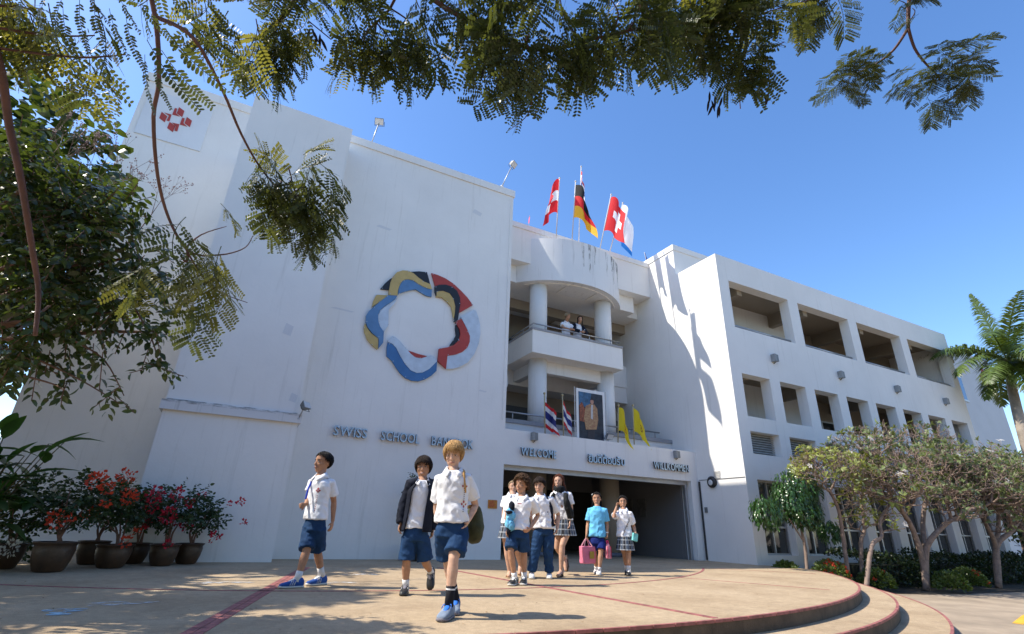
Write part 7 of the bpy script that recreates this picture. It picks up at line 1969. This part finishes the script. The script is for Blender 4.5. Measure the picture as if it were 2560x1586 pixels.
for x, k in ((0.105, 'R'),):
    mb = MB(); pts = []
    for z in (0.30, 0.24, 0.16, 0.08, 0.0):
        q = b.onshirt(x * (1 + (0.30 - z) * 0.9), z + 0.06, 0.012)
        if q: pts.append(q[0] - B0)
    tp = b.J['neck'] + b.S * x * 0.95 + Vector((0, 0, 0.0)) + b.F * 0.02
    pts = [b.J['neck'] + b.S * x - b.F * 0.11 - Vector((0, 0, 0.02)) - B0, tp + Vector((0, 0, 0.012)) - B0] + pts
    if len(pts) > 3: mb.tube(smooth_path(pts, 3), 0.026, 8, squash=0.4, up=b.S); obj('strap', mb, DKNAVY, bp, smooth=True)
# 7 --- tall girl with a scarf
b = Person('C', 8.25, 'tall girl with long auburn hair, black scarf, white polo and short plaid skirt', 1.66, 0, -14, 'light',
    dict(top=(805, 122), chin=(798, 282), neck=(820, 315), shL=(752, 345), shR=(928, 345, 0.02), elL=(738, 500, 0.05), wrL=(752, 620, 0.02), haL=(765, 690, -0.02), elR=(952, 520, 0.05), wrR=(935, 655, -0.02), haR=(928, 755, -0.05), hip=(880, 680), knL=(790, 960, 0.04), anL=(880, 1085, 0.28), toL=(890, 1225, 0.20), knR=(850, 935, -0.06), anR=(836, 1205, -0.06, 0.05), toR=(800, 1290, -0.22, 0.015)), build=0.95)
b.footflat = {'L': False}; b.smile = True; b.browm = HAIRM['brown']; b.body(0.4, 0.4, feet=True)
b.hair('auburn', {0: 46, 40: 38, 58: 16, 75: -20, 110: -45, 180: -60}, 0.075, 0.03, 100, 0.2, 21, tail=[([(0.33, 0.0, 0.5), (0.45, -0.02, 0.1), (0.56, 0.05, -0.4), (0.62, 0.12, -0.85)], 0.10, 0.03, 16), ([(-0.33, -0.02, 0.5), (-0.40, -0.05, 0.1), (-0.42, -0.08, -0.25)], 0.08, 0.03, 10), ([(0.15, -0.40, 0.5), (0.3, -0.42, 0.0), (0.42, -0.35, -0.7)], 0.14, 0.05, 12)])
zh = b.pt(880, 642).z - b.base.z
b.shirt(zh, seed=3.9, loose=0.93); b.skirt(zh + 0.03, b.pt(880, 820).z - b.base.z, seed=2, w0=0.076, w1=0.118)
b.shoe('L', BROWN_L, BROWN_L, sandal=BROWN_L); b.shoe('R', BROWN_L, BROWN_L, sandal=BROWN_L)
mb = MB(); nk = b.J['neck']
for k in range(3): mb.tube([nk + (b.F * math.cos(a) * 0.075 + b.S * math.sin(a) * 0.085) + Vector((0, 0, 0.055 - 0.03 * k + 0.01 * math.sin(3 * a + k))) for a in [2 * PI * i / 16 for i in range(17)]], 0.028, 8)
me = bake(mb, 0.010, 2); wrinkle(me, 0.012, 2, 20, 20); put('scarf', me, fabric('black_scarf', (0.012, 0.014, 0.016), 0.3), b.t)
jc = b.pt(915, 480, -0.06 + b.dR)
jt = thing('draped_jacket', 'thin dark jacket draped over the tall girl arm and shoulder', 'clothing', jc)
mb = MB(); mb.tube([b.pt(890, 335, -0.09 + b.dR) - jc, b.pt(895, 420, -0.11 + b.dR) - jc, b.pt(915, 500, -0.10 + b.dR) - jc, b.pt(940, 560, -0.09 + b.dR) - jc, b.pt(950, 620, -0.07 + b.dR) - jc], [0.035, 0.05, 0.06, 0.065, 0.05], 12); mb.tube([b.pt(760, 335, -0.09 + b.dL) - jc, b.pt(745, 370, -0.09 + b.dL) - jc, b.pt(735, 390, -0.05 + b.dL) - jc], [0.03, 0.035, 0.03], 10)
me = bake(mb, 0.010, 2); wrinkle(me, 0.016, 5, 18, 16); put('cloth', me, fabric('charcoal_cloth', (0.02, 0.022, 0.022), 0.4), jt)
# 8 --- girl in a light blue sports shirt
b = Person('E', 8.45, 'girl in light blue sports shirt and navy shorts carrying two pink bags', 1.41, 0, -4, 'olive',
    dict(top=(422, 180), chin=(416, 368), neck=(424, 392), shL=(322, 428), shR=(532, 432), elL=(290, 640, 0.03), wrL=(270, 800, -0.02), haL=(262, 870, -0.04), elR=(566, 640, 0.03), wrR=(570, 790, -0.02), haR=(566, 870, -0.04), hip=(425, 870), knL=(385, 1060, 0.05), anL=(412, 1270, 0.12, 0.06), toL=(405, 1380, 0.0, 0.02), knR=(478, 1060, -0.05), anR=(452, 1285, -0.06, 0.058), toR=(440, 1390, -0.22, 0.02)))
b.footflat = {}; b.smile = True; b.browm = HAIRM['black']; b.body(1.3, 1.3); b.hair('black', {0: 46, 30: 40, 55: 22, 75: -6, 100: -28, 130: -46, 180: -56}, 0.05, 0.015, 90, 0.1, 25, tail=[([(0.30, -0.15, 0.4), (0.34, -0.15, 0.15), (0.34, -0.12, -0.02)], 0.06, 0.03, 8), ([(-0.30, -0.15, 0.4), (-0.33, -0.15, 0.15), (-0.33, -0.12, 0.0)], 0.06, 0.03, 8)])
zh = b.pt(425, 828).z - b.base.z
SKYB = fabric('sky_blue_sports_cloth', (0.15, 0.50, 0.78), 0.06)
b.shirt(zh, SKYB, seed=6.6, loose=1.06, name='sports_shirt', collar=False, amp=0.009, sleeve=0.62); b.shorts(zh + 0.05, 0.72, 0.72, fabric('royal_navy_sport', (0.012, 0.025, 0.16), 0.2), seed=17, leg=0.062)
mb = MB(); mb.tube([b.J['neck'] + (b.F * math.cos(a) + b.S * math.sin(a)) * 0.062 - Vector((0, 0, 0.006 + 0.018 * max(0, math.cos(a)))) for a in [2 * PI * i / 24 for i in range(25)]], 0.008, 6, caps=False); obj('neck_band', mb, DKNAVY, b.shirt_o)
for k in 'LR': b.shoe(k, WHITE_SHOE, WHITE_R, WHITE_SOCK, 0.03, None, MARK_G, 1.08)
mb = MB(); mb.tube([b.J['wrR'] + Vector((0, 0, 0.02)), b.J['wrR'] + Vector((0, 0, 0.04))], 0.026, 12); obj('wristband', mb, WHITE_SOCK, b.t)
e = MB(); e.ell(b.hq(-0.30, 0.05, 0.80), (0.03, 0.015, 0.02)); obj('hair_clip', e, WHITE_R, b.t)
PINK = fabric('pink_canvas', (0.68, 0.20, 0.30), 0.12)
tc_ = b.pt(275, 1215, -0.06 + b.dL)
tb = thing('tote_bag', 'pink canvas tote bag with long handles held by the girl in blue', 'bag', tc_)
tl, tr_ = b.pt(180, 965, -0.06 + b.dL) - tc_, b.pt(378, 965, -0.06 + b.dL) - tc_; bl_, br_ = b.pt(192, 1215, -0.06 + b.dL) - tc_, b.pt(378, 1215, -0.06 + b.dL) - tc_
mb = MB(); dy = Vector((0, 0.06, 0)); mb.add([bl_ - dy, br_ - dy, br_ + dy, bl_ + dy, tl - dy * 0.8, tr_ - dy * 0.8, tr_ + dy * 0.8, tl + dy * 0.8], [(0, 1, 2, 3), (4, 5, 6, 7), (0, 1, 5, 4), (1, 2, 6, 5), (2, 3, 7, 6), (3, 0, 4, 7)]); me = bake(mb, 0.010, 2); wrinkle(me, 0.007, 7, 10, 12); put('pouch', me, PINK, tb)
for sg in (-1, 1):
    mb = MB(); mb.tube(smooth_path([tl.lerp(tr_, 0.18) + dy * sg * 0.8, b.pt(262, 868, -0.05 + b.dL) - tc_ + Vector((-0.012, 0.01 * sg, 0)), b.pt(268, 866, -0.05 + b.dL) - tc_ + Vector((0.012, 0.01 * sg, 0)), tl.lerp(tr_, 0.75) + dy * sg * 0.8], 5), 0.011, 6, squash=0.4); obj('handle', mb, fabric('pale_pink_webbing', (0.75, 0.42, 0.48)), tb)
mb = MB(); c_ = (bl_ + br_ + tl + tr_) / 4 + Vector((0.05, -0.072, 0)); mb.box(c_.x - 0.05, c_.x + 0.05, c_.y - 0.003, c_.y, c_.z - 0.06, c_.z + 0.06); obj('patch', mb, fabric('olive_patch', (0.38, 0.28, 0.06)), tb)
rc_ = b.pt(582, 1170, -0.06 + b.dR)
rb_ = thing('pink_case', 'rounded pink and white quilted case hanging from the blue shirted girl other hand', 'bag', rc_)
cc = b.pt(582, 1035, -0.06 + b.dR) - rc_
mb = MB(); mb.ell(cc, (0.055, 0.04, 0.135), nu=20, nv=14); mb.obox(cc - Vector((0, 0, 0.04)), (1, 0, 0), (0, 1, 0), (0, 0, 1), 0.052, 0.036, 0.085); me = bake(mb, 0.008, 3); put('shell', me, fabric('pink_check', (0.66, 0.26, 0.32), 0.35), rb_)
mb = MB(); mb.tube([cc + Vector((-0.02, 0, 0.12)), b.pt(556, 885, -0.06 + b.dR) - rc_, b.pt(574, 880, -0.06 + b.dR) - rc_, cc + Vector((0.02, 0, 0.12))], 0.010, 6); obj('handle', mb, fabric('hot_pink', (0.75, 0.06, 0.20)), rb_)
for x in (-0.035, 0.035):
    mb = MB(); mb.tube([cc + Vector((x, -0.036, 0.08)), cc + Vector((x * 1.15, -0.042, 0)), cc + Vector((x, -0.037, -0.11))], 0.006, 6); obj('trim', mb, fabric('crimson_trim', (0.45, 0.03, 0.08)), rb_)
# 9 --- girl in white shirt, plaid skirt, hand at her hair
b = Person('E', 8.27, 'dark haired girl in white shirt and plaid skirt touching her hair', 1.38, 8, 4, 'olive',
    dict(top=(790, 228), chin=(802, 412), neck=(802, 440), shL=(722, 475), shR=(898, 480), elL=(662, 540, -0.10), wrL=(705, 395, -0.06), haL=(716, 325, -0.02), elR=(955, 680, 0.03), wrR=(984, 790, -0.08), haR=(975, 865, -0.12), hip=(825, 870), knL=(822, 1080, 0.02), anL=(855, 1275, 0.05, 0.058), toL=(858, 1390, -0.10, 0.02), knR=(880, 1080, -0.03), anR=(882, 1278, -0.03, 0.058), toR=(872, 1400, -0.18, 0.02)))
b.footflat = {}; b.smile = True; b.browm = HAIRM['black']; b.body(0.9, 1.0); b.hair('black', {0: 40, 30: 36, 50: 20, 72: -22, 100: -40, 130: -50, 180: -58}, 0.06, 0.02, 110, 0.12, 33)
zh = b.pt(825, 828).z - b.base.z
b.shirt(zh, seed=8.8, loose=1.02, sleeve=0.62, amp=0.008); b.skirt(zh + 0.04, b.pt(825, 1020).z - b.base.z, seed=5, w0=0.085, w1=0.128)
for k in 'LR': b.shoe(k, BLACK_SHOE, BLACK_SHOE, WHITE_SOCK, 0.06, WHITE_R, WHITE_SOCK, 1.05)
b.print_([(0.05, 0.27, 0.022, 0.006)], MARK_R); b.print_([(0.045, 0.235, 0.012, 0.014)], MARK_G)
pts = []
for i in range(9):
    t = i / 8; q = b.onshirt(0.085 - 0.155 * t, 0.34 - 0.30 * t, 0.008)
    if q: pts.append(q[0])
xb = thing('sling_strap', 'thin black strap slung across the chest of the girl touching her hair', 'strap', b.base + Vector((0, 0, 0.8)))
mb = MB(); pts = [b.J['neck'] + b.S * 0.09 - b.F * 0.05 + Vector((0, 0, -0.015)), b.J['neck'] + b.S * 0.088 + Vector((0, 0, 0.002))] + pts
mb.tube([p - Vector((0, 0, 0.8)) for p in smooth_path(pts, 3)], 0.011, 6, squash=0.5); obj('webbing', mb, BLACK, xb)
tc2 = b.pt(972, 835, -0.12 + b.dR)
tp_ = thing('pencil_pouch', 'small turquoise zip pouch in the hand of the girl touching her hair', 'pouch', tc2)
mb = MB(); mb.obox((0, 0, 0), Vector((0.97, 0, -0.22)), Vector((0, 1, 0)), Vector((0.22, 0, 0.97)), 0.055, 0.022, 0.068); me = bake(mb, 0.007, 2); put('pouch', me, fabric('turquoise_print', (0.18, 0.55, 0.55), 0.35), tp_)
mb = MB(); mb.obox((0.012, -0.02, 0.068), Vector((0.97, 0, -0.22)), Vector((0, 1, 0)), Vector((0.22, 0, 0.97)), 0.05, 0.006, 0.004); obj('zip', mb, METAL, tp_)
# --- two on the balcony, leaning on the rail
def balcony_person(x, label, skin, hair_kind, seed, turn, jacket):
    y = 13.62; z0 = 6.0; H = 1.56
    raw = dict(hip=(x, y, z0 + 0.80), neck=(x, y - 0.05, z0 + 1.28), shL=(x - 0.17, y - 0.05, z0 + 1.22), shR=(x + 0.17, y - 0.05, z0 + 1.22), top=(x, y - 0.20, z0 + 1.56), chin=(x, y - 0.20, z0 + 1.335),
        elL=(x - 0.26, y - 0.20, z0 + 1.00), wrL=(x - 0.06, y - 0.32, z0 + 0.935), haL=(x + 0.08, y - 0.33, z0 + 0.93), elR=(x + 0.26, y - 0.18, z0 + 1.00), wrR=(x + 0.06, y - 0.32, z0 + 0.955), haR=(x - 0.06, y - 0.34, z0 + 0.95),
        knL=(x - 0.08, y, z0 + 0.42), anL=(x - 0.09, y + 0.05, z0 + 0.07), toL=(x - 0.09, y - 0.12, z0 + 0.03), knR=(x + 0.08, y, z0 + 0.42), anR=(x + 0.09, y + 0.05, z0 + 0.07), toR=(x + 0.09, y - 0.12, z0 + 0.03))
    b = Person('A', y, label, H, 0, turn, skin, None, base=(x, y, z0), raw=raw, pitch=14)
    b.footflat = {}; b.browm = HAIRM[hair_kind]; b.body(0.7, 0.7, 0.009)
    return b
b = balcony_person(8.95, 'grey blond woman in white top leaning on the balcony rail', 'tan', 'ash', 3, 30, False)
b.hair('ash', {0: 34, 40: 28, 60: 0, 75: -34, 110: -46, 180: -58}, 0.09, 0.03, 140, 0.2, 41)
b.shirt(0.72, seed=1.2, voxel=0.011); b.shorts(0.80, 0.95, 0.95)
for k in 'LR': b.shoe(k, BLACK_SHOE, BLACK_SHOE)
b = balcony_person(9.42, 'dark haired girl in a navy jacket leaning on the balcony rail', 'olive', 'black', 5, -22, True)
b.hair('black', {0: 44, 40: 36, 58: 8, 75: -30, 110: -48, 180: -60}, 0.07, 0.03, 100, 0.2, 43, tail=[([(0.30, 0.0, 0.4), (0.36, 0.0, 0.05), (0.36, 0.05, -0.3)], 0.09, 0.04, 10), ([(-0.30, 0.0, 0.4), (-0.36, 0.0, 0.05), (-0.36, 0.05, -0.2)], 0.09, 0.04, 10)])
b.shirt(0.72, seed=2.2, voxel=0.011); b.shorts(0.80, 0.95, 0.95)
for k in 'LR': b.shoe(k, BLACK_SHOE, BLACK_SHOE)
mb = MB(); J, H = b.J, b.H
for k in 'LR': mb.tube([J['sh' + k].lerp(J['neck'], 0.3), J['sh' + k], J['sh' + k].lerp(J['el' + k], 0.5), J['el' + k], J['el' + k].lerp(J['wr' + k], 0.8)], [0.05 * H, 0.055 * H, 0.05 * H, 0.046 * H, 0.038 * H], 14)
me = bake(mb, 0.011, 2); wrinkle(me, 0.01, 3); put('jacket', me, DKNAVY, b.t)
